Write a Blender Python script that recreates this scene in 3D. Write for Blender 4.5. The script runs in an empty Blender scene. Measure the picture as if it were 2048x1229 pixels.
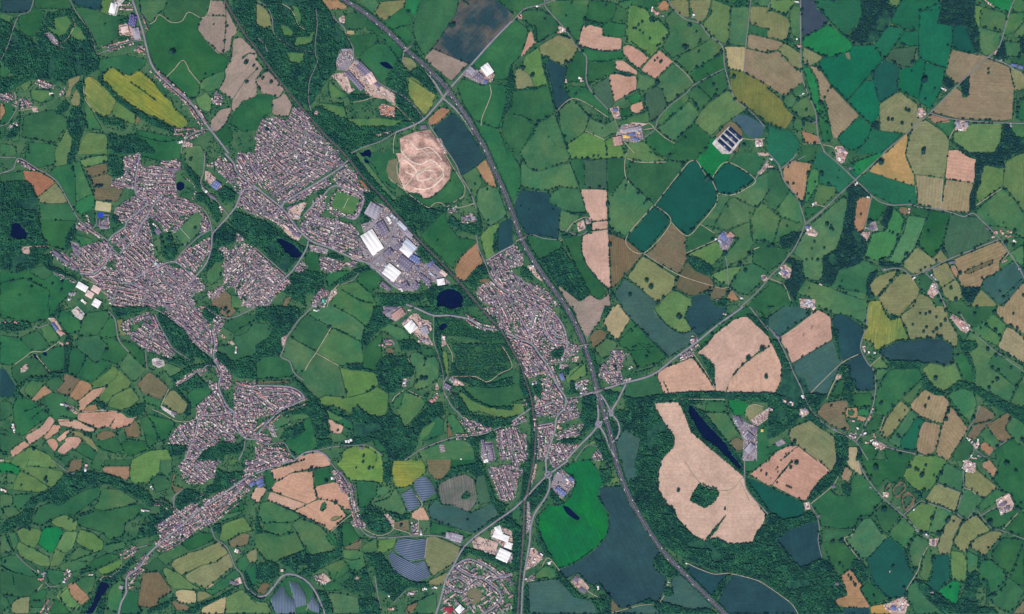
"""Aerial view of a market-town district: fields, woods, towns, motorway. Survey coordinates are photo tiles (512 x 307 pixels) in quarter pixels."""
DATA = """
@0 0
y V 370 225 390 215 480 260 450 290
y V 430 150 540 130 570 190 530 270 470 310 440 250
y V 560 240 620 200 660 260 700 330 620 330 570 300
y V 250 720 390 730 400 780 330 820 260 790
f B 10 0 260 0 255 60 200 105 10 105
f G 275 0 560 0 575 80 275 70
f B 570 0 820 0 800 60 770 85 600 40
f G 145 140 275 70 355 90 340 190 260 310 150 250
f M 0 110 110 130 95 190 0 150
f K 0 195 100 240 70 340 10 470 0 480
f K 120 250 300 380 290 540 250 580 160 610 110 590 30 500 50 430 110 320
f G 600 60 770 85 860 125 1010 130 940 200 950 290 860 370 780 400 740 280 670 170 620 110
f L 820 0 1060 0 1040 20 930 0 870 100 860 125 770 85 800 60
f M 1110 0 1345 0 1310 80 1260 120 1210 190 1130 130
f G 1345 0 1680 0 1680 60 1610 145 1510 100 1455 170 1370 180 1310 130 1310 80
f G 1270 120 1370 180 1455 170 1510 100 1610 145 1580 235 1640 320 1760 430 1850 490 1800 560 1620 640 1600 680 1510 560 1500 530 1460 485 1390 560 1330 620 1240 540 1190 420 1160 290 1210 190
f G 1330 620 1390 560 1460 485 1500 530 1510 560 1600 670 1590 760 1550 800 1400 700
f M 1600 680 1620 640 1800 570 1790 650 1750 720 1650 740 1610 720
f T 1690 5 1800 10 1810 130 1660 130
f T 1600 160 1650 130 1810 135 1790 430 1740 430 1640 320 1580 235
f T 1810 70 1905 250 1850 310 1840 400 1790 430 1810 200
f T 1870 310 1930 300 2048 420 2048 560 1960 650 1860 800 1750 720 1810 620 1800 560 1850 470
f T 2048 560 2048 770 1940 820 1870 900 1850 870 1860 800 1960 650
f T 1850 860 1840 920 1800 1000 1740 1065 1690 1040 1675 980 1760 880
f G 1940 820 2048 770 2048 1040 1950 1060 1840 1000 1870 900
f L 1560 800 1650 740 1700 800 1680 900 1600 880
f G 1720 1060 1800 1000 1850 1050 1860 1130 1800 1170 1730 1120
f G 790 480 1000 440 1180 480 1130 560 1040 610 880 540 830 600 780 540
f Y 820 600 880 535 1040 610 1110 560 1220 650 1300 760 1380 820 1380 860 1470 930 1510 990 1480 1030 1410 1030 1290 960 1110 890 940 770 820 660
f Y 680 630 720 610 780 650 920 780 930 810 880 920 840 940 750 900 680 780 670 700
f L 900 890 940 805 1060 880 1085 920 1080 1000 990 970 900 930
f K 540 640 640 590 640 640 580 700 560 780 510 790 550 690
f K 580 760 620 700 650 770 635 850 590 855 560 820
f L 160 700 180 650 245 640 250 680 200 745
f G 0 820 60 790 120 860 70 990 0 1000
f O 0 825 30 840 45 900 0 970
f G 190 930 420 880 540 950 540 1020 470 1150 170 1100
f M 670 850 700 820 760 940 820 1040 700 1040
f G 700 1060 860 1075 860 1228 610 1228 640 1150
f L 650 1120 700 1060 850 1080 870 1228 610 1228
f L 480 1080 535 1020 560 1090 580 1110 560 1228 435 1228
f G 220 1140 440 1160 430 1228 230 1228
f M 80 1060 160 1040 150 1130 90 1140
f M 0 1150 120 1170 130 1228 0 1228
f G 240 720 400 720 430 800 340 830 250 800
f G 1110 1040 1340 1090 1450 1120 1450 1228 900 1228 1000 1150
f G 1480 1180 1600 1160 1640 1228 1450 1228
f N 1090 910 1130 920 1120 985 1090 990
f G 0 500 80 560 60 610 0 640
f G 0 1000 40 1020 30 1100 0 1120
w 0 150 100 210 210 310 300 370 300 520 250 580 150 620 90 680 0 720 0 500 90 590 130 610 0 640
w 290 280 360 190 370 110 470 85 580 90 620 140 700 230 760 370 770 440 800 480 780 560 680 620 660 600 540 640 520 680 440 640 250 640 150 690 60 740 0 760 0 690 100 660 240 590 300 480 300 350
w 540 980 570 870 580 840 640 870 690 1000 640 1130 620 1228 560 1228 580 1110 545 1060
w 650 640 670 620 680 700 670 830 645 860 640 760 600 700 620 660
w 440 880 520 800 560 830 540 890 450 920
w 790 600 940 760 1060 850 1180 930 1290 980 1400 1040 1390 1070 1200 1000 1050 900 930 810 780 640
w 860 1060 960 1090 1100 1080 1220 1190 1240 1228 880 1228
w 940 170 1060 140 1040 200 950 220
w 1850 0 2048 0 2048 380 1960 220 1880 110
w 165 840 160 1030 130 1100 40 1110 100 1020 145 1010 150 840
w 760 900 800 930 990 970 1000 1040 900 1000 800 970
R a 1060 0 1140 240 1170 370 1210 510 1270 600 1380 700 1540 840 1630 970 1700 1060 1770 1150 1830 1228
R c 560 0 600 80 660 170 730 280 770 430 800 430 930 370 1080 330 1150 325
R c 270 0 240 90 190 110 150 130 110 220 70 350 20 460 0 500
R p 1200 195 1240 170 1275 120 1370 180 1455 170 1510 100 1610 145 1660 120 1690 0
R p 1330 620 1390 560 1460 485 1500 530 1510 560 1600 670
R b 1700 1040 1620 1040 1500 1100 1460 1160 1450 1228
R c 0 1010 60 990 130 880 150 830
R p 150 890 250 870 290 850
R c 350 270 400 310 450 360 520 390
R p 580 150 600 200 540 310 480 350
R p 670 690 680 790 760 900
q 1790 0 1870 130 1960 280 2048 390 2060 410
s 820 400 930 370 1080 330
s 1200 550 1380 700 1540 850 1640 990
s 1300 650 1480 800 1590 950 1650 1040
s 1640 1040 1520 1090 1480 1140
s 1390 1060 1560 1050
s 1120 130 1170 250
s 960 60 1070 60
s 1090 380 1180 430
z 0 1690 800 1720 740 1790 770 1770 850 1700 830
z 20 280 640 370 650 450 690 430 720 280 690
z 60 120 820 180 780 270 820 260 870 170 880 90 840
z 20 0 760 120 740 140 790 30 830 0 800
z 0 50 1030 130 970 150 1030 70 1040
z 0 700 560 750 520 780 540 720 590
z 50 480 730 520 700 510 760 470 810
z 0 20 650 120 660 60 690 20 690
y P 950 200 1020 190 1070 240 1130 250 1130 320 1050 320 1040 290 950 280
y W 890 40 940 0 1000 0 950 60 930 130 870 120
y U 350 270 400 260 450 310 470 350 440 370
y P 250 870 300 860 310 895 270 900
y P 1470 1130 1540 1150 1540 1180 1460 1175
b w 905 70 50 80 15
b w 925 30 40 60 15
b i 1050 160 30 90 10
b i 1075 175 30 90 10
b g 1095 270 50 90 -12
b p 1000 240 60 50 -10
b w 1440 1135 50 30 -10
b w 410 750 30 25 0
b r 1120 410 45 35 20
t 1380 420 20
t 840 200 9
t 230 380 10
t 800 75 14
t 1970 505 15
t 2030 530 10
t 1975 660 11
t 1640 600 8
t 1795 330 9
t 1805 185 9
t 1820 215 9
t 1805 70 8
t 1785 415 9
t 1710 200 6
n 1860 300 1850 360 1840 420
n 1940 470 1990 430 2040 440
n 1040 660 1130 720 1250 810
n 150 250 260 320
n 80 150 110 220
n 920 550 1000 610
n 1110 1090 1300 1140 1440 1120
@0 1
f R 180 140 310 145 420 210 450 240 330 330 300 350 260 260 200 210
f K 330 330 450 240 500 310 545 400 400 405 310 400 305 355
f G 200 0 440 0 440 90 300 120 200 60
f L 440 0 550 0 540 90 440 110
f G 440 110 575 80 600 200 610 460 540 380 500 300 380 170
f M 575 80 640 65 680 180 740 290 750 320 610 390 600 250
f V 610 390 750 320 760 400 740 450 650 490 610 470
f L 640 60 720 30 860 15 860 75 780 90 680 120
f N 680 120 780 90 860 85 860 160 720 200
f N 720 200 860 165 900 190 900 260 990 290 940 390 760 375 745 260
f G 310 410 550 405 610 510 620 545 320 530
f G 320 530 610 545 560 610 530 780 390 740 330 640
f G 0 170 180 150 190 220 30 240 0 240
f G 650 490 760 450 750 600 690 560
f G 0 940 100 960 340 900 400 930 620 1040 530 1160 450 1228 0 1228
f M 0 1040 200 1000 400 1100 380 1228 0 1228
f G 230 950 330 870 400 930 420 970 350 1020
f M 590 650 680 670 740 690 730 740 680 760 620 700
f G 240 760 310 760 320 810 240 810
f M 1200 740 1250 760 1270 820 1240 830 1210 790
f M 1380 630 1440 595 1560 470 1610 480 1620 540 1590 640 1470 750 1430 700
f M 1650 960 1720 870 1780 850 1760 1000 1690 1060 1650 1010
f M 1480 0 1650 0 1640 140 1620 230 1500 100 1480 60
f G 1130 0 1440 0 1440 60 1280 60 1130 30
f G 1280 640 1360 640 1400 750 1360 850 1300 830
f N 1700 1228 1680 1160 1800 1090 1850 1140 1850 1228
f M 1850 1140 1960 1150 1940 1228 1850 1228
w 0 240 60 230 200 220 250 250 300 360 310 520 340 680 390 760 320 830 300 900 140 960 0 930
w 860 20 980 30 990 180 900 190 870 90
w 530 90 545 0 600 0 595 70
w 1700 380 1740 400 1780 500 1740 560 1700 520
w 1720 600 1800 560 1890 620 1890 700 1800 740 1720 760 1700 680
w 1860 470 1940 480 2048 530 2048 740 1950 640 1850 560
w 1570 320 1650 330 1700 420 1740 560 1710 520 1640 400 1570 380
w 1730 310 1800 260 1880 320 1870 390 1780 400
w 1190 520 1220 530 1250 620 1230 660 1200 600
w 1300 790 1350 720 1440 740 1390 850 1330 860
w 1330 640 1350 640 1380 700 1360 720
z 45 1000 540 1130 430 1240 400 1400 440 1480 470 1380 590 1330 630 1270 560 1190 510 1160 580 1000 600
t 1300 720 12
t 1320 760 11
t 1340 690 12
t 1290 680 10
w 1460 60 1600 200 1620 260 1580 270 1480 140
w 320 820 420 800 420 900 560 970 640 1020 400 940 320 880
w 1700 760 1780 800 1790 860 1720 880 1640 960 1660 880
w 520 700 560 600 600 570 620 640 560 680 580 750 520 780
w 880 490 940 500 970 560 940 590
w 1980 560 2048 620 2048 760 1900 640 1820 540
l 100 560 150 555 180 590 225 640 215 680 150 695 85 665 85 640 95 600
l 1410 240 1440 225 1475 240 1475 280 1440 305 1410 285
R b 0 165 70 140 110 120 130 60 150 40 200 60 300 125 370 160 460 230 530 350 590 460 640 540 740 610 850 690 900 760 960 820 1030 920 1110 980
R c 0 30 130 35
R a 1800 0 1870 80 1890 140 1960 210 2048 290
R b 2048 290 1960 290 1920 340 1890 420 1830 500 1740 600 1700 650 1690 760 1650 880 1560 990 1440 1130 1380 1190 1250 1180
R b 1120 0 1100 120 1085 210 1090 330 1180 390 1130 450 1020 540 1000 590 900 660 870 700
R b 1310 330 1240 400 1180 500 1130 570 1080 680 960 800
R b 1550 400 1630 450 1680 540 1700 650
R b 1400 870 1470 780 1600 660 1690 610
R b 640 960 760 960 860 860 880 780 900 740
R c 600 1080 660 1000 650 960
R p 660 1000 770 1050 810 1100 870 1130
R b 1060 1010 1180 950 1240 920 1400 870 1550 1000
R b 1180 1110 1060 1050 980 1030
R b 1180 1110 1280 1180
R b 1640 0 1630 150 1610 250 1750 400 1830 500
R c 740 600 770 570 770 510
R p 390 745 300 745 160 750
z 10 990 30 1120 0 1130 110 1440 80 1400 200 1420 330 1560 400 1620 450 1560 430 1370 570 1300 540 1200 490 1130 430 980 560 910 480 920 430 1090 330 1080 290 890 260 890 200 990 190
z 30 1280 60 1440 60 1450 130 1300 110
z 45 880 690 1000 580 1200 560 1220 680 1240 830 1300 880 1560 960 1550 1010 1440 1130 1180 950 1000 1020 900 880 1000 800
z 40 560 800 720 720 850 700 960 830 860 880 760 980 660 960 600 880
z 15 660 960 820 900 1000 950 1080 1000 1180 940 1260 920 1500 1100 1520 1228 900 1228 840 1130 750 1030
z 50 1260 900 1560 980 1560 1228 1180 1228 1100 1050
z 35 1390 860 1480 780 1690 660 1680 780 1560 960 1440 880
z 30 1580 980 1640 1050 1650 1090 1560 1120 1540 1040
z -50 1700 1180 1650 1120 1780 1060 1800 960 1780 900 1800 860 1740 770 1760 720 1860 780 1900 700 2048 750 2048 1228 1950 1228 1850 1060
z 50 1650 100 1760 40 1870 100 1960 220 2048 310 2048 500 1900 430 1920 330 1820 220 1720 120
z 50 1900 0 2048 0 2048 260 1960 200 1890 120
z 50 1480 180 1560 260 1560 360 1540 400 1560 280
z 40 1380 590 1560 430 1630 480 1690 600 1600 640 1620 500 1560 470 1440 590 1400 640
z 40 420 930 470 930 620 1030 590 1040 430 970
z 0 140 60 190 70 290 140 180 110
z 30 400 790 460 770 640 880 600 940 480 880
z 0 580 590 640 560 740 610 850 700 740 650 600 600
z 0 660 500 700 480 740 600 690 560
z 20 1840 540 1900 520 1940 630 1980 690 1900 720
y S 770 380 890 400 885 470 760 455
y X 785 475 830 475 825 515 780 510
y P 1640 140 1680 150 1780 260 1750 300 1640 220
y U 790 560 870 510 880 600 800 610
y P 160 760 240 740 240 810 190 800
y U 560 700 620 720 680 790 600 820
b w 660 1070 90 50 30
b w 580 1125 50 40 30
b w 555 1165 30 30 30
b w 670 1190 50 35 40
b p 720 1130 60 50 30
b w 775 1200 60 60 30
b p 770 1090 70 50 30
b d 455 800 80 20 35
b d 520 860 80 20 35
b d 470 830 80 18 35
b d 595 920 70 18 30
b d 855 495 50 14 8
b d 845 540 12 60 5
b d 800 550 12 50 5
b d 825 585 90 14 8
b d 600 760 60 20 40
b d 620 800 50 25 40
b w 1245 580 60 20 50
b w 1640 290 60 25 40
b d 1700 350 70 20 35
b w 1805 45 40 20 55
b w 1890 200 90 8 -70
b w 1770 450 20 60 -15
b d 1265 625 50 40 50
b l 1250 880 80 30 40
b u 1730 255 60 60 35
m 1440 595 1520 685
m 1440 595 1385 640
m 1520 700 1465 745
m 670 755 720 725
t 245 1015 10
t 250 1070 10
t 420 1045 9
t 495 1030 11
t 490 1095 10
t 155 1135 6
t 580 125 12
t 830 75 10
t 830 155 8
t 715 195 10
t 765 265 12
t 790 265 12
t 810 262 12
t 700 110 7
t 1525 50 12
t 1560 600 10
t 1390 760 14
t 1370 700 12
n 330 330 440 240
n 640 70 680 180 720 270 750 350
@0 2
f G 0 0 390 0 400 80 370 100 250 130 0 90
f G 390 0 480 0 450 60 400 80
f G 480 20 560 60 650 120 640 200 540 220 460 110
f G 700 50 860 30 880 80 780 230 620 240 660 110
f G 880 80 920 100 940 240 850 260 780 230
f K 930 100 990 100 960 170 1020 230 960 240
f G 150 250 300 190 390 300 370 340 260 360
f M 320 170 400 140 470 240 470 270 380 290
f G 0 230 150 250 260 360 200 410 90 470 0 460
f G 600 270 700 240 780 230 870 320 840 350 770 460 600 320
f G 780 230 900 250 1000 320 1030 360 950 470 810 420 840 350 870 320
f G 560 350 600 320 690 410 620 550 540 540
f G 690 410 770 460 810 420 900 470 860 520 730 610 640 570 620 550
f G 960 280 1070 290 1150 370 1170 500 1100 440 1030 360
f M 940 460 1030 360 1170 500 1120 560 1060 605 950 480
f L 730 615 860 520 900 470 950 500 930 560 840 640 740 655
f L 950 500 1050 605 1040 640 900 710 850 790 780 740 840 640 930 560
f L 1050 645 1120 740 1050 800 970 830 860 800 900 710
f G 300 360 380 340 520 310 510 510 390 520 330 430
f G 90 480 200 410 290 410 390 520 370 560 240 560 150 640 100 560
f N 510 530 640 580 630 600 550 720 440 675 510 610
f O 640 585 720 615 740 660 620 760 550 720
f P2 840 640 830 680 700 790 650 850 630 840 625 760 740 665
f O 660 840 690 790 760 760 790 830 730 845
f G 370 590 480 560 500 600 420 680 360 630
f M 210 620 250 590 350 600 350 625 250 745 190 680
f O 355 625 420 685 330 730 280 765 250 745
f G 150 700 240 750 280 770 400 870 370 900 300 940 180 1040 120 1010 100 800
f G 350 730 420 685 550 720 520 780 620 850 600 910 450 920 400 870
f P2 400 870 440 910 390 1000 240 1110 195 1060 240 990 330 960
f P2 195 1070 240 1110 130 1190 90 1205 80 1150
f P2 430 940 490 950 470 1000 380 1060 345 1055
f P2 460 895 620 910 780 990 740 1005 480 950
f P2 470 1040 550 975 560 990 520 1060 480 1085 450 1060
f P2 370 1070 430 1050 470 1100 440 1160 400 1120
f P2 455 1160 540 1040 630 1040 660 1080 600 1140 580 1130 515 1185
f P2 625 850 900 835 960 850 1020 890 1085 890 1040 950 900 985 870 960 790 975 620 900
f K 560 985 640 1000 740 1060 790 1160 770 1165 690 1090 650 1040 570 1030
f N 760 1040 830 990 920 1000 930 1040 860 1060 800 1080
f N 990 980 1090 910 1110 960 1130 1010 1100 1050 1010 1040
f G 760 1080 930 1040 1010 1180 800 1150
f G 960 1080 1150 1070 1180 1150 1040 1200 1000 1160
f G 1120 900 1180 870 1260 1040 1250 1100 1190 1130 1150 1000
f G 1180 860 1380 910 1400 940 1340 1050 1290 1090 1230 940
f G 660 1100 720 1110 790 1165 740 1228 600 1150
f L 1040 1228 1200 1150 1340 1140 1380 1228
f L 250 1120 400 1190 420 1228 90 1228 130 1190
f G 0 980 130 1020 190 1070 80 1140 90 1190 0 1180
f G 0 760 80 760 110 860 0 920
f N 1095 620 1190 520 1260 560 1350 650 1290 750 1140 690
f K 1300 770 1360 670 1400 670 1510 780 1470 850 1420 860 1330 800
f M 1290 490 1330 445 1460 500 1380 580
f G 1140 700 1290 760 1280 810 1160 770
f G 1490 700 1640 600 1700 680 1540 820
f G 1700 330 1860 300 1880 200 2048 100 2048 420 1900 470 1780 440
f G 1820 120 1930 60 2048 70 1980 200 1900 240 1850 200 1780 160
f M 1060 130 1120 150 1110 190 1060 220
f N 1780 0 1850 0 1900 30 1830 90 1750 50
w 510 310 580 320 540 440 540 540 510 500
w 530 210 590 270 560 330 510 290
w 240 560 400 560 370 520 470 530 520 530 510 560 300 590 220 590 150 680 190 740 100 730 130 640
w 1370 560 1500 480 1600 460 1700 440 1740 480 1550 500 1400 600 1420 660 1530 790 1520 880 1470 860 1500 780 1390 660
w 1720 360 1800 380 1850 440 2048 380 2048 580 1900 570 1800 480 1740 420
w 1640 0 1720 0 1750 60 1670 130 1620 60
w 1270 50 1320 40 1450 160 1560 310 1700 430 1690 450 1540 400 1440 360 1320 230 1250 110
w 1200 360 1360 420 1540 400 1560 440 1460 480 1330 430
w 1290 0 880 0 930 80 1100 50 1180 20
w 1340 1100 1440 1100 1500 1120 1470 1180 1370 1200
w 1560 1228 1650 1140 1780 1080 1900 1100 1960 1060 1950 1150 1800 1190 1780 1228
w 1000 860 1040 800 1160 770 1160 840 1100 900 1040 880
w 660 1000 740 1010 730 1050 670 1030
w 690 790 760 750 860 800 830 840 780 780
w 420 60 480 0 500 0 480 60 420 100 380 90
w 0 130 230 120 260 170 140 200 0 190
w 1680 640 1570 540 1400 650 1440 680
f -B 0 490 40 500 130 640 160 680 110 720 0 720
l 335 365 370 360 380 395 350 390
l 260 380 285 375 305 410 285 420
R b 870 40 920 100 940 220 960 280 1030 360
R c 270 180 290 150 300 170 390 140
R p 480 275 400 330 350 360 260 360 190 410 120 460
R p 290 390 400 520
R p 610 860 640 840 700 840 800 830 920 835 980 860 1020 890 1095 885
R p 570 790 640 840
R p 1220 820 1310 860 1400 910 1500 920 1560 900
R p 1285 800 1350 660
R b 1640 0 1720 60 1850 90 2048 0
R b 1200 0 1300 50 1460 170 1600 330 1700 400
R b 1700 180 1720 300 1710 400 1750 490 1770 540 1750 640 1820 800 1880 840
R b 1750 490 1660 470 1590 540
R b 1880 840 1870 900 1900 980 1960 1050 2048 1060
R b 1880 840 1700 870 1600 880 1560 1020 1480 1228
R b 1960 1060 1950 1140 1910 1228
R b 1240 60 1290 170 1340 260 1380 330 1480 400 1520 430
R c 1270 170 1190 290 1170 340 1170 440 1180 500
R c 1190 290 1080 230 1010 130 1200 50
z 40 1300 60 1360 60 1560 300 1540 350 1440 330 1350 240 1290 150
z 45 1300 0 1640 0 1640 60 1700 220 1700 400 1660 380 1560 300 1420 130 1330 50
z -35 960 150 1010 110 1180 40 1230 60 1220 90 1080 130 1030 170 1060 220 1020 230
z 30 1130 150 1230 60 1290 190 1350 290 1400 380 1370 410 1180 350 1040 260 1060 220
z -35 1600 470 1660 470 1650 520 1440 660 1400 620 1500 530
z 45 1660 580 1740 620 1800 760 1880 840 1980 1050 1880 1000 1780 1000 1740 1110 1620 1150 1580 1228 1470 1228 1500 1100 1340 1110 1330 1080 1440 940 1560 910 1580 790 1700 680 1640 600
z 10 1880 600 2048 590 2048 1060 1960 1020 1880 900 1870 760
z 30 1690 60 1780 80 1800 130 1740 240 1740 340 1720 380 1710 180
z 0 1700 400 1760 420 1840 500 1860 600 1830 660 1780 660 1740 540 1720 470
z 0 880 0 1130 0 1120 30 920 60 880 20
z 10 0 120 130 110 130 150 0 150
z 0 1780 1000 1880 1000 1890 1080 1800 1090
y W 570 30 620 10 680 60 650 110 600 80
y P 380 90 440 90 510 210 490 240 450 200 420 130
y W 1215 420 1250 405 1310 430 1320 470 1270 490 1220 465
y U 1240 440 1290 430 1310 460 1270 480
y P 170 490 210 455 230 490 200 520 165 530
y P 490 780 560 790 620 850 600 860 540 800
y W 1290 790 1380 840 1400 890 1290 815
y P 1760 230 1780 220 1805 245 1790 255
y P 1820 280 1850 270 1880 300 1860 310
y P 470 290 490 280 510 305 500 315
b u 440 160 20 70 -35
b r 490 210 40 40 30
b w 630 40 50 40 20
b d 1395 850 40 22 20
b w 515 780 50 30 10
b w 110 960 50 25 60
b w 115 995 30 20 60
b r 130 125 25 20 50
b w 1890 345 20 60 0
b r 540 290 24 20 0
b w 820 825 24 20 0
t 553 668 8
t 545 820 13
t 855 640 10
t 270 1140 12
t 585 1025 9
t 570 970 8
t 710 950 9
t 850 345 12
t 520 715 8
t 950 845 10
t 1800 20 14
t 1825 50 12
t 645 840 9
n 200 840 360 780
n 240 910 380 790
n 880 960 920 890
n 1100 930 1130 970
n 1150 1000 1180 1130 1200 1140
n 900 1000 940 1030
n 780 1120 900 1170 1000 1150
n 1000 1060 1090 1070
n 1170 870 1240 960 1260 1050
n 220 1020 330 960
n 480 880 620 900
n 760 590 850 500
n 0 1160 60 1170
n 0 1020 60 1030
n 60 90 110 100
n 520 1080 440 1160
@0 3
f L 0 0 230 0 200 70 150 60 60 20 0 20
f V 0 20 100 20 170 70 140 120 60 90 0 110
f M 40 180 60 100 140 120 110 190
f M 30 240 40 190 110 190 100 240
f L 230 0 420 0 470 60 360 60 200 40
f L 170 80 200 50 360 60 500 90 510 110 440 200 400 220 280 140
f L 160 90 280 140 390 220 340 260 100 240 110 190
f N 530 100 570 0 660 0 650 80 560 100
f M 740 0 820 0 800 90 720 60
f G 830 0 1060 0 1040 50 830 45
f O 820 55 1040 45 1035 130 1010 160 960 140 820 90
f L 1060 0 1280 0 1280 90 1180 180 1080 190 1040 160 1040 50
f M 1280 0 1370 0 1380 100 1330 130 1270 80
f M 0 270 100 280 100 370 0 380
f M 20 380 120 370 165 430 80 470 30 440
f G 110 280 270 270 200 370 160 400 110 360
f G 250 500 300 380 400 340 500 360 560 300 700 230 800 210 800 290 600 440 540 430 390 490 330 530
f M 740 390 810 290 810 220 960 240 1110 330 1000 360 860 410
f G 620 440 740 400 860 410 1110 350 1150 360 1080 470 1000 500 990 600 870 640 820 580 620 520
f L 400 510 450 450 530 440 620 490 610 560 560 575 490 540
f M 60 590 120 570 150 650 110 720
f L 130 560 210 530 330 560 320 640 270 710 170 660
f V 300 660 350 540 450 530 510 570 440 710 400 750
f L 450 710 520 570 620 570 590 700 520 750
f L 610 660 640 550 740 580 830 650 820 720 760 740
f L 130 700 150 650 270 710 400 780 400 860 300 840 160 770
f M 0 600 40 610 100 730 0 750
f L 400 850 440 710 540 750 470 850
f M 550 780 620 690 770 750 730 820 590 800
f M 460 860 560 790 700 830 680 880 560 900 500 890
f G 0 780 140 760 240 850 310 930 230 930 100 890 20 850
f G 0 880 120 900 310 950 340 1000 240 1090 130 1090 0 1070
f G 160 770 290 850 300 890 240 850
f G 370 870 500 890 520 930 470 1000 430 1000 380 960
f G 840 680 1000 650 1000 700 870 750 820 720
f G 740 800 860 750 970 760 960 780 760 880 640 900
f L 780 880 970 790 970 850 880 910 820 920
f M 470 1080 560 1000 680 930 770 930 740 1040 620 1160 560 1228
f O 540 1000 590 970 720 1100 650 1160 570 1090
f L 440 1090 540 1000 560 1080 640 1160 620 1210 500 1150
f K 80 1170 130 1110 240 1090 230 1228 100 1228
f G 240 1100 340 1030 380 1040 350 1120 240 1130
f G 240 1140 350 1130 340 1180 240 1180
f M 240 1180 340 1180 330 1228 240 1228
f G 400 1228 430 1110 500 1150 580 1228
f G 0 1070 60 1110 80 1170 20 1210 0 1200
f M 960 960 1000 970 970 1130 950 1228 850 1190 860 1080 900 1000
f G 1020 1040 1110 1070 1100 1150 1140 1228 960 1228 980 1130
f N 1140 900 1270 890 1380 1050 1270 1110 1260 1160 1190 1185 1105 1160
f L 1310 850 1440 910 1520 980 1620 1040 1400 1030 1350 990 1300 890
f K 1360 840 1440 760 1600 720 1750 650 1830 740 1720 820 1620 840 1450 920
f K 1480 920 1620 840 1720 820 1830 740 1870 850 1640 1030 1500 960
f P2 1640 1030 1700 980 1730 1010 1700 1040
f G 1630 1040 1740 980 1890 870 1930 930 1800 1030 1700 1080
f S 1400 1050 1460 1035 1570 1050 1570 1140 1510 1150 1420 1140
f N 1370 1130 1400 1120 1560 1190 1510 1205 1410 1200
f K 1580 1050 1640 1050 1700 1090 1580 1140
f S 1620 1180 1700 1110 1810 1090 1800 1228 1600 1228
f L 1810 1090 1940 1030 2048 1150 2048 1228 1800 1228
f G 1440 660 1600 580 1710 590 1710 640 1510 730
f M 1250 770 1440 670 1500 740 1390 790 1330 850
f G 1150 880 1240 780 1340 850 1280 890
f L 1750 640 1780 510 1950 450 2020 560 1920 590 1820 650
f M 1750 480 1800 400 1900 370 1940 430 1820 480
f N 1830 650 1920 590 2000 590 1980 680 1850 700
f K 1960 750 2048 700 2048 810 2000 830
f G 1890 800 1960 760 2000 830 1960 900 1900 880
f G 1950 900 2048 820 2048 1000 1980 990
f P2 2000 290 2048 210 2048 340
f N 1380 120 1410 100 1380 200 1480 230 1400 270 1370 220
f N 1510 260 1550 240 1570 260 1520 280
f G 1740 350 1830 300 1920 310 1960 400 1780 440 1700 480
f M 1820 0 1900 0 1890 30 1830 50
f G 1190 140 1290 110 1370 180 1360 230 1250 260
f G 1090 600 1180 560 1260 590 1100 640
w 0 530 60 470 170 430 240 310 370 250 450 200 510 120 560 100 640 90 720 80 810 100 960 140 1020 180 1100 200 1190 260 1220 300 1230 370 1120 320 1030 270 960 230 850 190 720 210 560 290 500 350 460 370 400 320 310 340 280 380 250 480 240 560 150 530 60 570 0 590
w 1180 330 1300 300 1400 380 1370 440 1290 490 1240 540 1260 600 1100 600 1120 530 1200 500 1180 440 1280 430 1280 360
w 1390 340 1450 240 1530 230 1640 300 1600 340 1520 330 1460 380 1430 400
w 1700 200 1740 60 1800 100 1940 90 1950 140 1850 200 1820 240 1640 280 1650 210
w 1660 540 1760 500 1770 590 1690 560
w 640 1228 660 1170 750 1080 780 970 800 940 870 900 970 870 1060 780 1080 800 1010 900 900 990 850 1050 840 1150 830 1228 760 1228 800 1100 860 1010 870 980 800 960 760 1100 690 1228
w 1450 1228 1520 1180 1700 1120 1840 1040 1880 1000 1900 1020 1820 1080 1720 1130 1620 1180 1560 1228
w 1960 880 2048 1060 2048 1130 1960 1050 1940 960
w 1180 1228 1190 1190 1270 1160 1350 1130 1370 1100 1390 1120 1320 1190 1200 1228
w 640 870 720 860 700 890 650 920
l 805 965 875 990 860 1030 810 1100 770 1180 740 1228 680 1228 740 1150 770 1060
R c 420 0 500 60 560 105 600 100
R b 1400 280 1390 360 1400 400 1480 470
R a 2000 120 1900 190 1840 230 1700 330 1590 400 1480 500 1370 590 1240 700 1180 760 1120 850 1020 930 1010 1000 1010 1060 970 1140 950 1228
R b 1590 400 1650 490 1690 540 1720 620 1810 690 1850 770 1880 850 1940 920 1970 1010 2048 1080
R c 130 750 220 840 290 890
R p 340 990 300 1040
R c 360 970 400 1010 470 1000
R c 970 770 970 860 900 920
R c 980 760 1100 700 1180 680
R p 800 960 830 930 900 930
R b 1470 230 1400 280 1380 320
s 1850 190 2000 120
s 1820 240 1660 390 1600 400 1450 520 1250 690
s 1640 480 1780 350 1890 270
s 1690 490 1920 310
s 1640 290 1560 340 1480 440
s 1500 550 1640 480
s 1260 640 1290 710 1420 650 1530 570
s 1270 590 1380 520 1480 460
s 1260 540 1370 470 1420 400
s 1400 400 1480 470
s 970 770 1070 740
s 1000 760 1100 700
s 1020 930 1120 850 1180 760 1220 780
s 1040 960 1090 900 1150 850
s 1030 1000 1080 990
s 1240 340 1320 350 1370 400
s 510 970 560 880
s 340 1228 420 1110
z 30 1420 40 1470 0 1560 0 1600 0 1800 0 1730 40 1720 140 1610 190 1480 190 1520 140 1430 150 1460 100
z -35 1600 380 1680 290 1820 240 1840 190 1980 130 2048 150 1990 250 1900 310 1760 440 1660 520 1530 600 1330 710 1240 690 1300 600 1250 540 1290 490 1400 420 1540 340
z 0 1960 0 2048 0 2048 140 1960 110
y P 1530 540 1560 520 1590 540 1560 570
y P 1840 990 1900 940 1940 960 1900 1000
b u 2020 190 50 25 -30
b w 310 885 20 18 30
b w 730 915 40 15 -5
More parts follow.
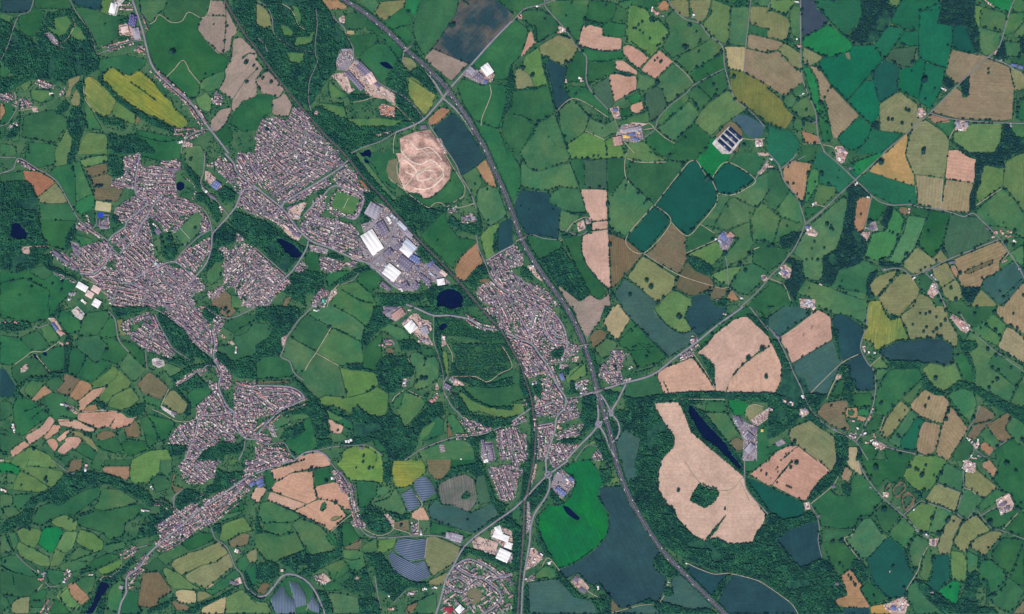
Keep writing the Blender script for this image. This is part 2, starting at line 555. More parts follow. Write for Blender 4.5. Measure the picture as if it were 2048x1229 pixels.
b g 970 1015 30 25 20
b w 1150 400 40 20 5
b w 1180 402 40 20 0
b w 1215 220 12 40 -35
b w 690 60 30 60 0
b w 350 910 30 40 20
b r 330 950 50 30 0
b w 545 885 30 30 45
b w 515 960 30 40 20
b d 1870 980 60 25 20
b w 1925 960 24 50 -10
b w 30 240 50 25 5
b w 1900 730 50 40 25
b w 1620 375 20 20 30
b w 15 0 40 20 0
t 780 330 8
t 725 370 8
t 720 755 8
t 655 905 13
t 40 815 10
t 548 468 8
t 590 490 9
t 1460 610 12
t 1000 505 6
t 170 200 7
t 365 150 14
t 375 175 9
n 860 405 1100 350
n 400 480 520 430
n 640 450 760 410
n 30 430 10 380
n 570 810 760 740
n 40 600 80 690 110 730
n 1020 650 1170 610
n 1780 490 1920 440
n 1180 190 1260 120 1330 130
n 1380 800 1500 750
n 0 840 60 880 140 910
n 100 920 110 1000
n 250 880 310 940
@1 0
y V 280 40 330 60 360 130 350 200 310 130
y V 240 420 380 430 375 500 280 510
y V 190 200 250 215 300 260 290 290 220 290
y V 500 830 600 840 700 860 730 960 640 920 560 880
y V 740 960 900 950 1000 950 1180 970 1100 1010 820 1020
y V 330 300 420 300 460 240 450 330 380 370 300 370
y V 590 660 640 700 690 760 680 790 600 780
f K 0 30 60 50 110 120 130 220 60 230 0 190
f O 520 0 680 0 740 70 590 85
f G 720 110 860 110 900 150 860 240 720 240 700 170
f S 725 245 790 250 790 280 725 280
f M 810 0 970 0 980 60 940 120 860 50
f K 975 20 1200 0 1180 60 1030 170 940 120
f V 1210 0 1310 0 1280 130 1190 90 1190 60
f G 1030 170 1180 60 1210 120 1260 140 1240 190 1090 240 1020 190
f G 1090 240 1240 200 1240 310 1200 380
f G 1320 0 1620 0 1600 110 1530 220 1420 380 1340 470 1280 420 1260 330 1250 210 1300 90
f B4 1630 0 1920 0 2048 110 2048 170 1720 520 1560 460 1410 385 1530 220 1600 110
f T 1400 390 1700 510 1560 655 1345 475
f G 1720 520 2048 170 2048 530 2030 640 1890 640 1910 590 1850 510 1780 560
f V 1930 0 2048 0 2048 110
f G 1610 700 1650 640 1680 640 1820 690 1880 670 2000 690 2000 830 1940 1040 1740 960 1640 800
f M 1740 970 1940 1040 1980 1150 2010 1228 1860 1228
f G 2040 850 2048 840 2048 1200 1990 1130 1960 1020
f K 1180 450 1240 470 1290 520 1260 600 1170 520
f G 1290 540 1400 660 1450 770 1210 610
f Y 1220 620 1260 620 1440 740 1410 850 1350 930 1270 840 1210 740
f O 1370 960 1480 860 1560 880 1500 950 1410 1020
f B 1415 1025 1580 900 1640 960 1740 1110 1820 1228 1520 1228 1460 1110
f G 740 290 960 270 970 350 880 400 810 470 770 370
f G 880 400 970 350 1050 360 1150 500 1100 550 1030 650 990 660 820 480
f G 960 270 1060 280 1170 390 1150 500 1060 360
f G 880 160 900 140 1060 270 960 270 880 240
f M 580 640 660 720 740 760 690 800 580 770
f G 500 820 700 850 740 980 560 880
f M 740 950 1000 950 1200 960 1130 1010 820 1030 720 990
f G 0 760 130 760 130 900 50 940 0 1060
f T 0 470 60 550 0 640
f T 0 650 90 560 230 710 180 790 130 760 50 750
f T 130 800 180 790 230 740 290 840 260 930 240 940 130 920
f M 280 40 330 60 360 200 320 130
f M 240 420 380 420 380 510 280 510
w 30 0 520 0 580 90 640 200 740 300 780 400 660 400 640 560 590 610 560 660 480 780 430 860 300 780 230 700 0 400 0 200 140 260 130 140 60 30
w 480 860 700 820 740 980 1000 1000 1330 960 1120 1090 860 1180 760 1220 700 1228 540 1060 430 900
w 1000 760 1140 700 1350 950 1290 980 1100 850 1130 780
w 1030 640 1140 480 1200 560 1200 640 1220 740 1200 780 1040 700
w 1260 550 1340 560 1420 690 1440 770 1290 640 1200 600
w 1000 840 1110 860 1260 980 1200 990 960 940
w 2010 640 2030 540 2048 520 2048 840 1980 960 1960 1030 1940 1040 2000 830
w 720 760 900 760 900 800 760 820
l 985 500 1050 495 1105 550 1060 555 1010 530
l 850 1228 870 1205 910 1195 925 1228
R M 700 0 860 100 1050 250 1200 400 1340 520 1480 660 1580 790 1680 930 1760 1070 1850 1228
R a 1350 560 1420 650 1500 780
R a 1440 600 1550 710 1620 850 1720 1000
R a 1500 790 1600 880 1680 980 1740 1080
R a 2048 170 1900 320 1720 520 1550 710 1500 780 1350 950 1270 1000 1120 1060
R b 1120 1060 1000 1130 860 1180 760 1228
R b 1340 950 1280 870 1200 790 1120 740 990 670 930 590 790 480 775 380 720 280 710 230 670 190 610 130
R b 1250 350 1240 370 1190 410 1170 500
R b 1380 980 1410 1040 1460 1110 1540 1228
R c 20 10 90 60 130 150 140 260 180 310 250 355 330 400 470 420
R c 480 80 490 200 475 330 475 430 490 500 430 650 420 800 450 910
R p 205 30 270 70 310 130 340 200 390 240
R c 0 290 60 350 95 420
R p 1120 1060 1100 1140 1100 1228
R p 720 570 790 490
R p 870 710 1000 760 1100 830 1180 910 1270 1000 1260 1040
R p 780 820 880 800 960 770
R p 1870 680 1880 760 1810 940 1800 1010
q 0 410 150 600 300 790 430 940 560 1090 700 1228
z 30 300 870 360 860 420 960 600 1170 700 1228 0 1228 0 1060 60 950 110 930 250 960
y P 690 130 710 130 710 190 670 180 660 150
y P 600 610 640 590 720 580 760 700 790 720 740 750 690 710 650 650
y U 690 400 770 400 790 470 720 570 650 560 640 500 660 440
y P 790 480 930 590 1000 690 940 720 860 690 720 580
y P 860 690 1000 690 1110 750 1120 860 1050 800 940 780 880 750
y O 980 860 1010 830 1110 860 1110 940 1000 930
y P 1320 1100 1480 1110 1530 1228 1300 1228
y Q 1150 1110 1260 1060 1390 1040 1440 1110 1520 1228 1160 1228
y U 1650 600 1720 530 1830 600 1830 680 1760 660
y P 1780 570 1850 510 1910 600 1880 660 1830 650
y P 470 890 510 900 490 930 460 920
y P 960 1080 1080 1050 1060 1070 960 1100
b d 790 650 190 40 48
b d 870 570 150 60 45
b p 920 630 60 90 -30
b g 815 505 50 25 45
b d 970 680 60 25 40
b w 1850 560 90 70 55
b g 1720 570 60 50 40
b d 1790 620 60 50 35
b u 1835 660 30 30 30
b g 725 400 80 12 0
b w 720 455 25 20 0
b d 1340 1020 50 30 -10
t 85 575 11
t 55 630 12
t 120 660 12
t 180 685 8
t 5 560 9
t 970 340 9
t 1130 490 8
t 1215 100 12
t 1570 210 20
t 1130 600 14
t 1060 640 14
t 90 1040 12
n 1180 60 1210 110
n 820 470 860 420
n 1090 240 1240 200
n 1700 40 1640 0
n 1250 200 1270 330 1350 460
n 990 30 940 120
@1 1
f M 780 0 830 0 950 110 980 200 1150 390 1120 420 960 250
f G 830 0 1090 0 1130 60 1120 300 980 200
f G 1200 320 1380 370 1540 250 1580 130 1670 260 1640 360 1530 430 1450 400 1380 430
f B 1550 0 1840 0 1840 40 1760 110 1640 185
f O 1760 105 1840 50 1890 150 1930 290 1850 250 1800 180
f M 1650 180 1760 110 1810 240 1770 300 1750 380 1720 300
f M 1780 290 1870 250 1940 300 2010 500 1860 590 1760 420
f G 1870 0 2048 0 2048 440 1960 250
f L 1790 660 1860 590 1950 560 1890 760 1920 820 1840 850
f B 1950 560 2048 510 2048 730 1930 790 1910 700
f O 1590 920 1640 830 1770 710 1780 790 1820 870 1760 930 1680 1030 1590 1000
f G 1310 660 1510 460 1530 560 1620 680 1770 700 1600 850 1580 930 1440 800
f D 1040 400 1200 330 1380 440 1500 440 1460 520 1320 640 1230 560
f N 1780 1010 1870 1000 1860 1050 1790 1040
f M 600 420 640 310 760 340 820 370 770 490 680 470 620 440
f M 510 870 600 830 600 830 620 840
f G 390 800 500 800 510 950 400 960
f G 550 990 600 950 750 940 720 1010 580 1080
f G 820 940 930 930 1000 980 1000 1060 910 1120 810 1030
f M 600 1200 660 1050 810 1030 920 1120 960 1200 960 1228 600 1228
f N 210 1228 230 1160 290 1140 250 1228
f D 560 250 620 240 560 320 500 350 480 300
f R 830 200 920 300 880 290 820 230
w 690 0 780 0 860 110 960 230 1080 360 1250 560 1300 680 1560 960 1520 960 1300 740 1080 460 900 280 800 130
w 1080 420 1200 340 1380 440 1480 470 1330 620 1270 560 1150 480
w 1530 560 1640 620 1760 660 1800 640 1780 580 1640 560 1560 500
w 1280 740 1400 860 1380 880 1320 830
w 0 530 60 540 230 660 300 700 360 740 420 760 300 880 240 960 180 930 90 820 0 720
w 860 300 960 340 900 430 840 520 820 480 880 400
w 560 820 620 800 700 830 700 860 600 840
w 600 1050 780 940 900 900 920 940 820 960 680 1050 600 1080
w 240 1060 380 1080 400 1228 300 1160 240 1130
w 260 980 400 940 540 960 540 1060 480 1130 400 1130 300 1080
w 960 1120 1100 1130 1300 1130 1440 1060 1620 1060 1760 1228 1400 1228 1360 1150 1160 1228 1000 1228
w 1660 1030 1780 900 1860 890 1880 960 1780 1010 1760 1100
w 860 500 940 530 920 610 860 580
w 1100 620 1160 640 1140 660 1100 640
w 1030 620 1070 620 1060 700 1030 680
w 960 850 1020 840 1030 880 960 910
w 1770 440 1810 560 1810 660 1760 640 1770 560
w 1900 650 1940 620 1930 720 1940 800 1900 790
w 1500 420 1640 370 1580 410 1530 440 1520 500
l 160 685 200 680 300 730 370 800 360 830 300 840 240 790
l 825 0 925 0 915 40 885 20 850 30
l 860 40 905 60 905 85 870 75
l 1445 1150 1470 1110 1530 1085 1600 1090 1640 1120 1660 1160 1645 1228 1450 1228
y Q 1120 0 1500 0 1560 110 1550 200 1480 290 1400 350 1340 360 1310 320 1220 310 1180 280 1140 180 1150 80
y N 1060 60 1130 40 1140 180 1160 260 1080 230 1040 140
y V 590 440 650 300 820 360 820 410 770 500 680 480 620 450
y U 1000 400 1040 430 1130 530 1240 660 1310 720 1280 790 1330 880 1390 880 1560 1040 1470 1060 1330 980 1260 1110 1180 1100 1040 1020 1000 980 880 880 980 790 1060 680 1080 600 1030 520 980 460
y U 880 470 950 390 1050 430 1100 490 1060 540 1090 600 1050 700 960 880 880 860 830 740 870 660 840 570 920 540
y U 430 730 520 750 580 770 570 810 430 780
y P 280 430 380 390 410 400 360 480 350 530 300 530 250 480
y P 760 810 830 820 830 860 760 850
y P 570 1200 600 1100 640 1080 650 1120
y P 230 590 370 650 340 700 300 690 220 620
R M 1835 0 1880 80 1960 250 2048 470
R b 20 270 60 320 210 440 280 530 350 620 430 690
R a -20 255 60 320 210 440 280 530 340 610 440 700 600 760 800 850 920 890 1010 980 1100 1060 1170 1100
R a 700 100 580 180 430 270 280 360 220 400 210 430
R b 620 160 700 90 740 50
R b 420 700 400 770 300 930 180 1050 40 1228
R b 900 890 1010 790 1070 690 1090 600 1080 540
R b 1010 810 1120 940 1230 1040
R b 1230 1040 1290 990 1380 890
R c 680 1050 780 1010 830 940
R p 670 1040 600 1120 570 1228
R b 0 760 90 840 160 900 240 970
R b 1540 0 1600 90 1640 190 1700 280 1750 400 1760 440
R p 1750 400 1650 430 1580 440
R p 1420 0 1150 60 1130 150 1170 270 1240 340 1380 435 1430 400 1490 400 1520 430 1600 380 1660 340 1670 270 1620 180 1570 100 1510 0
R p 1190 280 1300 160 1480 90 1500 160 1440 220 1400 190
R p 1060 190 1090 220 1200 300
R b 1760 650 1770 700 1780 760 1830 870 1880 990 1960 1080 2048 1130
R b 1840 860 1920 810 2048 740
R b 440 500 540 550 640 600 600 720
R b 640 520 650 600 
R b 380 500 470 400 530 350 590 280 650 260 760 300 840 330 860 390 800 520 720 510
R b 420 480 480 530 560 560
R b 440 690 480 680
R b 210 410 150 500
q 690 0 850 190 1040 390 1250 640 1480 880 1640 1050 1790 1228
z -33 0 0 640 0 700 80 560 160 350 290 200 400 100 310 0 230
z 35 640 0 700 60 800 160 830 240 920 310 880 340 860 400 820 500 780 530 700 510 640 510 560 440 590 400 630 300 700 280 640 240 620 190 720 110
z -33 240 400 400 290 560 200 620 240 560 270 440 330 300 400
z -50 380 500 510 330 560 340 560 420 540 480 460 530
z 25 340 540 460 500 600 520 760 570 820 620 830 700 770 750 700 800 600 760 450 680 370 620
z 30 0 300 60 340 200 450 300 560 370 660 330 690 200 600 130 540 0 510
z 25 510 820 600 840 710 870 800 860 800 910 700 910 640 950 560 950 510 930
z 60 320 880 360 860 420 900 400 940 340 960 300 920
z 30 0 780 80 850 160 930 240 960 200 1020 100 1100 0 1020
z -45 0 1020 200 1040 330 960 370 1010 280 1060 180 1120 100 1228 0 1228
z 60 470 1080 560 1080 600 1130 560 1228 440 1228 460 1160
z 60 1840 860 1980 800 2048 740 2048 1228 1960 1228 1800 1200 1760 1130 1780 1060 1880 1020 1880 930
z 40 1010 1180 1130 1190 1160 1228 1010 1228
z 0 780 680 840 680 860 760 900 850 860 880 800 850 740 800
z 0 1530 440 1610 420 1620 480 1540 490
z -20 1620 520 1740 470 1770 540 1680 560 1620 560
z 40 960 1020 1080 1080 1060 1110 980 1050
s 1310 990 1400 1050
b w 930 710 180 110 58
b w 905 735 180 35 58
b d 1010 600 110 70 62
b g 940 460 110 110 -60
b w 1070 535 60 40 45
b l 1110 510 70 30 45
b w 1105 680 40 20 10
b d 1060 795 70 45 -40
b w 1085 955 120 100 38
b w 1200 785 100 50 42
b l 1230 740 110 60 42
b u 1270 845 80 50 30
b d 1190 880 120 80 38
b w 1150 885 30 50 40
b u 1400 885 60 30 -40
b d 1400 890 24 50 0
b g 1220 645 70 40 45
b l 1170 580 90 30 45
b w 1150 1040 40 60 30
b d 1190 1060 60 50 -30
b d 1280 1060 50 60 30
b w 1160 1090 40 20 30
b d 1040 1060 90 24 42
b d 1440 920 80 40 40
b w 1480 1030 60 50 -10
b d 1350 1000 110 24 35
b d 1360 1030 100 18 35
b l 1410 980 60 30 40
b p 1500 960 60 30 40
b l 1040 905 50 20 -40
b w 700 487 35 15 10
b w 470 760 30 20 0
b w 595 243 15 8 0
b w 405 58 30 10 0
b w 320 20 30 30 20
b p 600 440 20 20 0
b d 330 650 60 30 30
b d 280 610 60 20 30
b p 240 590 60 16 35
b d 270 435 50 20 -30
b l 320 500 40 30 30
b d 1140 740 80 30 -50
b g 1740 520 30 30 0
b d 1680 520 60 20 10
b w 1720 530 50 14 0
b u 1295 915 16 25 -20
b d 1220 930 40 40 35
b q 540 1180 16 30 0
b w 450 1215 30 20 0
b w 625 1105 20 20 0
b u 1300 860 40 20 60
m 700 440 740 360
m 590 430 680 480
t 1795 190 9
t 1750 250 8
t 1850 290 9
t 1715 340 9
t 1855 540 9
t 2005 520 8
t 1450 700 7
t 640 300 8
t 830 380 9
t 810 430 9
t 600 380 9
t 790 480 9
t 690 310 7
t 750 330 7
n 580 440 600 380 640 300 720 310
n 780 340 830 400 790 480
n 810 1030 910 1120
n 680 1090 830 1180 940 1200
n 1740 370 1700 280 1640 200
@1 2
y V 1330 980 1400 930 1440 920 1380 1020 1300 1080
y V 560 820 620 860 700 890 640 920 580 880
f G 620 0 940 0 930 90 880 160 780 80
f M 530 0 620 0 780 80 870 160 840 280 610 170 400 60
f G 390 70 600 180 480 360 270 240
f M 610 170 840 290 860 400 850 480 730 470 650 470 480 365 570 230
f M 260 240 480 365 380 510 330 550 280 440 210 410 240 290
f M 480 370 650 470 670 490 730 730 550 710 490 740 400 650 350 560 380 510
f L 670 480 730 500 850 510 960 530 980 630 880 690 730 730
f L 500 745 560 710 740 730 890 690 970 640 1060 690 1050 830 1020 885 900 860 830 820 780 800 760 860 640 800 530 780
f G 870 320 1010 200 1000 350 1010 420 960 520 850 500
f M 930 200 1030 120 1180 180 1240 260 1130 270 1020 200
f N 1030 330 1090 330 1110 360 1080 390 1030 360
f M 990 500 1040 465 1100 480 1115 560 1060 640 1020 630
f M 1230 380 1280 360 1390 410 1420 390 1450 430 1470 560 1380 640 1280 670 1260 640 1280 520 1230 430
f G 1310 330 1420 340 1420 390 1390 410 1320 380
f G 1090 770 1190 660 1150 820 1110 815 1085 800
f M 1190 680 1330 730 1360 780 1310 840 1200 960 1180 960 1150 880 1120 820 1150 810
f M 1290 1160 1500 1080 1600 1060 1700 1080 1740 1140 1750 1228 1330 1228
f M 1530 870 1580 860 1650 960 1680 1030 1590 1030 1530 1060
f N 1530 900 1580 1030 1530 1050
f L 1480 340 1530 370 1540 460 1540 560 1520 560 1500 450
f G 1660 650 1940 650 2048 640 2048 800 1860 800 1740 740
f L 1560 700 1650 680 1780 760 1880 810 2048 830 2048 900 1940 890 1800 840 1700 850
f D 1560 300 2048 300 2048 500 1860 600 1760 570 1580 500 1600 400
f D 1440 80 1540 80 1760 150 1980 200 2048 330 2048 480 1960 320 1700 240 1500 230 1440 200
f P 575 900 610 905 640 930 705 950 680 1020 600 1010
f G 220 1080 400 890 440 900 480 1060 490 1130 320 1190
f G 540 800 760 870 780 1000 600 900 560 880
f M 600 1010 700 1020 740 1060 680 1080 600 1100
f M 260 870 440 830 450 880 290 920
f M 130 910 250 870 270 940 150 985
f L 700 1150 780 1115 900 1110 1000 1180 1010 1228 680 1228
f Y2 690 1170 780 1120 880 1120 970 1180 960 1228 680 1228
f P 330 1228 350 1200 430 1170 500 1165 560 1190 600 1228
f G 930 1070 1000 1060 1050 1130 1020 1170 960 1140
f G 0 130 100 140 130 220 60 300 0 310
f G 0 460 60 400 180 400 290 440 300 560 0 580
f N 0 600 260 590 270 610 0 615
f G 1280 1040 1440 880 1500 900 1500 1020 1420 1050 1340 1080
f G 1760 620 1870 600 2048 500 2048 630 1940 650 1800 650
w 0 0 320 0 360 60 270 190 200 280 210 360 180 400 60 400 0 450 0 310 100 250 130 190 100 120 0 110
w 260 560 310 570 430 680 500 740 540 800 640 860 760 880 720 900 560 880 590 1020 560 1050 490 1040 440 900 400 860 180 870 80 920 180 830 430 760 380 680 320 600
w 180 1060 240 980 370 930 390 1000 300 1060
w 780 860 810 780 840 830 940 870 1020 890 1060 840 1050 760 1080 830 1100 860 1150 890 1180 960 1220 960 1310 860 1400 790 1480 760 1510 870 1440 890 1340 970 1290 1040 1290 1100 1220 1228 1060 1228 1040 1140 960 1060 900 1080 780 1060 780 960 720 900
w 940 0 1010 0 1030 80 1100 120 1000 180 920 260 880 320 830 290 880 170 920 90
w 720 460 840 455 860 490 960 520 950 470 1010 410 1060 390 1160 400 1200 380 1240 440 1270 520 1250 560 1170 570 1160 660 1120 690 1050 690 990 620 960 530 840 512 730 505
w 1130 280 1260 260 1320 320 1290 350 1160 350
w 1430 0 1640 0 1620 70 1440 60 1300 30 1210 0
w 1430 80 1480 200 1480 330 1500 450 1530 560 1510 600 1470 560 1460 420 1430 320
w 1560 440 1620 520 1740 580 1880 610 2048 560 2048 620 1760 650 1660 600 1560 560
w 1640 640 1740 740 1860 800 2048 800 2048 820 1860 810 1740 760 1640 680
w 1620 860 1700 860 1960 900 2048 880 2048 940 1930 980 1840 960 1700 880
w 1680 1040 1800 1040 1900 980 1920 1050 1780 1080 1780 1228 1750 1228 1740 1140
w 480 1060 600 1060 600 1110 490 1130
w 780 1050 930 1040 920 1080 800 1110 660 1130 680 1090
w 60 1080 220 1090 320 1190 300 1228 250 1130
w 1330 720 1390 690 1360 760 1440 780 1370 800
w 1560 700 1620 700 1720 860 1620 840 1540 740
l 1465 160 1485 135 1520 130 1535 150 1510 180 1480 190
l 1500 0 1640 0 1560 22
R a 1200 -20 1300 20 1420 70 1540 70 1700 100 1820 170 1960 190 2048 230
R b 450 0 400 50 340 110 290 180 250 240 220 340 200 400 270 440 300 520 380 590
R b 1300 1150 1440 1090 1600 1040 1700 1035 1840 1010 1960 960
R b 1300 1150 1190 1228
R b 1530 560 1500 620 1510 690 1570 800 1640 870 1740 1000
R c 1420 60 1420 260 1440 330 1490 500 1500 600
R a 320 1220 390 1170 470 1155 540 1175 590 1228
R c 480 1150 620 1120 780 1110 900 1110 1010 1190
R p 1510 270 1570 380 1570 440
R p 1560 560 1650 560 1760 560 1850 600 1960 530 2048 480 2000 360 1960 310
R p 1220 670 1340 730
R p 1090 760 1110 720 1180 670
R p 600 170 480 370 430 440 390 510
R p 480 370 660 470
R b 0 1030 80 940 200 830 380 740 350 680 260 640 0 630
R b 0 700 100 780 180 830
R b 0 1070 80 1100 220 1090 280 1180 320 1220
R p 1200 390 1230 440
s 0 630 260 645 340 700 400 740
s 0 700 120 680 260 680 330 720
s 0 1000 130 900 200 840 420 750
s 20 680 120 800 160 830
s 150 740 220 720 300 760
s 1660 70 1780 150 1920 180
s 1640 900 1760 980 1880 990
s 1600 1040 1700 1040
s 1510 620 1560 740 1600 820
s 0 1060 100 1110 220 1120 280 1200
s 20 1160 200 1180 300 1210
z -40 0 0 130 0 150 60 110 130 0 80
z -30 0 640 260 640 350 690 410 740 300 790 170 850 0 900
z 60 1820 0 2048 0 2048 280 1960 180 1900 80
z 80 1920 990 2048 960 2048 1228 1960 1228 1930 1120
z 0 0 1010 80 1010 130 1070 100 1100 0 1090
z 45 1640 880 1700 890 1880 980 1830 1020 1720 1020
z 0 1020 250 1100 270 1110 310 1020 320
z -40 1170 580 1240 560 1230 620 1170 650
z 60 1380 760 1450 690 1460 720 1400 780
z 60 1580 740 1640 740 1660 840 1610 840
z 30 0 1120 200 1130 260 1228 0 1228
y U 1010 10 1170 0 1210 50 1120 120 1040 80
y P 1160 130 1250 60 1290 50 1330 100 1380 110 1410 180 1370 220 1420 310 1350 300 1260 210 1200 180
y P 1480 220 1510 230 1520 310 1480 320
y P 1560 560 1630 590 1670 630 1580 630
y P 1430 620 1450 610 1465 660 1440 670
y P 200 250 250 220 230 300 205 320
y U 1800 1080 1890 1080 1920 1228 1800 1228
y U 1465 1105 1500 1100 1520 1150 1480 1170
y U 80 940 130 940 170 1040 130 1040
b w 1240 160 80 80 -40
b w 1200 110 60 40 -30
b w 1320 150 30 60 -20
b w 1360 270 30 60 -40
b g 1350 190 60 60 -20
b w 1390 130 30 30 -20
b d 1040 40 60 24 -20
b d 1080 10 100 20 0
b o 1140 60 100 60 -35
b w 485 30 50 18 0
b d 840 1130 30 20 0
b w 1600 600 80 30 10
b d 1530 640 60 40 30
b w 1560 580 30 40 -20
b w 740 1070 60 30 -10
b d 1820 1120 24 120 -10
b d 1880 1160 24 120 -10
b w 1840 1200 70 24 70
b d 1850 1110 80 20 0
b w 1190 595 30 50 20
b r 1425 740 70 30 -50
b w 1310 280 30 24 20
b w 1000 310 40 20 0
b r 1050 300 30 24 20
b w 1500 260 24 50 0
b w 1230 30 30 20 0
m 130 910 250 870
m 250 870 270 940
m 270 940 155 985
m 155 985 130 910
t 1040 528 16
t 655 990 9
t 935 650 12
t 885 680 8
t 720 690 9
t 1320 575 14
t 1355 575 14
t 1285 600 13
t 1350 420 10
t 860 1195 10
t 1070 610 8
t 100 180 8
n 1640 650 1760 750 1860 800
n 1700 640 1900 650 2040 630
n 1360 420 1340 480
n 610 170 760 240 840 290
n 480 1080 490 1140
@1 3
f P2 110 80 250 40 390 0 580 0 600 40 430 70 280 100 210 150 160 170
f P2 160 175 260 110 440 85 455 90 460 200 490 310 410 355 110 240
f P2 110 250 410 355 310 400 90 320
f G 470 85 590 60 590 150 560 190 470 205
f P2 475 210 560 190 640 170 700 260 740 280 770 390 720 400 630 330 500 310
f P2 310 405 410 355 500 315 560 315 650 350 720 440 710 460 660 510 590 570 560 540
f G 510 390 530 340 560 340 560 390 520 410
f K 590 480 620 450 700 450 620 490
f P2 0 220 60 215 90 230 20 340 0 340
f G 70 90 110 80 150 180 100 220 70 180
f M 30 340 110 330 300 410 360 460 280 490 60 510 20 450
f M 60 510 280 500 290 560 200 605 60 570
f M 290 510 360 470 500 520 580 600 640 680 600 730 560 740 440 760 330 590
f M 0 590 60 580 180 620 240 600 320 570 390 720 240 770 150 820 80 810 0 700
f Y2 640 30 680 0 1010 0 1030 140 1000 200 960 170 830 160 750 160 710 110
f Y 1090 60 1100 0 1330 0 1360 60 1350 110 1240 200 1160 230 1110 200 1080 100
f L 1010 160 1080 150 1070 200 1020 210
f N 1360 0 1560 0 1550 100 1480 160 1440 160 1380 100
f G 1560 0 1730 0 1740 40 1580 80
f G 800 170 970 180 960 280 880 380 820 380
f M 940 350 1110 220 1160 300 1210 420 1160 440 1000 390
f G 840 440 900 360 1000 400 1080 500 1060 580 980 590 900 550
f M 970 220 1060 200 1090 230 960 310
f U2 1460 190 1580 130 1680 110 1750 160 1770 330 1700 420 1600 370 1490 350 1450 260
f D 1640 290 1690 240 1720 270 1690 310 1650 310
f G2 1760 130 1830 110 1900 330 1780 360
f B2 1370 390 1440 310 1490 360 1600 370 1700 430 1900 340 1940 440 1750 580 1680 570 1400 470
f G 1400 490 1680 580 1720 600 1640 640 1500 590 1390 590
f P2 1240 420 1340 370 1390 480 1300 480 1250 470
f N 1090 500 1220 470 1230 570 1110 550
f K 1370 610 1440 610 1640 700 1600 790 1550 860 1410 930 1350 790
f K 1370 970 1540 890 1490 1000 1400 1000
f L 970 640 1130 620 1100 700 1010 750 960 720
f M 840 690 960 620 970 640 960 740 860 750
f G 680 520 740 490 800 580 840 640 690 700
f N 720 690 840 620 850 660 820 720 690 710
f M 690 720 850 730 880 850 820 890 760 880 700 780
f M 530 860 690 790 750 870 690 930 600 960 580 880
f G 530 990 650 970 690 1010 680 1040 550 1050
f M 580 1060 700 1070 820 1100 830 1228 620 1228
f D 850 1100 980 1110 1000 1228 830 1228
f M 1200 1170 1440 1060 1450 1228 1220 1228
f N 1200 1160 1300 1140 1250 1228 1200 1228
f G 100 1120 230 940 320 930 440 1000 520 1228 160 1228
f N 0 1060 60 970 120 1000 60 1080
f L 0 1130 90 1140 130 1228 0 1228
f D 700 980 790 910 900 940 950 1030 940 1110 800 1080 720 1040
f G 550 600 620 580 660 690 600 680
f G 220 840 320 860 400 890 300 920 220 880
w 190 820 260 770 390 720 440 770 430 840 330 840 320 900 240 840
w 430 760 600 730 680 700 680 770 560 830 480 900 340 920 440 830
w 860 750 1000 740 1060 830 1140 900 1200 950 1290 980 1380 980 1380 1010 1220 1020 1160 1060 1100 1140 1060 1080 980 1040 960 920 930 840
w 850 450 900 350 990 400 1060 490 1080 560 1020 590 960 580 860 500
w 640 500 700 480 680 560 680 760 620 760 640 690 660 600
w 1010 30 1090 0 1090 110 1050 200 1010 160 1020 80
w 830 1110 930 1110 980 1130 1000 1228 830 1228
w 1060 400 1160 440 1230 430 1230 470 1140 480 1060 440
w 1560 60 1740 30 1800 0 1860 160 1920 320 2020 360 1950 440 1880 340 1820 110 1760 130 1660 90 1470 170
w 940 480 1000 430 1060 490 1080 550 1000 590 920 560
w 1840 500 1960 430 2048 410 2048 600 1940 520
w 0 840 120 800 180 840 180 940 100 970 0 950
w 0 1080 70 1100 60 1130 0 1130
w 480 1040 560 1060 620 1228 520 1228
w 0 370 20 480 50 580 0 580
w 1440 170 1470 310 1440 310
w 1600 800 1640 680 1960 780 2048 870 2048 900 2000 850 1840 790 1750 760 1700 740
w 820 890 880 850 900 940 830 920
v 3 1160 270 1250 220 1320 360 1230 415 1210 400
v 3 1260 170 1320 125 1370 130 1420 200 1440 260 1330 340 1270 240
v 8 1100 700 1140 625 1250 630 1370 630 1350 790 1240 810 1180 780 1130 740
v 28 1055 760 1090 725 1180 790 1260 820 1350 800 1400 930 1300 970 1200 950 1100 880
v 90 110 1110 150 1060 220 990 240 1060 310 1120 320 1228 160 1228
v 90 260 960 340 980 400 1080 400 1160 320 1180
v 90 400 1150 450 1080 500 1140 510 1228 430 1200
R b 0 105 200 30 320 0
R b 580 0 640 70 700 130 740 200 770 340 790 440 850 560 920 610 1060 620 1250 605 1480 610 1660 690
R a 1440 1228 1480 1100 1520 950 1570 860 1660 700 1780 590 2048 400
R a 10 1090 80 1080 150 1000 220 920 320 920 420 980 490 1080 550 1228
R p 850 540 940 590 1010 600 1090 560 1100 500 1050 450
R p 1100 545 1220 580 1250 610
R p 1250 640 1190 740
R p 1300 490 1300 400 1330 350 1280 280
R p 1300 490 1300 600
R p 1370 620 1350 780
R p 600 570 740 450 830 400
R c 950 920 980 1100 1010 1228
R p 450 1120 400 1200
R c 1100 1140 1200 1040
R b 1570 860 1700 790 1860 860 1960 930 2048 920
R b 1930 540 1900 620 2048 760
s 0 90 200 20
s 640 90 730 200 770 350 800 450 840 540
s 690 180 730 260
s 810 480 890 540
z 0 600 90 640 80 740 180 790 190 790 260 760 280 690 260 640 170
z 20 750 480 830 460 890 530 840 550 780 530
z 0 750 280 790 300 830 390 780 440 760 340
z 20 460 930 540 900 560 1000 490 990
z -35 1500 1000 1560 880 1680 780 1780 790 2048 910 2048 1228 1490 1228
z 70 1850 60 2048 30 2048 340 1960 330 1900 200
z 60 1240 490 1300 490 1300 600 1250 600
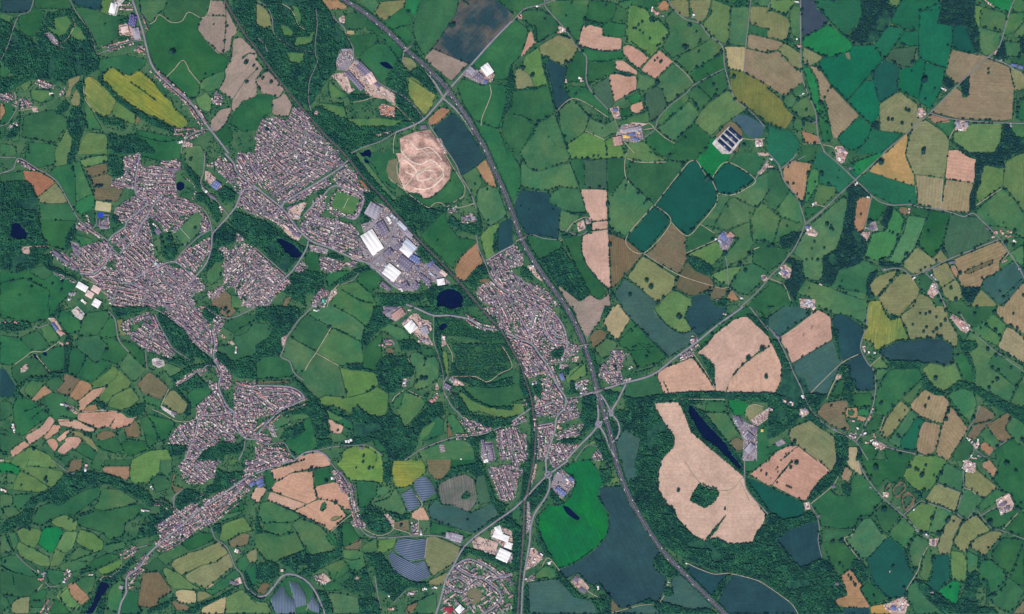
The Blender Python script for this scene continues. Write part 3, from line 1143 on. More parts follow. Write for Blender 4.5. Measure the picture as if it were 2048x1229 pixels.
z 0 1210 1060 1300 1040 1280 1080 1210 1090
z -30 0 0 310 0 200 40 0 90
y P 1730 650 1780 610 1940 660 1910 760 1740 700
y P 1880 560 1950 520 2048 570 2048 720 1960 680 1880 620
y U 1900 740 1960 690 2048 740 2048 820 1960 800
y U 1530 580 1600 570 1660 620 1640 660 1550 640
y N 1680 1060 1740 1020 1800 1040 1820 1110 1740 1160 1690 1120
y P 500 930 540 900 600 960 540 1000
y P 1020 430 1060 430 1110 490 1100 540 1040 470
y U 0 160 50 100 70 200 20 220
y P 800 930 830 940 820 960 790 950
b w 1960 610 130 50 20
b w 1940 560 50 70 -20
b w 2020 680 60 50 20
b w 1980 760 100 90 25
b u 30 170 60 30 -30
b u 40 200 60 20 -30
b w 615 145 30 24 0
b g 1605 620 90 60 15
b g 1540 600 40 50 10
b w 1325 575 30 50 5
b w 1265 560 30 30 0
b c 1540 1190 70 30 0
b c 1545 1210 30 30 0
b w 1630 1190 60 50 -45
b w 1640 -10 10 10 0
b w 1850 10 60 30 0
b w 520 970 40 30 20
b w 1060 1080 12 30 -30
b w 1350 1030 40 24 0
b w 1430 1020 40 24 10
b w 1240 1060 40 30 0
b r 1080 1190 50 20 0
b d 680 100 30 20 -30
b l 1725 1115 30 14 30
b p 210 880 20 20 0
t 905 65 11
t 935 60 9
t 855 15 10
t 800 60 7
t 560 170 14
t 635 340 13
t 440 70 14
t 480 65 10
t 1160 520 11
t 1690 480 9
t 690 690 8
t 770 910 10
t 370 830 10
t 870 400 6
n 770 165 960 180 1000 200
n 700 110 750 160 830 160
n 1110 230 1240 200 1340 110
n 940 340 1060 300 1110 210
n 1340 340 1470 310
n 480 70 590 50
n 120 330 300 410 400 460 560 530
n 1440 910 1560 840
n 690 780 760 800 830 790
n 320 570 390 720
n 100 500 280 500 360 460
n 1500 360 1600 360
n 700 400 780 400
n 1450 310 1490 370
n 970 650 970 720
n 60 570 200 610
n 570 1080 620 1200
n 1080 890 1200 960 1380 990
n 650 900 620 960
@1 3
R b 1530 1000 1640 1060 1700 1000 1780 940 1860 980 1960 1080 1900 1180 1800 1228
R b 1600 860 1700 920 1780 940
R b 1700 1000 1620 940 1560 960
R b 1860 980 1940 940 2000 940
@1 2
s 0 655 120 650 240 665 330 720 370 760
s 0 735 60 745 120 800
s 60 700 150 705 230 740 200 790
s 160 770 260 770 330 750
@2 0
f M 290 10 620 0 600 90 580 170 550 250 530 350 440 240 330 130 270 50
f G 630 0 840 30 820 120 780 180 730 200 600 170 600 80
f G 840 50 920 80 910 150 870 185 790 180 820 120
f G 730 200 770 185 900 200 910 300 830 300 720 290
f G 100 90 220 80 320 130 370 190 360 250 200 350 200 270 170 210 80 160 70 110
f G 0 170 30 160 130 240 110 330 70 450 0 520
f P2 140 250 170 260 195 350 150 380 80 460 70 440 110 350
f K 215 370 370 280 470 310 530 390 460 510 400 525 320 480 230 450
f L 210 380 230 440 240 520 290 690 180 710 150 610 70 550 110 450
f K 30 560 70 545 150 610 180 700 30 720 20 620
f B 250 460 300 470 380 520 440 540 420 650 400 700 470 800 370 890 340 870 320 700 280 560 250 500
f G 530 400 590 450 600 640 590 660 430 660 440 540 470 500
f G 540 390 630 400 760 420 880 410 900 470 720 500 610 490 590 440
f P2 570 210 620 195 730 215 720 290 880 310 870 400 760 420 530 370 550 270
f L 960 40 1080 80 1120 170 1180 160 1260 270 1200 370 1110 460 1040 390 920 340 910 200 920 80
f P2 890 370 940 360 1010 400 1100 465 1020 555 930 480 890 420
f P2 1180 400 1290 500 1150 635 1030 560 1120 460
f P2 820 490 890 485 1000 570 1000 600 920 590 830 570
f P2 770 600 850 590 900 610 995 610 995 720 820 820 800 740
f G 610 490 820 490 830 570 620 680 600 640
f G2 640 690 770 620 800 760 820 830 780 880 660 780
f M 1000 580 1150 640 1140 670 1060 740 1000 720
f G 550 690 620 720 770 880 780 940 510 790 480 790
f V 920 790 1010 740 1040 810 960 840
f P2 960 840 1040 810 1060 880 980 920 930 880
f G 870 880 930 860 980 920 870 950
f G 420 700 580 690 500 770 460 780
f G 0 730 180 710 290 690 340 870 330 920 200 990 100 940 0 920
f G 0 930 100 940 190 1000 160 1100 60 1228 0 1228
f M 200 1000 340 920 380 1010 430 1160 450 1228 60 1228 160 1100
f M 370 900 480 790 620 940 580 1060 440 1160 390 1020
f M 620 950 750 1000 830 950 860 1060 720 1110 580 1050
f L 440 1160 590 1060 740 1120 760 1228 450 1228
f M 750 1120 830 1090 870 1160 900 1228 760 1228
f G 930 1130 1070 1140 1140 1228 910 1228
f M 840 980 1090 890 1100 980 900 1000 850 1020
f G2 1060 750 1150 690 1200 720 1240 850 1160 950 1110 980 1090 880 1060 830
f M 1160 640 1300 510 1420 600 1460 670 1250 840 1200 720 1150 680
f M 1190 390 1270 270 1220 160 1290 80 1390 150 1500 190 1600 310 1440 400 1280 470
f M 1300 490 1510 340 1600 310 1680 370 1690 430 1560 500 1420 590
f G 1430 600 1560 500 1690 440 1700 550 1560 620 1460 670
f G 1470 680 1700 560 1730 710 1640 780 1590 790 1510 720
f G 1390 750 1470 690 1590 800 1500 900 1440 800
f M 1160 950 1260 840 1390 750 1420 800 1320 900 1180 1020
f M 1150 1030 1420 810 1500 910 1460 980 1290 1140 1210 1080
f L 1460 980 1530 870 1640 780 1740 720 1790 800 1890 880 1820 910 1680 1010 1590 1090 1500 1020
f G 1140 1040 1290 1140 1320 1228 1140 1228 1060 1130
f G 1300 1150 1460 980 1590 1100 1540 1228 1290 1228
f V 1590 1100 1650 1130 1750 1228 1540 1228
f K 1260 0 1410 0 1420 140 1370 140 1270 60
f K 1420 10 1430 0 1590 0 1590 40 1550 150 1500 190 1450 140 1430 80
f L 1600 0 1900 60 1870 370 1720 360 1640 330 1520 200 1590 120
f M 1750 60 1900 60 1870 370 1730 370
f S 1700 375 1870 380 1850 580 1730 550
f K4 1870 390 2048 430 2048 690 1960 640 1850 580
f K4 1890 270 2048 310 2048 430 1880 380
f G 1900 200 2048 240 2048 300 1890 260
f B2 1910 50 2048 60 2048 240 1900 190
f M 1930 0 2048 0 2048 60 1940 30
f Y3 1740 560 1850 580 1960 630 2048 690 2048 1000 1890 860 1790 800 1750 700
f G 1600 0 1900 0 1890 60 1760 60
f G 0 0 260 0 270 40 110 60 60 110 0 70
f G 840 30 960 0 980 0 930 60 900 80
f G 980 0 1200 0 1160 60 1080 80 960 40
f O 1170 20 1230 5 1260 40 1250 90 1190 90 1160 60
f N 1640 1130 1620 1090 1740 970 1790 990 1850 1060 1800 1228
w 590 160 730 200 730 230 620 200 580 230
w 230 450 300 460 290 500 262 520 300 690 345 860 370 900 340 920 305 740 255 560
w 0 560 20 640 30 720 200 700 290 680 200 720 0 740
w 130 200 190 220 200 330 180 340 160 260
w 1090 140 1140 140 1140 180 1100 180
w 1830 900 1890 890 2040 1010 1990 1000 1880 920
w 830 570 900 580 980 600 900 610 840 590
w 2020 1030 2048 1000 2048 1090
w 1790 0 1890 0 1880 40 1780 50
l 1770 950 1800 920 1850 920 1900 930 2000 1000 2020 1030 2000 1090 1940 1110 1870 1080 1830 1020 1780 980
R b 350 0 230 40 110 70 40 130 0 180
R b 260 0 270 60 330 130 430 240 480 320 550 410 595 460 595 650 640 740 770 880
R b 1250 0 1300 80 1380 150 1500 190 1570 280 1680 370 1700 520 1740 680 1790 800 1890 880 1990 980 2020 1020
R c 1700 550 1600 600 1460 680 1390 750 1270 840 1170 950 1140 1040 1060 1100
R p 1280 490 1390 590 1460 680
R p 1050 1040 1140 1025
R p 1140 1030 1220 1100 1300 1150
R p 590 1050 720 1110 740 1120
R p 340 910 500 790 770 940
R c 1910 0 1890 200 1870 370 1855 580
R c 820 950 860 1060
R p 1840 1110 1940 1120 2020 1110
R p 900 1140 980 1228
R p 1040 1000 1100 990 1140 1030
y W 1630 1120 1740 1010 1850 1110 1750 1228
y U 830 1080 880 1000 960 990 1040 1010 1050 1120 990 1140 880 1130
y W 1600 1150 1640 1100 1750 1228 1680 1228
y P 850 1060 960 980 1090 990 1000 1030 1040 1100
y P 780 870 850 850 870 950 820 950
y P 360 210 430 220 440 260 380 250
y P 1940 1110 2000 1110 2010 1170 1950 1180
b g 930 1040 90 24 -15
b g 980 1035 110 24 -15
b l 1000 1040 70 24 -15
b o 845 1130 70 70 -10
b u 950 1080 70 24 -15
b y 915 1095 50 25 0
b u 990 1115 50 20 20
b w 1025 1080 24 40 -10
b w 400 240 30 40 30
b r 415 235 30 20 30
b r 390 260 50 20 -20
b u 825 885 40 25 0
b r 820 920 30 20 0
b w 850 930 24 30 0
b w 1960 1150 20 50 -10
b w 1985 1150 16 50 -10
b w 545 630 30 24 20
b w 560 650 30 20 0
b w 435 650 20 30 0
b r 1140 90 50 20 40
b r 1160 110 40 20 -40
b w 1120 75 20 40 20
b w 1200 130 30 20 0
b w 1450 130 20 30 -10
b w 210 50 40 16 -10
b r 60 140 40 24 30
b r 75 130 20 20 30
b w 300 0 60 16 0
v2 1670 1130 1740 1050
b W 1700 1165 130 30 42
b W 1725 1130 130 30 42
b W 1755 1095 130 30 42
b W 1785 1070 130 30 42
t 475 30 9
t 750 50 7
t 580 160 14
t 640 10 9
t 260 155 8
t 160 605 14
t 90 545 12
t 70 540 10
t 250 330 10
t 430 130 8
t 1040 180 10
t 1010 205 9
t 990 230 10
t 970 230 9
t 1020 250 8
t 1045 270 8
t 1100 315 10
t 920 225 8
t 1160 370 10
t 1210 320 11
t 1235 290 8
t 1180 360 9
t 1420 205 14
t 1475 260 10
t 1505 325 9
t 1380 385 16
t 1370 375 12
t 1400 380 11
t 1490 420 10
t 1520 540 10
t 1475 545 12
t 1525 510 8
t 1400 590 9
t 1355 545 10
t 1560 600 7
t 1610 685 12
t 1635 725 10
t 1620 770 12
t 1590 800 9
t 1530 865 9
t 1465 845 12
t 1485 880 10
t 1350 875 10
t 1285 920 10
t 1265 940 10
t 1320 775 12
t 1385 740 8
t 1455 665 9
t 1240 850 8
t 1225 795 8
t 1200 720 9
t 1160 670 16
t 1190 500 12
t 1160 470 7
t 1055 780 10
t 1075 880 10
t 1060 800 10
t 1155 950 10
t 910 795 7
t 955 930 8
t 620 940 12
t 605 925 8
t 750 990 9
t 770 965 9
t 705 980 11
t 510 830 9
t 455 825 9
t 430 715 9
t 450 740 9
t 385 710 8
t 510 755 8
t 650 760 10
t 290 1100 6
t 190 1010 12
t 205 975 10
t 220 970 9
t 270 940 9
t 135 970 10
t 370 940 12
t 415 1100 11
t 435 1170 10
t 440 1195 10
t 440 245 12
t 720 1030 6
t 650 1075 6
t 760 1190 6
t 1070 1145 9
t 1135 1205 8
t 1355 1080 12
t 1385 1105 9
t 1430 1020 10
t 1410 1030 10
t 1455 985 8
t 1770 620 15
t 1730 550 8
t 1820 570 9
t 1750 70 10
t 1745 100 10
t 1735 205 9
t 1730 245 6
t 1720 355 14
t 1670 420 14
t 1640 450 12
t 1620 460 10
t 1780 800 12
t 1875 880 10
t 1855 1160 12
t 1540 1195 9
t 1500 190 10
t 1550 240 9
t 1590 300 9
t 1860 850 8
t 1340 110 8
t 1640 340 8
t 1950 400 7
t 1945 195 8
t 1140 490 8
t 1200 590 8
t 1230 445 8
t 1300 500 8
t 1240 230 7
t 430 500 12
t 470 495 12
t 510 350 9
t 550 250 10
t 545 380 12
t 560 420 12
n 880 350 880 400
n 950 340 1020 390 1080 460
n 530 370 620 395 760 415 870 400
n 900 470 1020 560 1150 640
n 600 490 720 500 830 480
n 600 680 760 610
n 0 920 100 940 180 1000 340 910
n 170 1030 140 1100 80 1200
n 930 50 920 150 900 300
n 1010 570 995 720
n 340 920 400 1080 440 1200
n 300 60 330 130 430 230
n 1200 380 1250 440 1290 500
n 1510 720 1590 790
n 1690 430 1560 500 1420 590
n 780 180 840 190 900 200
n 1160 150 1220 210
n 1600 280 1700 390
@2 1
f M 460 0 900 0 910 40 760 40 620 60 500 40 470 60
f G 60 0 450 0 460 60 300 120 200 150 120 110
f G 0 0 50 100 70 180 70 260 0 430
f M 70 60 200 150 300 120 460 80 500 170 540 290 400 270 240 300 120 280 80 260
f B 70 300 240 310 310 330 290 390 400 450 380 500 370 690 240 670 110 650 20 470 20 400
f G 310 330 400 270 540 290 590 460 550 490 440 470 390 450 290 390
f M 390 450 480 480 550 500 500 560 440 620 380 600
f G 470 50 570 45 580 280 540 280 490 150
f G2 570 45 755 40 760 290 580 280
f P 545 290 670 290 760 295 770 540 650 550 600 470 570 400
f P 640 550 770 540 775 610 640 620
f P 560 670 620 630 770 610 780 870 790 1090 700 1020 600 890 555 770
f G 760 40 900 50 910 190 790 340 770 330
f M 770 340 910 200 1000 290 1140 410 930 670 780 610
f G 910 190 960 70 1250 60 1400 80 1400 110 1140 420 960 240
f L 910 0 1100 0 1250 60 1170 90 920 40
f M 1150 0 1500 0 1480 50 1400 80 1260 50
f C 1145 410 1410 80 1470 60 1600 220 1640 310 1630 400 1400 660 1270 550
f C 915 690 1140 425 1265 550 1060 800 1030 790
f C 1600 200 1720 75 1945 200 1850 290 1750 340 1650 320 1620 240
f V 1480 50 1520 0 1750 0 1720 70 1600 200 1550 170
f G 1740 70 1800 0 1980 0 2020 60 1950 190
f M 1760 330 1950 200 2048 150 2048 300 1960 440 1820 380
f M 1650 330 1750 340 1600 600 1500 570 1640 400
f M 1610 600 1760 350 1950 440 1900 550 1700 620
f G 1400 660 1500 570 1610 640 1640 690 1390 800
f L 1400 810 1640 700 1700 800 1600 900 1480 840 1410 850
f M 1710 810 1800 700 1740 620 1900 550 1930 720 1880 830 1720 910
f M 1910 480 2000 400 2048 420 2048 700 1930 700
f G 1930 720 2048 700 2048 950 1920 880
f G 1850 900 1930 880 2048 950 2000 1020 1880 1140 1800 1110 1740 1070 1770 1000
f L 1580 980 1710 920 1860 900 1770 1000 1730 1060 1620 1020
f N 1130 760 1270 560 1390 670 1390 800 1400 850 1340 970 1060 810
f N 780 640 920 700 1050 810 900 980 800 1090
f K 920 990 1050 820 1310 990 1290 1090 1190 1180 1150 1190
f B2 820 1120 900 1000 1160 1190 1150 1228 880 1228
f N2 1340 970 1410 860 1470 940 1560 960 1620 1050 1600 1110 1560 1100 1460 1140 1410 1140 1300 1070
f N 1590 1060 1730 1080 1700 1150 1620 1180 1570 1140
f O 1750 1090 1820 1170 1760 1190 1710 1160
f L 1160 1228 1280 1090 1430 1160 1440 1228
f B 1440 1150 1560 1120 1590 1170 1640 1228 1440 1228
f C 1900 1200 2048 1060 2048 1228 1900 1228
f G 110 660 200 660 380 700 390 760 220 860 150 760
f G 410 680 550 650 560 800 620 930 760 1110 690 1170 620 1130 560 1000 480 850
f T 350 1040 540 1180 620 1130 700 1180 780 1120 790 1228 460 1228
f P 820 1228 840 1200 880 1228
w 220 850 390 760 420 780 500 900 630 1130 540 1190 340 1030 260 910
w 1420 830 1480 830 1620 930 1580 990 1460 940 1400 860
w 380 620 470 640 470 680 400 680
w 590 570 640 580 640 650 600 640
w 1540 200 1600 190 1590 240 1540 230
w 390 450 480 480 600 480 540 500 470 490
w 80 900 160 960 170 1030 60 960
w 1640 1160 1730 1170 1700 1228 1650 1228
R c 0 740 60 690 150 650 250 680 370 690 390 670
R M 0 470 70 670 170 860 280 1020 360 1130 430 1228
R c 380 600 540 655 620 610
R p 440 620 500 550 600 510 630 560
R p 915 0 900 90 910 190 940 240
R p 1140 415 1410 75 1475 60 1520 130 1560 190
R p 1130 420 910 690 1050 800 1270 550 1140 415
R p 1270 550 1400 660 1510 560 1610 440 1640 380 1640 310 1600 220
R p 1650 320 1750 335 1860 290 1945 210 1720 70 1600 200
R p 390 700 400 690
R p 1390 800 1640 690
R p 1050 800 1330 970 1600 1060 1680 1080 1740 1070
R c 1700 800 1720 900 1740 1070 1840 1160
R p 1510 570 1620 640
R b 2048 1010 1960 1110 1850 1210 1830 1228
R b 1950 200 2000 120 2048 50
R p 1930 770 1980 750
R p 920 40 1010 70 1230 70
y U 1640 670 1690 620 1780 680 1720 780 1670 770
y P 120 900 180 890 230 970 250 1030 200 1000 150 950
y P 520 560 570 530 590 600 530 630
y P 590 520 630 510 630 560 590 570
y P 1960 160 2048 60 2048 100 1990 170
y P 1960 0 2048 0 2048 20 1980 20
y P 1990 980 2020 970 2040 1010 2010 1030
b u 1690 670 70 40 50
b d 1740 700 60 40 -50
b d 1700 720 40 30 0
b o 1745 660 50 50 45
b l 1670 710 50 30 50
b w 1630 685 14 14 0
b w 160 915 40 24 -30
b w 210 980 24 20 0
b r 540 575 50 20 -60
b w 540 600 30 30 0
b d 610 540 40 14 60
b w 1840 1165 24 24 0
b w 1645 1165 20 20 0
b d 2010 1000 30 20 -30
z 30 0 740 40 740 100 820 80 900 0 920
z 30 0 950 60 990 140 1040 260 1080 350 1180 380 1228 0 1228
t 70 425 7
t 135 452 7
t 325 455 8
t 285 308 8
t 195 140 8
t 355 280 9
t 380 268 8
t 510 38 8
t 560 40 8
t 600 50 14
t 650 25 9
t 690 25 8
t 755 15 9
t 755 130 7
t 695 275 12
t 760 300 10
t 760 400 12
t 765 415 12
t 765 480 10
t 770 540 12
t 775 600 12
t 775 640 12
t 780 735 14
t 805 610 10
t 805 340 7
t 910 262 9
t 905 290 6
t 1008 320 11
t 1073 380 11
t 1053 405 8
t 920 215 8
t 970 55 10
t 1185 85 7
t 1260 20 12
t 1360 95 18
t 1340 155 9
t 1400 65 8
t 1560 205 22
t 1580 220 16
t 1520 130 9
t 1635 320 11
t 1635 395 8
t 1690 325 10
t 1730 328 9
t 1795 315 9
t 1865 275 7
t 1825 380 8
t 1725 430 7
t 1450 610 12
t 1430 620 12
t 1615 600 8
t 1600 690 11
t 1800 690 10
t 1700 805 16
t 1820 890 14
t 1895 805 14
t 1865 940 14
t 1660 930 9
t 1610 1010 10
t 1690 1040 10
t 1780 1000 12
t 1760 1030 8
t 2015 710 13
t 1400 825 11
t 1380 720 9
t 940 640 8
t 1090 465 7
t 930 660 8
t 895 970 9
t 1075 1020 15
t 1110 1070 16
t 940 1135 12
t 800 1130 12
t 795 1080 8
t 1325 1000 9
t 1305 1020 9
t 1290 1090 12
t 1205 1155 12
t 1165 1195 14
t 1570 1110 12
t 1580 1080 10
t 1610 1020 9
t 1575 1140 10
t 1720 1120 14
t 1740 1070 8
t 1850 900 8
t 1945 430 9
n 460 70 500 170 540 280 590 460
n 560 660 560 800 620 930 770 1100
n 760 290 770 600
n 170 655 280 670 370 690
n 70 190 60 100 20 40
n 1280 1090 1350 1120 1420 1165
n 390 690 400 760
n 1900 480 1910 640 1930 720
n 790 1100 840 1180
n 1650 320 1700 330 1760 325
n 640 550 770 535
n 640 620 770 605
n 1600 990 1680 1050
n 930 100 950 60
@1 2
q 1790 0 1870 90 1960 190 2048 345
@2 2
R a 807 850 804 861 796 869 785 872 774 869 766 861 763 850 766 839 774 831 785 828 796 831 804 839 807 850
R a 714 940 711 951 703 959 692 962 681 959 673 951 670 940 673 929 681 921 692 918 703 921 711 929 714 940
q 0 345 60 450 110 600 155 740 170 870 190 960 185 1100 175 1228
f T 480 0 750 0 710 110 640 190 590 250 540 150
f S 810 0 860 0 945 100 840 270 770 210 730 120
f B2 880 0 1140 0 1130 30 1190 100 1290 190 1370 220 1440 190 1500 240 1440 290 1250 410 1200 350 1050 190 940 90
f L 1150 0 1410 0 1380 90 1440 185 1360 215 1280 180 1190 100 1130 30
f B 1420 0 1720 0 1700 80 1490 240 1440 180 1380 90
f G 860 270 945 110 1050 190 1150 320 940 360 850 300
f G 940 360 1020 290 1150 320 1240 390 1200 430 1040 490 990 470
f M 650 340 760 250 830 280 840 320 780 390 730 420
f N 620 250 650 190 720 180 770 220 700 300 640 330
f G 640 350 720 420 680 470 660 430
f P 1480 370 1560 300 1620 220 1760 110 1840 80 1910 85 2000 160 2048 240 2048 320 1960 370 1840 460 1760 560 1700 680 1640 680 1600 560 1620 480 1540 420
f P 1155 540 1240 480 1360 440 1440 400 1560 560 1630 670 1290 690 1215 700
f P 2048 330 2048 690 1710 690 1740 600 1840 470 1960 380
f G 920 600 1150 545 1210 700 980 740 890 710
f L 420 545 580 430 600 550 440 620
f M 780 650 890 630 870 690 800 690
f G 350 475 400 470 400 510 360 510
f O 745 470 830 460 835 520 780 550 740 510
f P 1135 780 1160 765 1330 760 1380 860 1430 1000 1700 1228 1190 1228 1300 1110 1300 1040 1240 960 1150 820
f M 1540 845 1720 850 1780 960 1860 1080 1850 1150 1780 1150 1640 980
f N 1740 1080 1800 1040 1860 1080 1850 1150 1780 1160
f G 1560 760 1700 760 1720 850 1540 840
f V 1730 740 1880 760 1890 800 1860 870 1780 870 1730 800
f K 1870 860 1880 800 1950 780 2000 800 2020 840 1900 920
f G 1950 1020 2048 940 2048 1228 1940 1228 1960 1130
f B2 820 1100 900 980 1030 1060 990 1228 840 1228
f G 520 1228 540 1180 620 1110 690 1120 640 1228
f L 620 1090 680 1050 720 1110 620 1100
f M 0 490 80 540 80 620 0 620
f L 0 630 60 630 110 740 0 770
f G 0 780 80 770 110 840 0 890
f G 1490 250 1740 100 1760 120 1620 220 1500 330
f G 1500 240 1740 60 1900 0 1960 50 1840 80 1750 110 1620 210 1500 310
f C 1920 0 2048 0 2048 110
w 380 0 430 0 520 200 580 330 660 570 700 660 750 650 830 700 860 700 840 760 760 760 700 680 650 640 620 500 560 360 540 250 440 80
w 560 720 660 700 680 860 660 960 600 1000 540 1020 580 940 540 900 560 800
w 720 680 880 690 860 740 760 810 740 760
w 720 870 760 880 850 960 850 1020 800 1070 770 980
w 880 710 980 740 1200 700 1290 690 1640 680 2048 690 2048 770 1700 740 1560 740 1440 800 1540 840 1640 980 1780 1150 1840 1228 1700 1228 1430 1000 1390 860 1330 760 1140 770 1150 820 1240 970 1300 1050 1290 1110 1190 1228 990 1228 1030 1060 960 990 860 980 800 860 860 820 940 840
w 640 1020 700 990 740 1100 800 1228 740 1228 680 1120
w 1500 380 1540 400 1620 470 1620 560 1610 640 1570 560 1550 480
w 740 0 780 0 780 60 730 90 700 120 720 60
w 620 340 650 350 680 470 700 640 660 560
w 160 600 240 590 230 740 180 700
w 60 480 130 620 180 800 200 1000 200 1228 140 1228 150 1000 130 800 60 640
w 380 1060 520 1060 560 1070 480 1100 400 1090
w 410 500 450 480 460 540 430 550
w 460 620 500 600 520 700 470 690
w 310 360 400 320 420 360 380 420 320 400
w 1130 290 1160 300 1250 400 1230 410
w 1250 700 1440 680 1440 760 1300 750
w 1860 60 2048 100 2048 240
l 1415 780 1440 790 1520 890 1620 1000 1700 1080 1760 1180 1800 1228 1740 1228 1640 1120 1530 1050 1450 920 1410 840
w 1630 1090 1670 1085 1700 1110 1680 1135 1640 1120
R M 430 0 500 130 570 290 630 470 680 660 730 830 780 1000 830 1228
R a 660 640 680 720 690 850 680 950 640 1010 540 1110 430 1228
R a 710 700 760 780 785 850 740 900 690 940
R a 785 850 840 910 860 980 840 1050 800 1085
R a 690 940 740 1020 780 1120 820 1200
R a 785 850 850 740 910 620
R a 540 720 660 680 900 610 1130 540 1300 410 1480 280 1640 150 1850 0
R a -10 220 60 260 160 300 220 380 280 460 320 530 370 640 430 730 420 810 360 880 340 1000 290 1150 270 1228
R b 260 0 360 80 420 180 440 280 440 360
R b 270 20 240 120 270 220 330 280 430 290
R b 0 0 60 80 140 220 160 290
R b 200 20 160 120 130 210
R b 330 450 420 430 500 350 550 310 600 300 600 250 640 190
R b 0 920 140 820 220 800 330 760
R b 210 950 330 930
R c 430 730 540 720
R b 1900 0 2048 190
R c 500 1228 600 1110 690 1120
R c 1780 870 1880 930 1830 1000 1860 1100 1840 1228
R p 1870 880 1880 810 1940 780 2010 800
R p 1440 360 1550 520 1640 680
R p 1700 690 1740 600 1850 470 2048 330
R p 1290 740 1520 740 1700 740
R c 830 420 850 500 880 560 890 600
R c 700 480 720 560 760 600 860 590
z 60 0 0 300 0 340 40 400 130 430 200 450 280 540 320 540 360 460 400 440 440 330 470 300 450 240 380 200 320 160 290 60 250 20 240
z 60 0 240 60 270 160 310 230 420 300 490 330 550 290 570 260 530 130 580 80 470 60 400 0 320
z 60 300 480 330 480 380 600 420 660 400 700 360 640 320 560
z 20 160 590 300 570 360 660 410 730 410 800 360 860 330 880 190 880 180 720
z -20 430 740 520 720 530 760 510 800 550 850 540 880 460 910 370 930 400 830 440 800
z 85 200 940 330 940 330 1060 270 1228 190 1228
z -15 340 1020 500 940 590 940 590 1010 400 1060 370 1070
z 60 300 1120 360 1080 530 1100 460 1200 400 1228 290 1228
z 70 0 940 40 960 60 1000 110 1020 130 1228 0 1228
z 60 780 350 860 340 940 380 900 420 880 520 880 590 960 560 950 600 780 620 700 560 680 480 770 440
z -30 1440 230 1480 240 1500 280 1440 400 1340 420 1340 390 1420 340
z 0 1400 420 1340 440 1370 400 1440 380
z -30 490 620 550 590 600 570 610 680 560 710 540 660
z 50 640 1180 700 1120 760 1180 720 1228 640 1228
z -20 0 900 120 870 120 920 0 960
z 0 80 740 130 740 130 790 80 790
y P 480 410 540 390 520 440 480 440
y U 380 460 440 460 460 480 380 500
y P 1900 910 2048 810 2048 890 1960 960 1920 930
y U 1760 860 1800 900 1960 960 1960 1080 1960 1228 1850 1228 1850 1040 1780 930
b l 530 640 50 40 -30
b w 580 650 30 20 -30
b w 560 690 30 20 0
b u 400 560 30 60 -20
b r 380 965 40 40 20
b g 1880 1030 50 60 40
b d 1900 1040 60 50 40
b g 1900 1130 80 50 -50
b d 1940 980 60 24 -40
b d 1820 910 80 24 60
b l 1800 930 60 24 60
b w 1370 400 60 12 -25
b w 1385 415 60 12 -25
b w 180 610 40 30 0
b w 230 1030 30 20 30
b w 270 1060 10 60 0
b w 200 60 10 40 10
b w 950 490 40 14 -40
b w 560 615 14 60 -20
b y 2000 990 20 20 0
b w 180 940 12 120 0
b w 1700 60 30 20 0
t 1330 75 16
t 1345 90 14
t 1380 90 8
t 1600 220 12
t 2030 560 14
t 1670 170 8
t 1750 100 9
t 1885 415 18
t 2000 340 18
t 1840 465 11
t 1800 510 8
t 1770 545 7
t 960 200 8
t 965 330 9
t 985 160 10
t 1080 235 12
t 1045 190 9
t 1090 370 9
t 1075 400 10
t 1130 460 10
t 820 480 12
t 830 500 10
t 1410 10 10
t 1455 175 8
t 1835 685 6
t 940 80 8
t 1000 490 12
t 700 480 10
t 640 210 9
n 940 90 1050 200 1150 310 1250 410
n 1140 20 1190 100 1290 185 1370 215 1440 185
n 840 290 950 180
n 1000 290 1110 370
n 1840 470 1990 350
n 1700 690 1740 600
n 1200 430 1100 500 980 530
n 520 150 580 270 600 320
n 1250 680 1210 600
n 460 560 600 430
@2 3
R a 314 115 311 127 302 136 290 139 278 136 269 127 266 115 269 103 278 94 290 91 302 94 311 103 314 115
q 172 0 160 80 120 260 100 340 90 600 70 860 60 960 45 1228
f V2 410 80 470 20 620 0 700 100 760 190 700 210 690 300 740 380 770 450 760 600 700 670 570 770 480 830 370 870 280 720 210 550 210 460 290 360 400 360 470 290 510 180 500 140
f B 700 215 890 210 960 330 1060 500 1200 730 1140 780 1130 860 1240 950 1190 1100 1160 1130 1080 1120 870 1190 730 1030 600 980 530 900 420 950 370 880 500 830 640 740 740 640 780 500 780 430 700 310
f B2 870 0 990 0 995 130 910 180
f P 1200 0 1700 0 1850 130 1880 230 2030 440 2010 510 1960 570 1930 660 1840 670 1720 670 1640 620 1550 650 1450 600 1320 460 1300 390 1230 340 1170 230 1170 110
w 1500 180 1640 230 1660 270 1620 330 1540 385 1420 320 1440 270
w 1720 430 1640 550 1570 640 1550 630 1620 540
w 980 0 1190 0 1160 100 1170 240 1230 350 1300 400 1320 470 1440 600 1540 650 1640 620 1720 670 1920 660 1960 560 2048 500 2048 1000 1990 960 1760 900 1640 890 1400 800 1300 740 1150 640 1030 460 960 330 920 190 1000 140
w 1130 790 1200 760 1280 840 1340 900 1250 950 1160 860
w 1210 1040 1240 1010 1290 1040 1280 1090 1220 1090
w 1600 1090 1650 990 1720 920 1760 910 1680 1050 1620 1140
w 2048 430 1930 310 1865 190 1850 130 1880 110 1895 180 2048 395
f B 1390 850 1450 830 1600 900 1740 920 1590 1090 1480 990
f B 1770 910 1960 960 2048 1020 2048 1228 1720 1228 1640 1140
f B2 1270 960 1330 910 1480 1030 1600 1150 1600 1190 1430 1190 1170 1130 1210 1090 1290 1080
f B2 120 980 340 950 420 960 560 1100 700 1130 800 1228 140 1228
f B2 800 1228 1030 1160 1120 1160 1200 1228
f M 190 910 270 840 370 890 350 940 170 950
f N 780 1100 870 1190 800 1228 790 1220
f C 1880 140 2048 210 2048 400 1960 340 1880 230
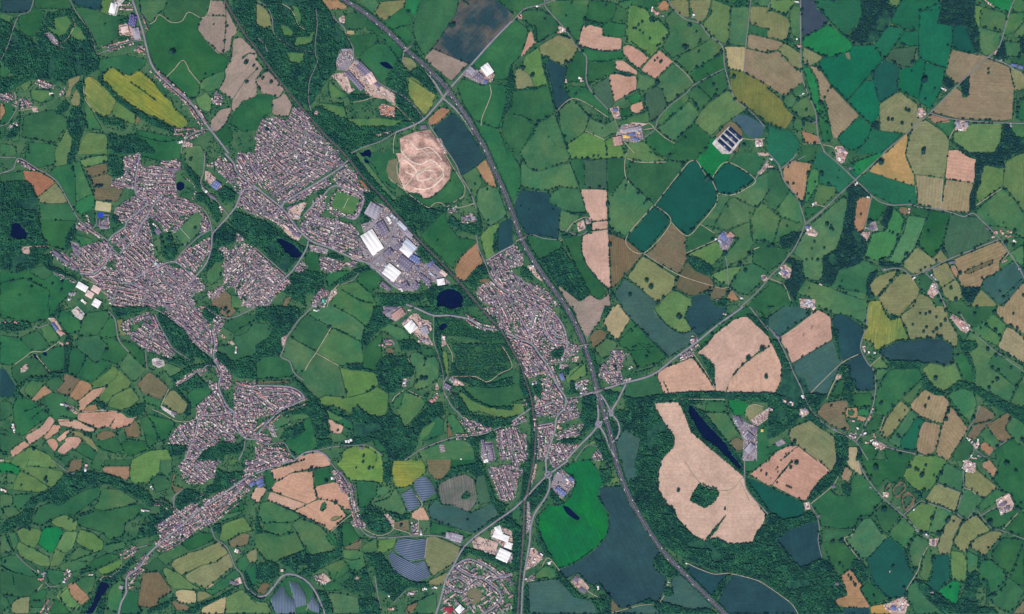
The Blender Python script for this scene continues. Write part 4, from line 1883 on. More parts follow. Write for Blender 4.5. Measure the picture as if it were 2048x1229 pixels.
f P 1890 120 2048 0 2048 200
f M 1840 0 2048 0 1960 50 1880 110 1840 50
f M 640 0 720 0 700 80 660 50
f L 770 160 860 120 870 180 780 190
f G 0 400 70 360 60 500 0 470
f D 120 270 260 140 290 150 260 280 140 440
f G 240 360 280 310 340 340 270 370
w 190 460 210 430 210 560 280 720 330 790 280 780 220 680 190 560
w 140 290 250 170 280 180 260 280 160 420 140 380
w 310 220 400 320 420 360 330 340 300 290
w 700 80 780 60 800 120 790 180 720 190
w 340 890 400 900 500 1040 600 1120 700 1080 790 1100 790 1228 680 1228 640 1130 500 1100 370 960
w 0 480 70 540 80 700 60 760 60 900 0 880
w 100 0 150 0 120 200 100 300 60 330 80 180
w 60 900 90 940 60 1050 40 1228 0 1228 20 1050
w 100 1000 130 1010 140 1228 90 1228
w 1130 1130 1190 1130 1430 1200 1560 1180 1640 1228 1200 1228
w 1040 1140 1100 1105 1130 1130 1060 1160
w 1700 0 1820 0 1850 60 1850 120 1760 50
w 700 980 660 1000 640 1030 740 1040
l 400 360 450 370 510 430 545 460 530 485 480 460 430 420
l 1740 0 1800 0 1840 60 1820 70
R M 830 0 880 150 960 340 1060 510 1200 720 1350 880 1500 1030 1700 1228
R a 450 0 340 80 290 115 200 200 100 310 0 400
R a 300 140 300 220 260 310 180 430 150 540 140 660 110 840 90 960 80 1080 75 1228
R a 270 0 275 100
R b 1860 0 1860 100 1870 210 1920 290 2048 430
R p 1395 820 1500 870 1620 910 1740 905 1960 960 2048 1010
R p 1850 130 1760 230 1640 240 1500 180 1380 10
R p 1740 240 1730 350 1720 410
R p 1130 1155 1030 1160 800 1220
R p 380 880 290 780 240 850
R p 540 990 600 1040 660 1080 700 1100
R p 1250 960 1245 1010
R p 1220 1080 1180 1140
R p 180 960 120 970
R p 1820 160 1900 330
y U 350 100 400 70 510 170 480 220 400 310 310 220 320 170
y P 470 970 520 920 570 960 620 1020 580 1060 540 1030
y P 150 700 180 700 250 780 180 850 110 880
y U 120 330 140 330 150 540 110 600 120 400
y P 150 180 180 40 200 20 180 140 150 220
b w 440 160 50 40 40
b u 390 250 90 40 40
b w 490 170 30 30 40
b u 470 150 40 30 40
b w 225 760 40 40 -50
b w 165 720 12 60 -15
b d 565 1040 60 30 30
b d 510 950 40 40 30
b r 515 1005 30 20 0
b w 690 1020 24 30 -30
b w 300 820 30 30 -30
b w 175 800 30 40 20
b w 1395 825 14 8 30
b l 375 105 30 20 40
b l 1250 985 10 40 10
z 80 0 0 60 0 50 120 30 280 0 350
z 70 60 60 100 70 80 120 60 120
z 20 120 0 90 30 90 0 60 0
z 60 300 0 420 0 330 60
z 90 120 350 145 350 150 540 115 560
z -40 110 950 180 900 190 940 120 980
z 30 660 990 700 980 730 1040 660 1040
t 1700 390 10
t 1330 240 12
t 1990 85 8
t 2030 115 10
t 490 830 9
t 770 1080 14
t 780 20 12
t 760 40 12
t 720 150 10
t 700 300 8
n 700 220 690 300 740 380 770 450 770 560
n 700 680 560 780 490 830
n 290 360 210 460 210 560
n 1870 180 1930 300 2040 430
@2 2
R b 300 60 285 120 310 190 360 240 410 250
R b 330 120 345 170 370 200
R b 100 60 150 20 200 20
R b 160 120 150 60 120 20
s 0 300 60 330 110 420 150 500
s 60 440 120 520 160 560
s 40 390 150 400 260 440
@3 0
f L 20 0 230 0 170 90 140 120 20 80
f M 180 80 230 40 265 80 265 320 190 280 165 140
f K 0 100 20 90 150 140 180 210 140 330 0 300
f B3 260 0 370 0 390 60 480 150 470 200 390 250 280 300
f E 370 0 740 0 750 140 680 240 620 290 490 160 390 60
f V 280 310 480 200 620 300 680 360 660 410 500 460 440 455 340 400 280 370
f K 0 310 130 345 80 400 0 410
f K 80 400 130 345 260 430 265 570 200 540
f K4 0 430 80 410 270 590 280 660 130 770 60 730 0 690
f K 275 380 350 410 440 460 370 520 280 530
f E 400 520 440 470 640 420 680 370 850 360 920 480 830 570 780 640 620 800 500 670
f E 860 340 960 210 1080 230 1090 270 1000 380 940 470 900 430 850 370
f E 1070 0 1380 0 1370 80 1210 90 1210 250 1090 230 980 180 1030 70
f E 1210 100 1390 20 1360 190 1480 210 1470 380 1430 550 1200 470
f E 1080 250 1210 260 1210 380 1060 360 1040 310
f E2 1470 210 1570 200 1660 430 1610 430 1470 390
f G2 1000 390 1190 380 1150 540 1070 540 950 470
f E2 840 560 940 480 1050 540 1030 740 890 830 840 660
f E 1060 550 1150 540 1200 470 1260 500 1240 620 1200 800 1040 720
f E 1260 500 1420 560 1380 730 1300 880 1200 810 1240 640
f E 640 800 780 650 840 650 890 830 890 930 820 1000 730 920
f E 550 1110 730 930 830 1020 790 1130 700 1210 600 1180
f E 830 1020 900 1050 1080 1070 900 1228 700 1228 790 1130
f K4 330 530 400 540 500 690 730 930 550 1110 520 1110 470 920 400 740 390 640
f V 280 540 330 540 390 650 420 830 470 900 440 960 390 900 350 780
f G 420 820 460 800 520 1110 440 1150 400 960
f G 190 730 270 670 320 770 240 800
f M 120 790 190 750 230 800 180 880 130 850
f M 180 880 240 810 320 770 390 920 320 950 210 930
f M 200 940 280 960 400 1000 410 1090 270 1050 200 1040
f O 265 1050 300 1050 410 1100 420 1140 350 1160 280 1130
f Y3 0 710 110 800 140 870 210 930 140 1040 20 990 0 980
f E 0 1000 100 1040 180 1050 260 1150 230 1228 0 1228
f G 260 1160 420 1160 460 1228 260 1228
f K 890 840 1050 735 1200 840 1190 900 1270 920 1110 1070 900 1050 890 950
f K4 1460 400 1610 430 1760 460 1510 680 1420 590
f K4 1610 600 1760 470 1930 540 1970 720 1950 960 1870 970 1500 950 1310 900 1500 700 1600 780
f M 1720 60 1900 110 1900 230 1860 270 1700 220 1690 120
f M 1680 220 1860 270 1840 390 1760 450 1700 430
f L 1650 40 1720 60 1690 210 1660 230 1650 120
f V 1700 0 1960 0 1930 100 1800 60
f M 1970 0 2048 0 2048 100 1950 90
f M 1930 110 2048 110 2048 160 1960 260 1880 300
f M 1960 280 2048 180 2048 290 1980 320
f M 1890 330 2030 350 2030 450 1900 460
f G 1950 460 2048 440 2048 520 1950 510
f K 1940 540 2048 590 2048 720 1970 730
f G2 1980 740 2048 730 2048 780 2010 870 1980 850
f G 2020 820 2048 780 2048 970 1990 960
f G 1330 990 1480 960 1500 1000 1450 1100 1400 1050
f O 1270 940 1310 920 1460 960 1450 980 1330 990
f L 1480 1070 1640 990 1870 990 1860 1130 1810 1228 1600 1228 1480 1130
f K 1140 1060 1200 990 1260 960 1400 1060 1450 1120 1440 1228 1100 1228
f O2 940 1228 1120 1060 1100 1228
f M 1930 1000 2048 990 2048 1120 1960 1090
f O 1440 1205 1530 1200 1560 1228 1440 1228
f L 960 0 1060 0 1020 60 970 40
w 740 0 950 0 970 40 1030 70 980 180 930 250 840 340 740 355 620 300 700 240 750 140
w 1390 0 1660 0 1640 120 1680 230 1690 430 1660 430 1570 200 1460 210 1350 190 1380 80
w 1520 670 1610 600 1600 780 1550 780 1550 700
w 1400 610 1470 650 1490 690 1450 720 1400 680
w 1880 1000 1920 1000 1980 1090 2048 1130 2048 1228 1810 1228 1860 1120
w 2010 310 2048 300 2048 440 2020 420
w 1450 1120 1520 1160 1600 1228 1560 1228 1500 1170
w 1840 380 1880 310 1900 420 1890 520 1830 480 1800 460
w 820 990 880 960 880 1050 820 1020
R b 260 0 270 600 330 780 380 900 400 1090 460 1228
R b 1970 0 1930 100 1850 370 1760 460 1510 690 1290 910 1120 1060 920 1228
R b 1290 905 1450 950 1620 970 1870 985 2048 990
R b 1760 460 1900 510 1960 550 2020 580
R c 1660 430 1760 460
R p 1450 1110 1480 1050 1510 1000
R p 440 1160 520 1180 540 1228
R p 280 1155 420 1150
R c 0 60 30 0
y P 1200 870 1230 860 1270 910 1230 940 1190 940
y P 1490 970 1560 960 1600 1000 1580 1050 1500 1050
y N 615 425 650 420 660 480 630 470
y P 540 1170 600 1170 640 1228 560 1228
b r 1230 880 40 20 40
b w 1250 910 30 20 40
b w 1205 910 30 20 50
b g 1520 1000 50 30 80
b w 1560 1010 50 30 80
b g 1590 1000 40 20 80
b w 1540 1040 40 20 0
b r 1750 15 50 20 40
b r 1790 45 40 20 40
b r 1820 420 20 40 30
b u 1965 525 50 20 10
b u 2020 540 40 24 20
b w 1860 485 24 16 0
b r 250 370 30 30 20
b w 230 315 10 14 0
b w 270 760 50 14 -30
b w 370 980 30 20 0
b w 1410 715 40 30 30
b w 1945 1000 20 40 -10
b r 560 1190 50 30 30
b w 600 1215 60 40 30
b w 235 15 30 30 0
t 180 75 10
t 120 120 11
t 140 125 9
t 30 85 10
t 265 85 12
t 265 125 9
t 325 290 8
t 380 260 9
t 450 200 12
t 430 100 14
t 395 25 9
t 475 155 8
t 565 245 7
t 605 285 7
t 620 295 8
t 680 360 12
t 540 455 12
t 440 455 12
t 465 460 9
t 350 405 10
t 275 505 10
t 310 495 8
t 380 530 8
t 410 560 14
t 400 550 10
t 310 530 12
t 345 580 10
t 385 655 9
t 505 705 12
t 475 735 9
t 450 785 10
t 415 830 15
t 430 905 9
t 545 720 9
t 465 985 11
t 475 1065 10
t 485 1135 10
t 665 850 8
t 730 915 9
t 760 945 9
t 625 810 8
t 835 590 14
t 930 475 14
t 895 430 8
t 860 395 8
t 1010 370 8
t 1050 315 7
t 1090 245 9
t 1160 225 7
t 1210 155 10
t 1215 95 12
t 1270 70 10
t 1365 20 10
t 1070 355 9
t 1090 360 8
t 1010 515 14
t 1150 505 12
t 1170 490 8
t 1220 475 9
t 1435 365 9
t 1465 385 10
t 1495 390 9
t 1610 425 10
t 1410 585 8
t 1145 575 8
t 1245 650 24
t 1330 715 10
t 1255 800 10
t 1215 845 8
t 1030 660 9
t 865 730 9
t 780 640 7
t 1100 880 11
t 1125 890 12
t 960 960 12
t 990 960 11
t 1070 990 12
t 1145 1005 9
t 1200 945 9
t 770 1135 9
t 720 1190 9
t 1760 555 9
t 1760 590 9
t 1685 965 9
t 1740 965 11
t 1770 968 11
t 1240 1210 18
t 1740 225 9
t 1815 240 12
t 1850 250 9
t 1960 850 9
t 1970 800 8
t 1995 870 12
t 2000 830 10
t 1990 910 12
t 1985 950 10
t 2020 800 10
t 1970 700 7
t 1940 340 9
t 2005 300 9
t 1905 160 9
t 1910 110 9
t 340 800 10
t 300 700 8
t 320 765 8
t 185 735 12
t 155 760 9
t 120 790 10
t 115 805 9
t 140 860 8
t 170 870 8
t 195 900 10
t 220 915 12
t 235 800 14
t 305 885 11
t 325 940 9
t 205 960 12
t 200 980 10
t 280 970 14
t 280 1000 12
t 230 1060 9
t 270 1040 8
t 280 1130 12
t 370 1155 12
t 90 1040 9
t 65 1035 8
t 110 455 8
t 210 545 7
t 230 565 8
t 65 745 8
t 265 560 10
t 2010 440 12
t 2000 470 12
t 160 300 12
t 175 240 10
t 150 330 10
t 170 280 9
t 250 400 10
t 280 320 10
t 505 5 10
t 525 10 9
n 600 290 480 160 390 60
n 330 530 390 650 410 790
n 1960 280 2048 180
n 850 560 920 490
n 520 690 640 820 820 1000
n 1970 720 1955 960
n 2000 960 1985 760
n 1200 470 1320 520 1430 550
n 640 800 780 640
n 980 190 1060 215 1090 240
n 180 100 165 150 180 210 160 300 240 400
@3 1
f V 0 0 200 0 210 30 100 110 30 80
f M 240 0 380 0 370 70 340 80 250 60
f O 115 130 200 55 250 70 350 85 320 170 290 380 260 380 190 290 130 220
f M2 310 180 360 120 410 140 400 250 340 350 310 400 295 380
f E 390 0 460 0 690 200 600 300 550 330 540 270 410 250 410 140 350 120
f M 400 250 540 270 530 340 440 420 360 390
f G 0 130 80 130 110 210 180 290 140 350 60 460 0 430
f M 70 460 170 300 230 360 270 470 280 570 110 510
f M 0 440 100 510 40 720 0 710
f M 110 520 280 580 230 630 80 720 50 710
f G 0 750 160 770 130 860 0 960
f G 0 1020 120 1060 190 1190 170 1228 0 1228
f M 600 350 640 370 600 600 550 760 430 840 440 900 430 1010 390 1020 290 1000 270 850 200 800 300 620 350 560
f G 290 440 440 430 330 520 300 540
f E 640 80 700 100 760 170 710 220 660 150
f V 650 90 900 0 950 0 720 180
f O2 800 145 940 0 1090 0 1170 180 1170 265 960 200
f E 720 220 800 145 960 200 1180 265 1190 410 1000 410 830 330
f K 1100 0 1440 0 1410 200 1160 170
f P3 1440 0 1550 0 1620 40 1670 50 1650 140 1660 200 1640 240 1420 205
f K3 1170 170 1400 200 1380 450 1190 410
f K3 1420 210 1640 240 1610 470 1590 480 1380 450
f L 1720 100 1890 70 1880 260 1680 400 1660 330 1710 180
f L 1900 70 1960 30 2048 0 2048 480 1970 370 1880 270
f M 1650 470 1870 280 1960 350 2048 480 2048 690 1880 590 1760 580
f O 740 350 830 360 760 620 720 640 680 570 700 480 700 400
f G 830 360 950 410 900 510 850 560 790 540
f M2 1000 430 1090 530 1060 640 1030 700 980 820 860 860 770 830 830 640 940 620
f M2 1120 500 1270 520 1210 660 1150 780 1050 890 960 880 990 810 1050 700 1100 590
f G 1150 430 1290 460 1270 520 1130 480
f N 1050 430 1110 430 1130 490 1080 500 1040 460
f G 1290 460 1460 480 1380 770 1310 840 1200 740 1280 520
f G2 1460 490 1570 500 1700 520 1810 680 1600 780 1450 850 1400 760
f K 1190 750 1330 850 1350 870 1260 940 1160 970 1080 900 1090 840 1150 790
f K 1380 770 1440 850 1360 880 1320 850
f G 570 930 760 850 890 910 800 980 800 1100 770 1180 500 1080 540 1000
f M 290 1010 430 1060 780 1120 800 1228 380 1228 350 1160 230 1120
f K 810 1050 880 980 1040 930 1060 960 960 1060 870 1150 800 1110
f K 1060 960 1140 970 1220 1100 1180 1180 1110 1228 920 1228 880 1160 970 1060
f G 1200 980 1260 960 1320 1040 1260 1110 1220 1100
f K 1300 930 1430 870 1500 1000 1390 1080 1350 1020
f K 1380 1080 1500 1010 1550 1080 1550 1170 1460 1190 1400 1130
f O 1460 890 1500 900 1530 970 1510 1000 1470 940
f K2 1480 850 1850 700 1920 790 1850 870 1850 940 1720 1010 1700 1070 1560 1080 1520 1000 1530 950
f M 1860 870 1960 800 1990 860 1860 920
f B2 1720 1020 1860 940 1960 850 2048 930 2048 1030 1900 1200 1830 1210 1700 1090
f G 1450 1200 1560 1180 1600 1228 1460 1228
f K 1700 1090 1830 1210 1810 1228 1620 1228 1660 1130
f K 1960 1130 2048 1030 2048 1228 1880 1228
f O 1130 1228 1220 1120 1300 1160 1340 1228
f M 1930 800 2040 730 2048 900 2000 880
f N 1560 950 1790 850 1800 880 1600 970
f Y 810 1180 900 1180 920 1228 800 1228
f G 1960 690 2048 660 2048 730 1970 760
w 620 280 660 240 730 260 830 330 800 350 720 350 690 420 700 470 680 580 720 650 800 700 780 780 740 880 640 920 560 930 530 1050 430 1050 440 900 430 840 560 760 600 600 630 430 640 330
w 90 680 200 630 270 640 230 730 180 770 100 750
w 150 830 280 870 270 960 300 1020 230 1120 220 1190 140 1100 130 1020 180 980 190 900 130 870
w 1570 0 1640 0 1960 0 1950 40 1880 70 1890 120 1840 120 1720 90 1700 180 1710 240 1660 310 1660 460 1610 460 1610 340 1650 240 1660 180 1650 90 1670 50 1600 20
w 950 430 1000 430 990 500 940 600 920 580 900 580 920 490
w 1550 1080 1700 1070 1690 1110 1610 1210 1590 1190 1550 1140
w 790 540 850 540 850 570 790 570
w 780 1060 810 970 880 940 850 1000 810 1060 850 1160 800 1170
w 880 860 1060 890 1060 920 900 910
w 250 380 290 380 290 420 260 420
R b 0 1000 100 900 210 760 260 660 300 570 400 490 580 320 690 220 930 0
R b 300 565 270 460 230 350 130 220 90 100 60 60 0 0
R b 120 110 200 40 230 0
R b 440 -20 570 90 690 205 760 270 830 340 900 390 1000 415 1140 410 1200 430 1380 450 1480 480 1570 505 1640 480 1700 530 1850 680 1930 800 2010 920 2048 1000
R b 1840 690 1640 770 1440 850 1300 920 1150 980 1080 930 1000 920 920 940
R b 1260 960 1330 1030 1370 1120 1420 1228
R c 830 340 800 480 770 620
R p 1400 200 1380 450
R p 350 430 380 410 460 430
R c 330 540 490 410
R p 0 1000 60 1020 130 1060 180 1180
R p 1660 420 1870 280
R p 1930 790 1870 870
R c 1260 960 1340 920 1500 1010
R c 110 120 300 20
y P 300 590 340 580 400 640 380 670 300 650
y P 250 1160 380 1170 370 1228 260 1228
y P 1310 1040 1350 1040 1370 1110 1310 1160 1270 1120
y P 540 0 640 0 600 80 550 60
y P 560 40 600 40 620 70 580 80
y P 100 900 140 890 190 930 170 1010 110 990
y P 730 630 820 630 790 710
y U 810 560 860 540 880 620 820 620
b w 120 920 40 40 40
b w 160 950 40 40 40
b w 100 950 30 40 40
b w 140 990 40 30 40
b u 130 950 30 20 40
b p 350 650 60 20 10
b w 330 610 40 24 -20
b u 310 590 30 20 -20
b w 370 400 40 24 -20
b w 705 245 24 24 0
b w 790 595 30 30 0
b d 825 600 30 30 0
b w 1130 460 20 40 0
b l 310 1190 60 40 -40
b l 330 1215 60 40 -40
b w 1320 1080 60 24 60
b l 1345 1090 60 24 60
b r 1310 1140 40 24 60
b l 1325 990 70 14 50
b d 1470 875 50 20 -10
b r 1820 630 30 30 0
b r 1870 630 40 20 40
b r 1930 630 40 20 30
b r 1920 665 50 16 0
b w 1970 705 30 20 40
b r 1890 860 50 16 -30
b w 1750 605 30 20 30
b w 1800 670 20 20 30
b w 925 930 30 14 0
b w 1165 1000 30 20 -30
b w 800 350 24 14 0
b r 600 20 50 24 50
b w 570 50 30 24 50
b w 20 50 30 24 20
b w 20 110 40 20 0
b d 660 120 24 20 -40
b w 2010 925 20 20 0
b p 420 1050 24 8 30
t 1380 750 9
t 200 245 9
t 160 240 8
t 320 165 14
t 350 75 12
t 425 165 14
t 430 180 10
t 375 230 9
t 480 250 12
t 320 325 9
t 290 360 10
t 230 330 8
t 245 370 9
t 275 400 9
t 545 320 8
t 565 140 7
t 555 200 6
t 900 70 20
t 150 585 9
t 30 740 15
t 370 710 10
t 445 760 10
t 350 765 7
t 305 850 9
t 350 848 8
t 395 855 11
t 470 570 14
t 500 605 12
t 520 615 10
t 590 1025 8
t 570 1075 11
t 620 1120 10
t 330 1080 7
t 740 490 9
t 810 545 14
t 735 640 11
t 995 640 10
t 970 625 8
t 945 600 9
t 1035 660 11
t 1035 700 13
t 1015 750 9
t 990 800 12
t 910 855 14
t 830 885 8
t 785 845 12
t 1100 810 12
t 1115 800 9
t 1075 870 10
t 1090 850 9
t 1050 900 10
t 1200 715 11
t 1190 735 9
t 1265 530 9
t 1285 465 11
t 1245 435 8
t 1155 425 9
t 1130 395 10
t 1210 680 7
t 1240 770 9
t 1340 790 10
t 1385 760 10
t 1400 770 11
t 1360 780 9
t 1345 860 10
t 1300 900 7
t 1255 915 9
t 1220 940 9
t 1545 805 9
t 1650 770 10
t 1710 1000 9
t 1530 960 13
t 1535 1040 8
t 1460 1080 12
t 1805 980 8
t 1860 940 9
t 1710 1055 9
t 1960 1085 9
t 1850 1105 9
t 1880 1150 12
t 1915 1140 9
t 2040 1140 12
t 1035 950 12
t 1020 975 9
t 980 1030 15
t 930 1095 11
t 905 1120 10
t 890 1140 9
t 825 1140 18
t 1225 1095 8
t 1210 1110 7
t 1170 1190 11
t 1500 1170 14
t 1380 1190 12
t 1360 1150 10
t 1880 560 7
t 1760 495 6
t 2000 400 10
t 1965 365 8
t 1930 340 8
t 1895 290 8
t 2035 470 8
t 1970 620 12
t 1900 720 16
t 1960 740 12
t 1820 100 14
t 1870 95 16
t 1240 0 12
t 1280 630 12
t 160 110 9
n 1100 530 1090 620 1040 700 1000 790
n 1040 430 1060 500 1110 540
n 870 1150 920 1090 980 1030 1040 950
n 1260 540 1210 680 1160 780 1060 890
n 500 570 510 590
n 110 180 190 290 250 380 290 530
n 1500 1000 1540 1070 1550 1140
n 1170 170 1190 300 1190 410
n 1720 1090 1830 1200
n 1890 1150 2030 1010
n 1900 280 1970 370 2040 480
n 1100 20 1160 160
@3 2
f B2 0 90 130 0 260 0 350 50 90 240 0 170
f P2 90 260 350 60 400 20 500 80 505 160 515 260 190 455 150 350
f B2 190 460 520 265 560 380 590 450 470 700 340 690 240 590
f B 510 130 530 60 600 60 760 170 745 320 750 370 595 440 565 350 560 200
f B 600 455 750 375 840 520 850 670 700 670 695 590 650 570 660 480
f G 400 0 790 0 780 150 650 70 500 50
f Y 800 0 910 0 940 60 980 110 1060 80 1080 150 1130 260 1000 280 860 350 830 280 750 260 780 170
f K 920 0 1120 0 1060 75 960 60
f K 1060 75 1160 0 1430 0 1440 100 1490 180 1520 230 1510 330 1460 300 1400 250 1250 250 1130 265 1120 200
f B 880 360 1020 290 1260 260 1400 265 1480 330 1480 420 1420 470 1320 440 1240 460 1200 440 960 430
f K2 1830 0 2048 0 2048 220 1900 130 1830 60
f G 1440 0 1830 0 1800 70 1640 180 1540 80 1450 60
f M 1620 180 1800 60 1910 150 1840 310 1760 290
f K3 1840 320 1900 160 1960 180 2048 250 2048 460
f M 1570 280 1540 350 1600 370 1640 480 1660 550 1640 640 1760 680 1920 760 1990 640 2048 480 1800 340 1620 190
f G 1760 460 1810 370 2048 510 2000 640 1880 560
f M 1940 770 2048 540 2048 810
f G 1490 400 1570 360 1600 440 1650 520 1640 610 1560 590 1500 440
f L 1230 500 1300 450 1430 480 1490 440 1550 590 1480 630 1420 680 1340 650 1270 570
f G 920 570 980 500 1200 490 1240 570 1060 740 930 880 860 860 860 700
f M 850 500 960 500 920 560 870 600
f L 830 470 890 400 975 490 870 490
f M 1070 740 1240 580 1300 630 1220 650 1140 780
f K2 1140 780 1250 660 1310 680 1350 710 1400 700 1450 770 1390 940 1230 890 1150 820
f K2 1250 915 1380 945 1370 1060 1330 1160 1260 1190 1180 1150 1210 980
f K2 1460 790 1600 970 1550 1060 1480 1160 1440 1228 1340 1180 1360 1080 1390 960
f E 1190 880 1250 910 1210 1000 1180 1150 1060 1140 1060 1060 1130 980
f K 940 900 1060 750 1140 820 1050 940 950 1060 890 1020
f M 1050 960 1140 820 1190 880 1060 1060 1060 1140 960 1080
f M 1440 700 1550 650 1640 680 1670 770 1620 930 1500 800
f N 1640 940 1690 780 1820 860 1790 920 1650 1070 1590 1040
f N 1750 950 1920 840 1940 900 1890 970 1950 1050 1860 1090 1780 1010
f M 1690 1010 1750 950 1860 1090 1810 1140 1730 1080
f M 1900 960 1960 880 2048 940 2048 1100 2000 1110
f C 1810 1150 1940 1060 2048 1120 2048 1228 1830 1228
f O 1690 1110 1730 1080 1810 1130 1770 1190 1710 1150
f P2 0 240 30 300 110 460 100 600 60 690 0 690
f G 490 730 560 590 620 580 590 700 570 730
f G 670 700 830 690 830 800 680 800
f O 620 810 720 810 715 890 620 890
f G 640 830 685 830 685 870 640 870
f V 730 820 820 810 800 880 720 870
f O 710 870 790 890 770 930 710 910
f N 380 850 450 770 640 740 640 800 610 860 620 910 660 960 640 1000 500 950
f K 160 1010 200 960 350 905 400 960 530 1040 550 1228 390 1228 240 1110 180 1080
f P2 0 1228 60 1160 170 1110 240 1115 390 1228
f P2 100 1228 230 1120 390 1228
f G 0 1130 160 1060 180 1090 60 1160 0 1190
f S 640 1120 720 1125 720 1228 630 1228
f G 740 1120 800 1090 880 1160 840 1228 750 1228
f G 920 1130 1060 1160 1160 1180 1150 1228 950 1228
f G 780 960 870 860 920 870 880 980 800 1020
f L 1180 1180 1260 1200 1330 1190 1440 1228 1160 1228
f G 1500 1140 1590 1060 1640 1130 1600 1228 1470 1228
w 500 150 550 190 565 350 580 440 560 420 540 280 510 220
w 30 270 70 260 150 430 200 520 250 560 300 570 330 690 460 710 430 770 380 840 360 830 400 900 500 980 380 950 300 880 240 890 190 950 150 980 60 1040 0 1060 0 700 70 690 110 600 120 480 60 340
w 580 460 650 480 650 570 690 580 690 680 670 720 660 790 640 770 580 720 620 600 580 520
w 540 1010 640 1030 640 1228 550 1228
w 950 430 1200 435 1260 460 1200 500 980 490
w 1640 620 1700 650 1900 760 2048 820 2048 940 1940 860 1860 830 1740 760 1670 700 1560 640 1440 690 1430 660 1520 590
w 1240 550 1300 600 1350 670 1430 690 1400 710 1340 710 1230 650
w 1520 220 1560 280 1660 270 1680 320 1620 360 1540 350
w 1600 350 1660 520 1650 600 1620 470 1570 380
w 850 520 870 560 860 620 850 560
w 720 1120 750 1160 740 1228 700 1228
w 1000 60 1030 80 1010 110 980 90
w 330 700 480 710 570 710 560 740 460 730
w 0 20 0 0 60 0
R b -10 150 80 260 160 420 200 520 260 640 310 770 380 870 480 960 620 1030 700 1080 740 1130
R p 80 260 350 60 260 0
R b 800 0 780 170 740 320 790 440 850 520 860 660 830 820 770 960 750 1010 700 1080
R c 1610 170 1800 340 2048 520
R p 340 690 590 450 745 370
R p 470 740 530 600 590 540
R p 820 470 900 400
R p 930 880 890 1010
R b 740 1130 800 1228
R b 850 1060 940 1120 1100 1160 1240 1190
R b 1540 60 1620 180
R c 1690 790 1650 900 1580 1030 1650 1130 1600 1228
R c 1650 1130 1740 1200 1810 1140 1910 1070
y P 1450 80 1480 60 1620 150 1590 210 1540 190
y P 250 820 300 810 330 850 270 890 250 880
y P 540 560 560 535 590 560 580 580 540 585
y P 1640 1100 1680 1080 1690 1110 1660 1140
y U 50 1090 110 1060 150 1090 80 1120
y P 830 1100 870 1070 950 1110 900 1150
b r 1520 110 60 30 45
b r 1550 140 50 30 45
b w 1560 170 40 20 45
b w 1490 90 30 20 45
b w 1590 170 24 50 -45
b w 770 335 30 50 -10
b w 800 370 30 20 -20
b w 850 370 20 20 0
b w 275 720 24 30 -10
b w 180 770 50 30 10
b w 130 755 30 30 0
b w 285 835 50 40 -20
b d 50 215 16 40 -20
b d 75 240 40 16 30
b w 20 820 40 40 30
b w 830 830 20 40 10
b r 810 890 20 40 20
b w 760 1020 50 30 -20
b r 850 1030 40 24 60
b w 860 1090 50 30 30
b w 830 1070 30 20 -30
b w 865 1130 20 20 0
b r 920 1130 30 14 -20
b r 790 1090 30 16 0
b w 710 980 40 14 -50
b w 690 1040 30 20 20
b w 1640 1090 50 14 40
b w 1680 1080 16 50 0
b w 1600 1060 40 14 40
b w 1690 1190 30 24 20
b w 1630 1200 30 30 40
b r 1660 1210 20 16 40
b w 670 910 50 12 10
b w 540 980 30 16 30
b w 350 0 60 40 40
z -30 650 1010 720 1000 700 1060 640 1060
t 310 60 12
t 218 135 10
t 155 178 9
t 270 400 9
t 460 30 12
t 500 40 9
t 660 85 9
t 720 120 8
t 750 150 7
t 780 170 12
t 775 120 10
t 1155 145 9
t 1215 55 9
t 1258 60 10
t 1290 48 11
t 1345 85 10
t 1420 30 14
t 1415 108 12
t 1380 150 11
t 1265 165 11
t 1240 200 11
t 1345 180 12
t 1320 205 10
t 1270 250 11
t 1220 255 8
t 1085 155 10
t 1120 265 10
t 1065 268 8
t 1030 275 8
t 1350 240 14
t 1380 245 14
t 1300 250 9
t 1525 50 10
t 1650 60 12
t 1805 40 14
t 1665 5 12
t 1960 55 10
t 1700 172 9
t 1740 145 12
t 1815 190 14
t 1850 230 12
t 1870 100 10
t 1940 155 12
t 1990 175 12
t 1755 340 13
t 1820 390 12
t 1930 400 10
t 1940 490 10
t 1840 510 12
t 1830 580 14
t 1795 610 10
t 1765 650 12
t 1985 640 14
t 1960 690 8
t 1335 572 15
t 1285 735 10
t 1255 797 11
t 1195 715 10
t 1090 695 8
t 900 770 13
t 1090 830 8
t 1050 912 8
t 990 790 8
t 925 570 9
t 905 640 8
t 855 530 14
t 865 600 9
t 505 795 10
t 610 985 12
t 210 1080 14
t 190 1105 12
t 140 1178 6
t 1145 830 8
t 1215 885 9
t 1160 910 8
t 1200 1040 8
t 1205 965 7
t 1440 840 14
t 1420 900 14
t 1380 975 9
t 1370 1030 9
t 1355 1080 9
t 1345 1120 9
t 1280 1190 9
t 1190 1180 9
t 1540 870 9
t 1640 890 14
t 1600 940 8
t 1585 1000 8
t 1765 915 9
t 1810 870 8
t 1930 905 12
t 1900 980 8
t 2030 1065 14
t 1830 1120 12
t 1960 1060 10
t 1540 1080 10
t 1035 1030 11
t 1050 1045 10
t 920 1010 9
t 1055 1180 12
t 600 860 10
t 770 970 10
t 840 740 9
t 780 820 9
t 1405 475 10
t 1460 455 10
t 2005 600 7
t 1790 490 12
t 2005 435 7
n 1640 480 1660 560
n 1250 570 1340 680
n 1770 480 1880 560 1980 640
n 1980 650 1940 760
n 1450 790 1560 880 1600 940
n 1150 830 1240 890 1390 940
n 1390 950 1340 1170
n 1730 140 1850 230
n 1820 60 1900 140
n 1620 950 1790 910
n 1070 740 1140 800
n 1750 950 1660 1060
n 1430 700 1460 790
@3 3
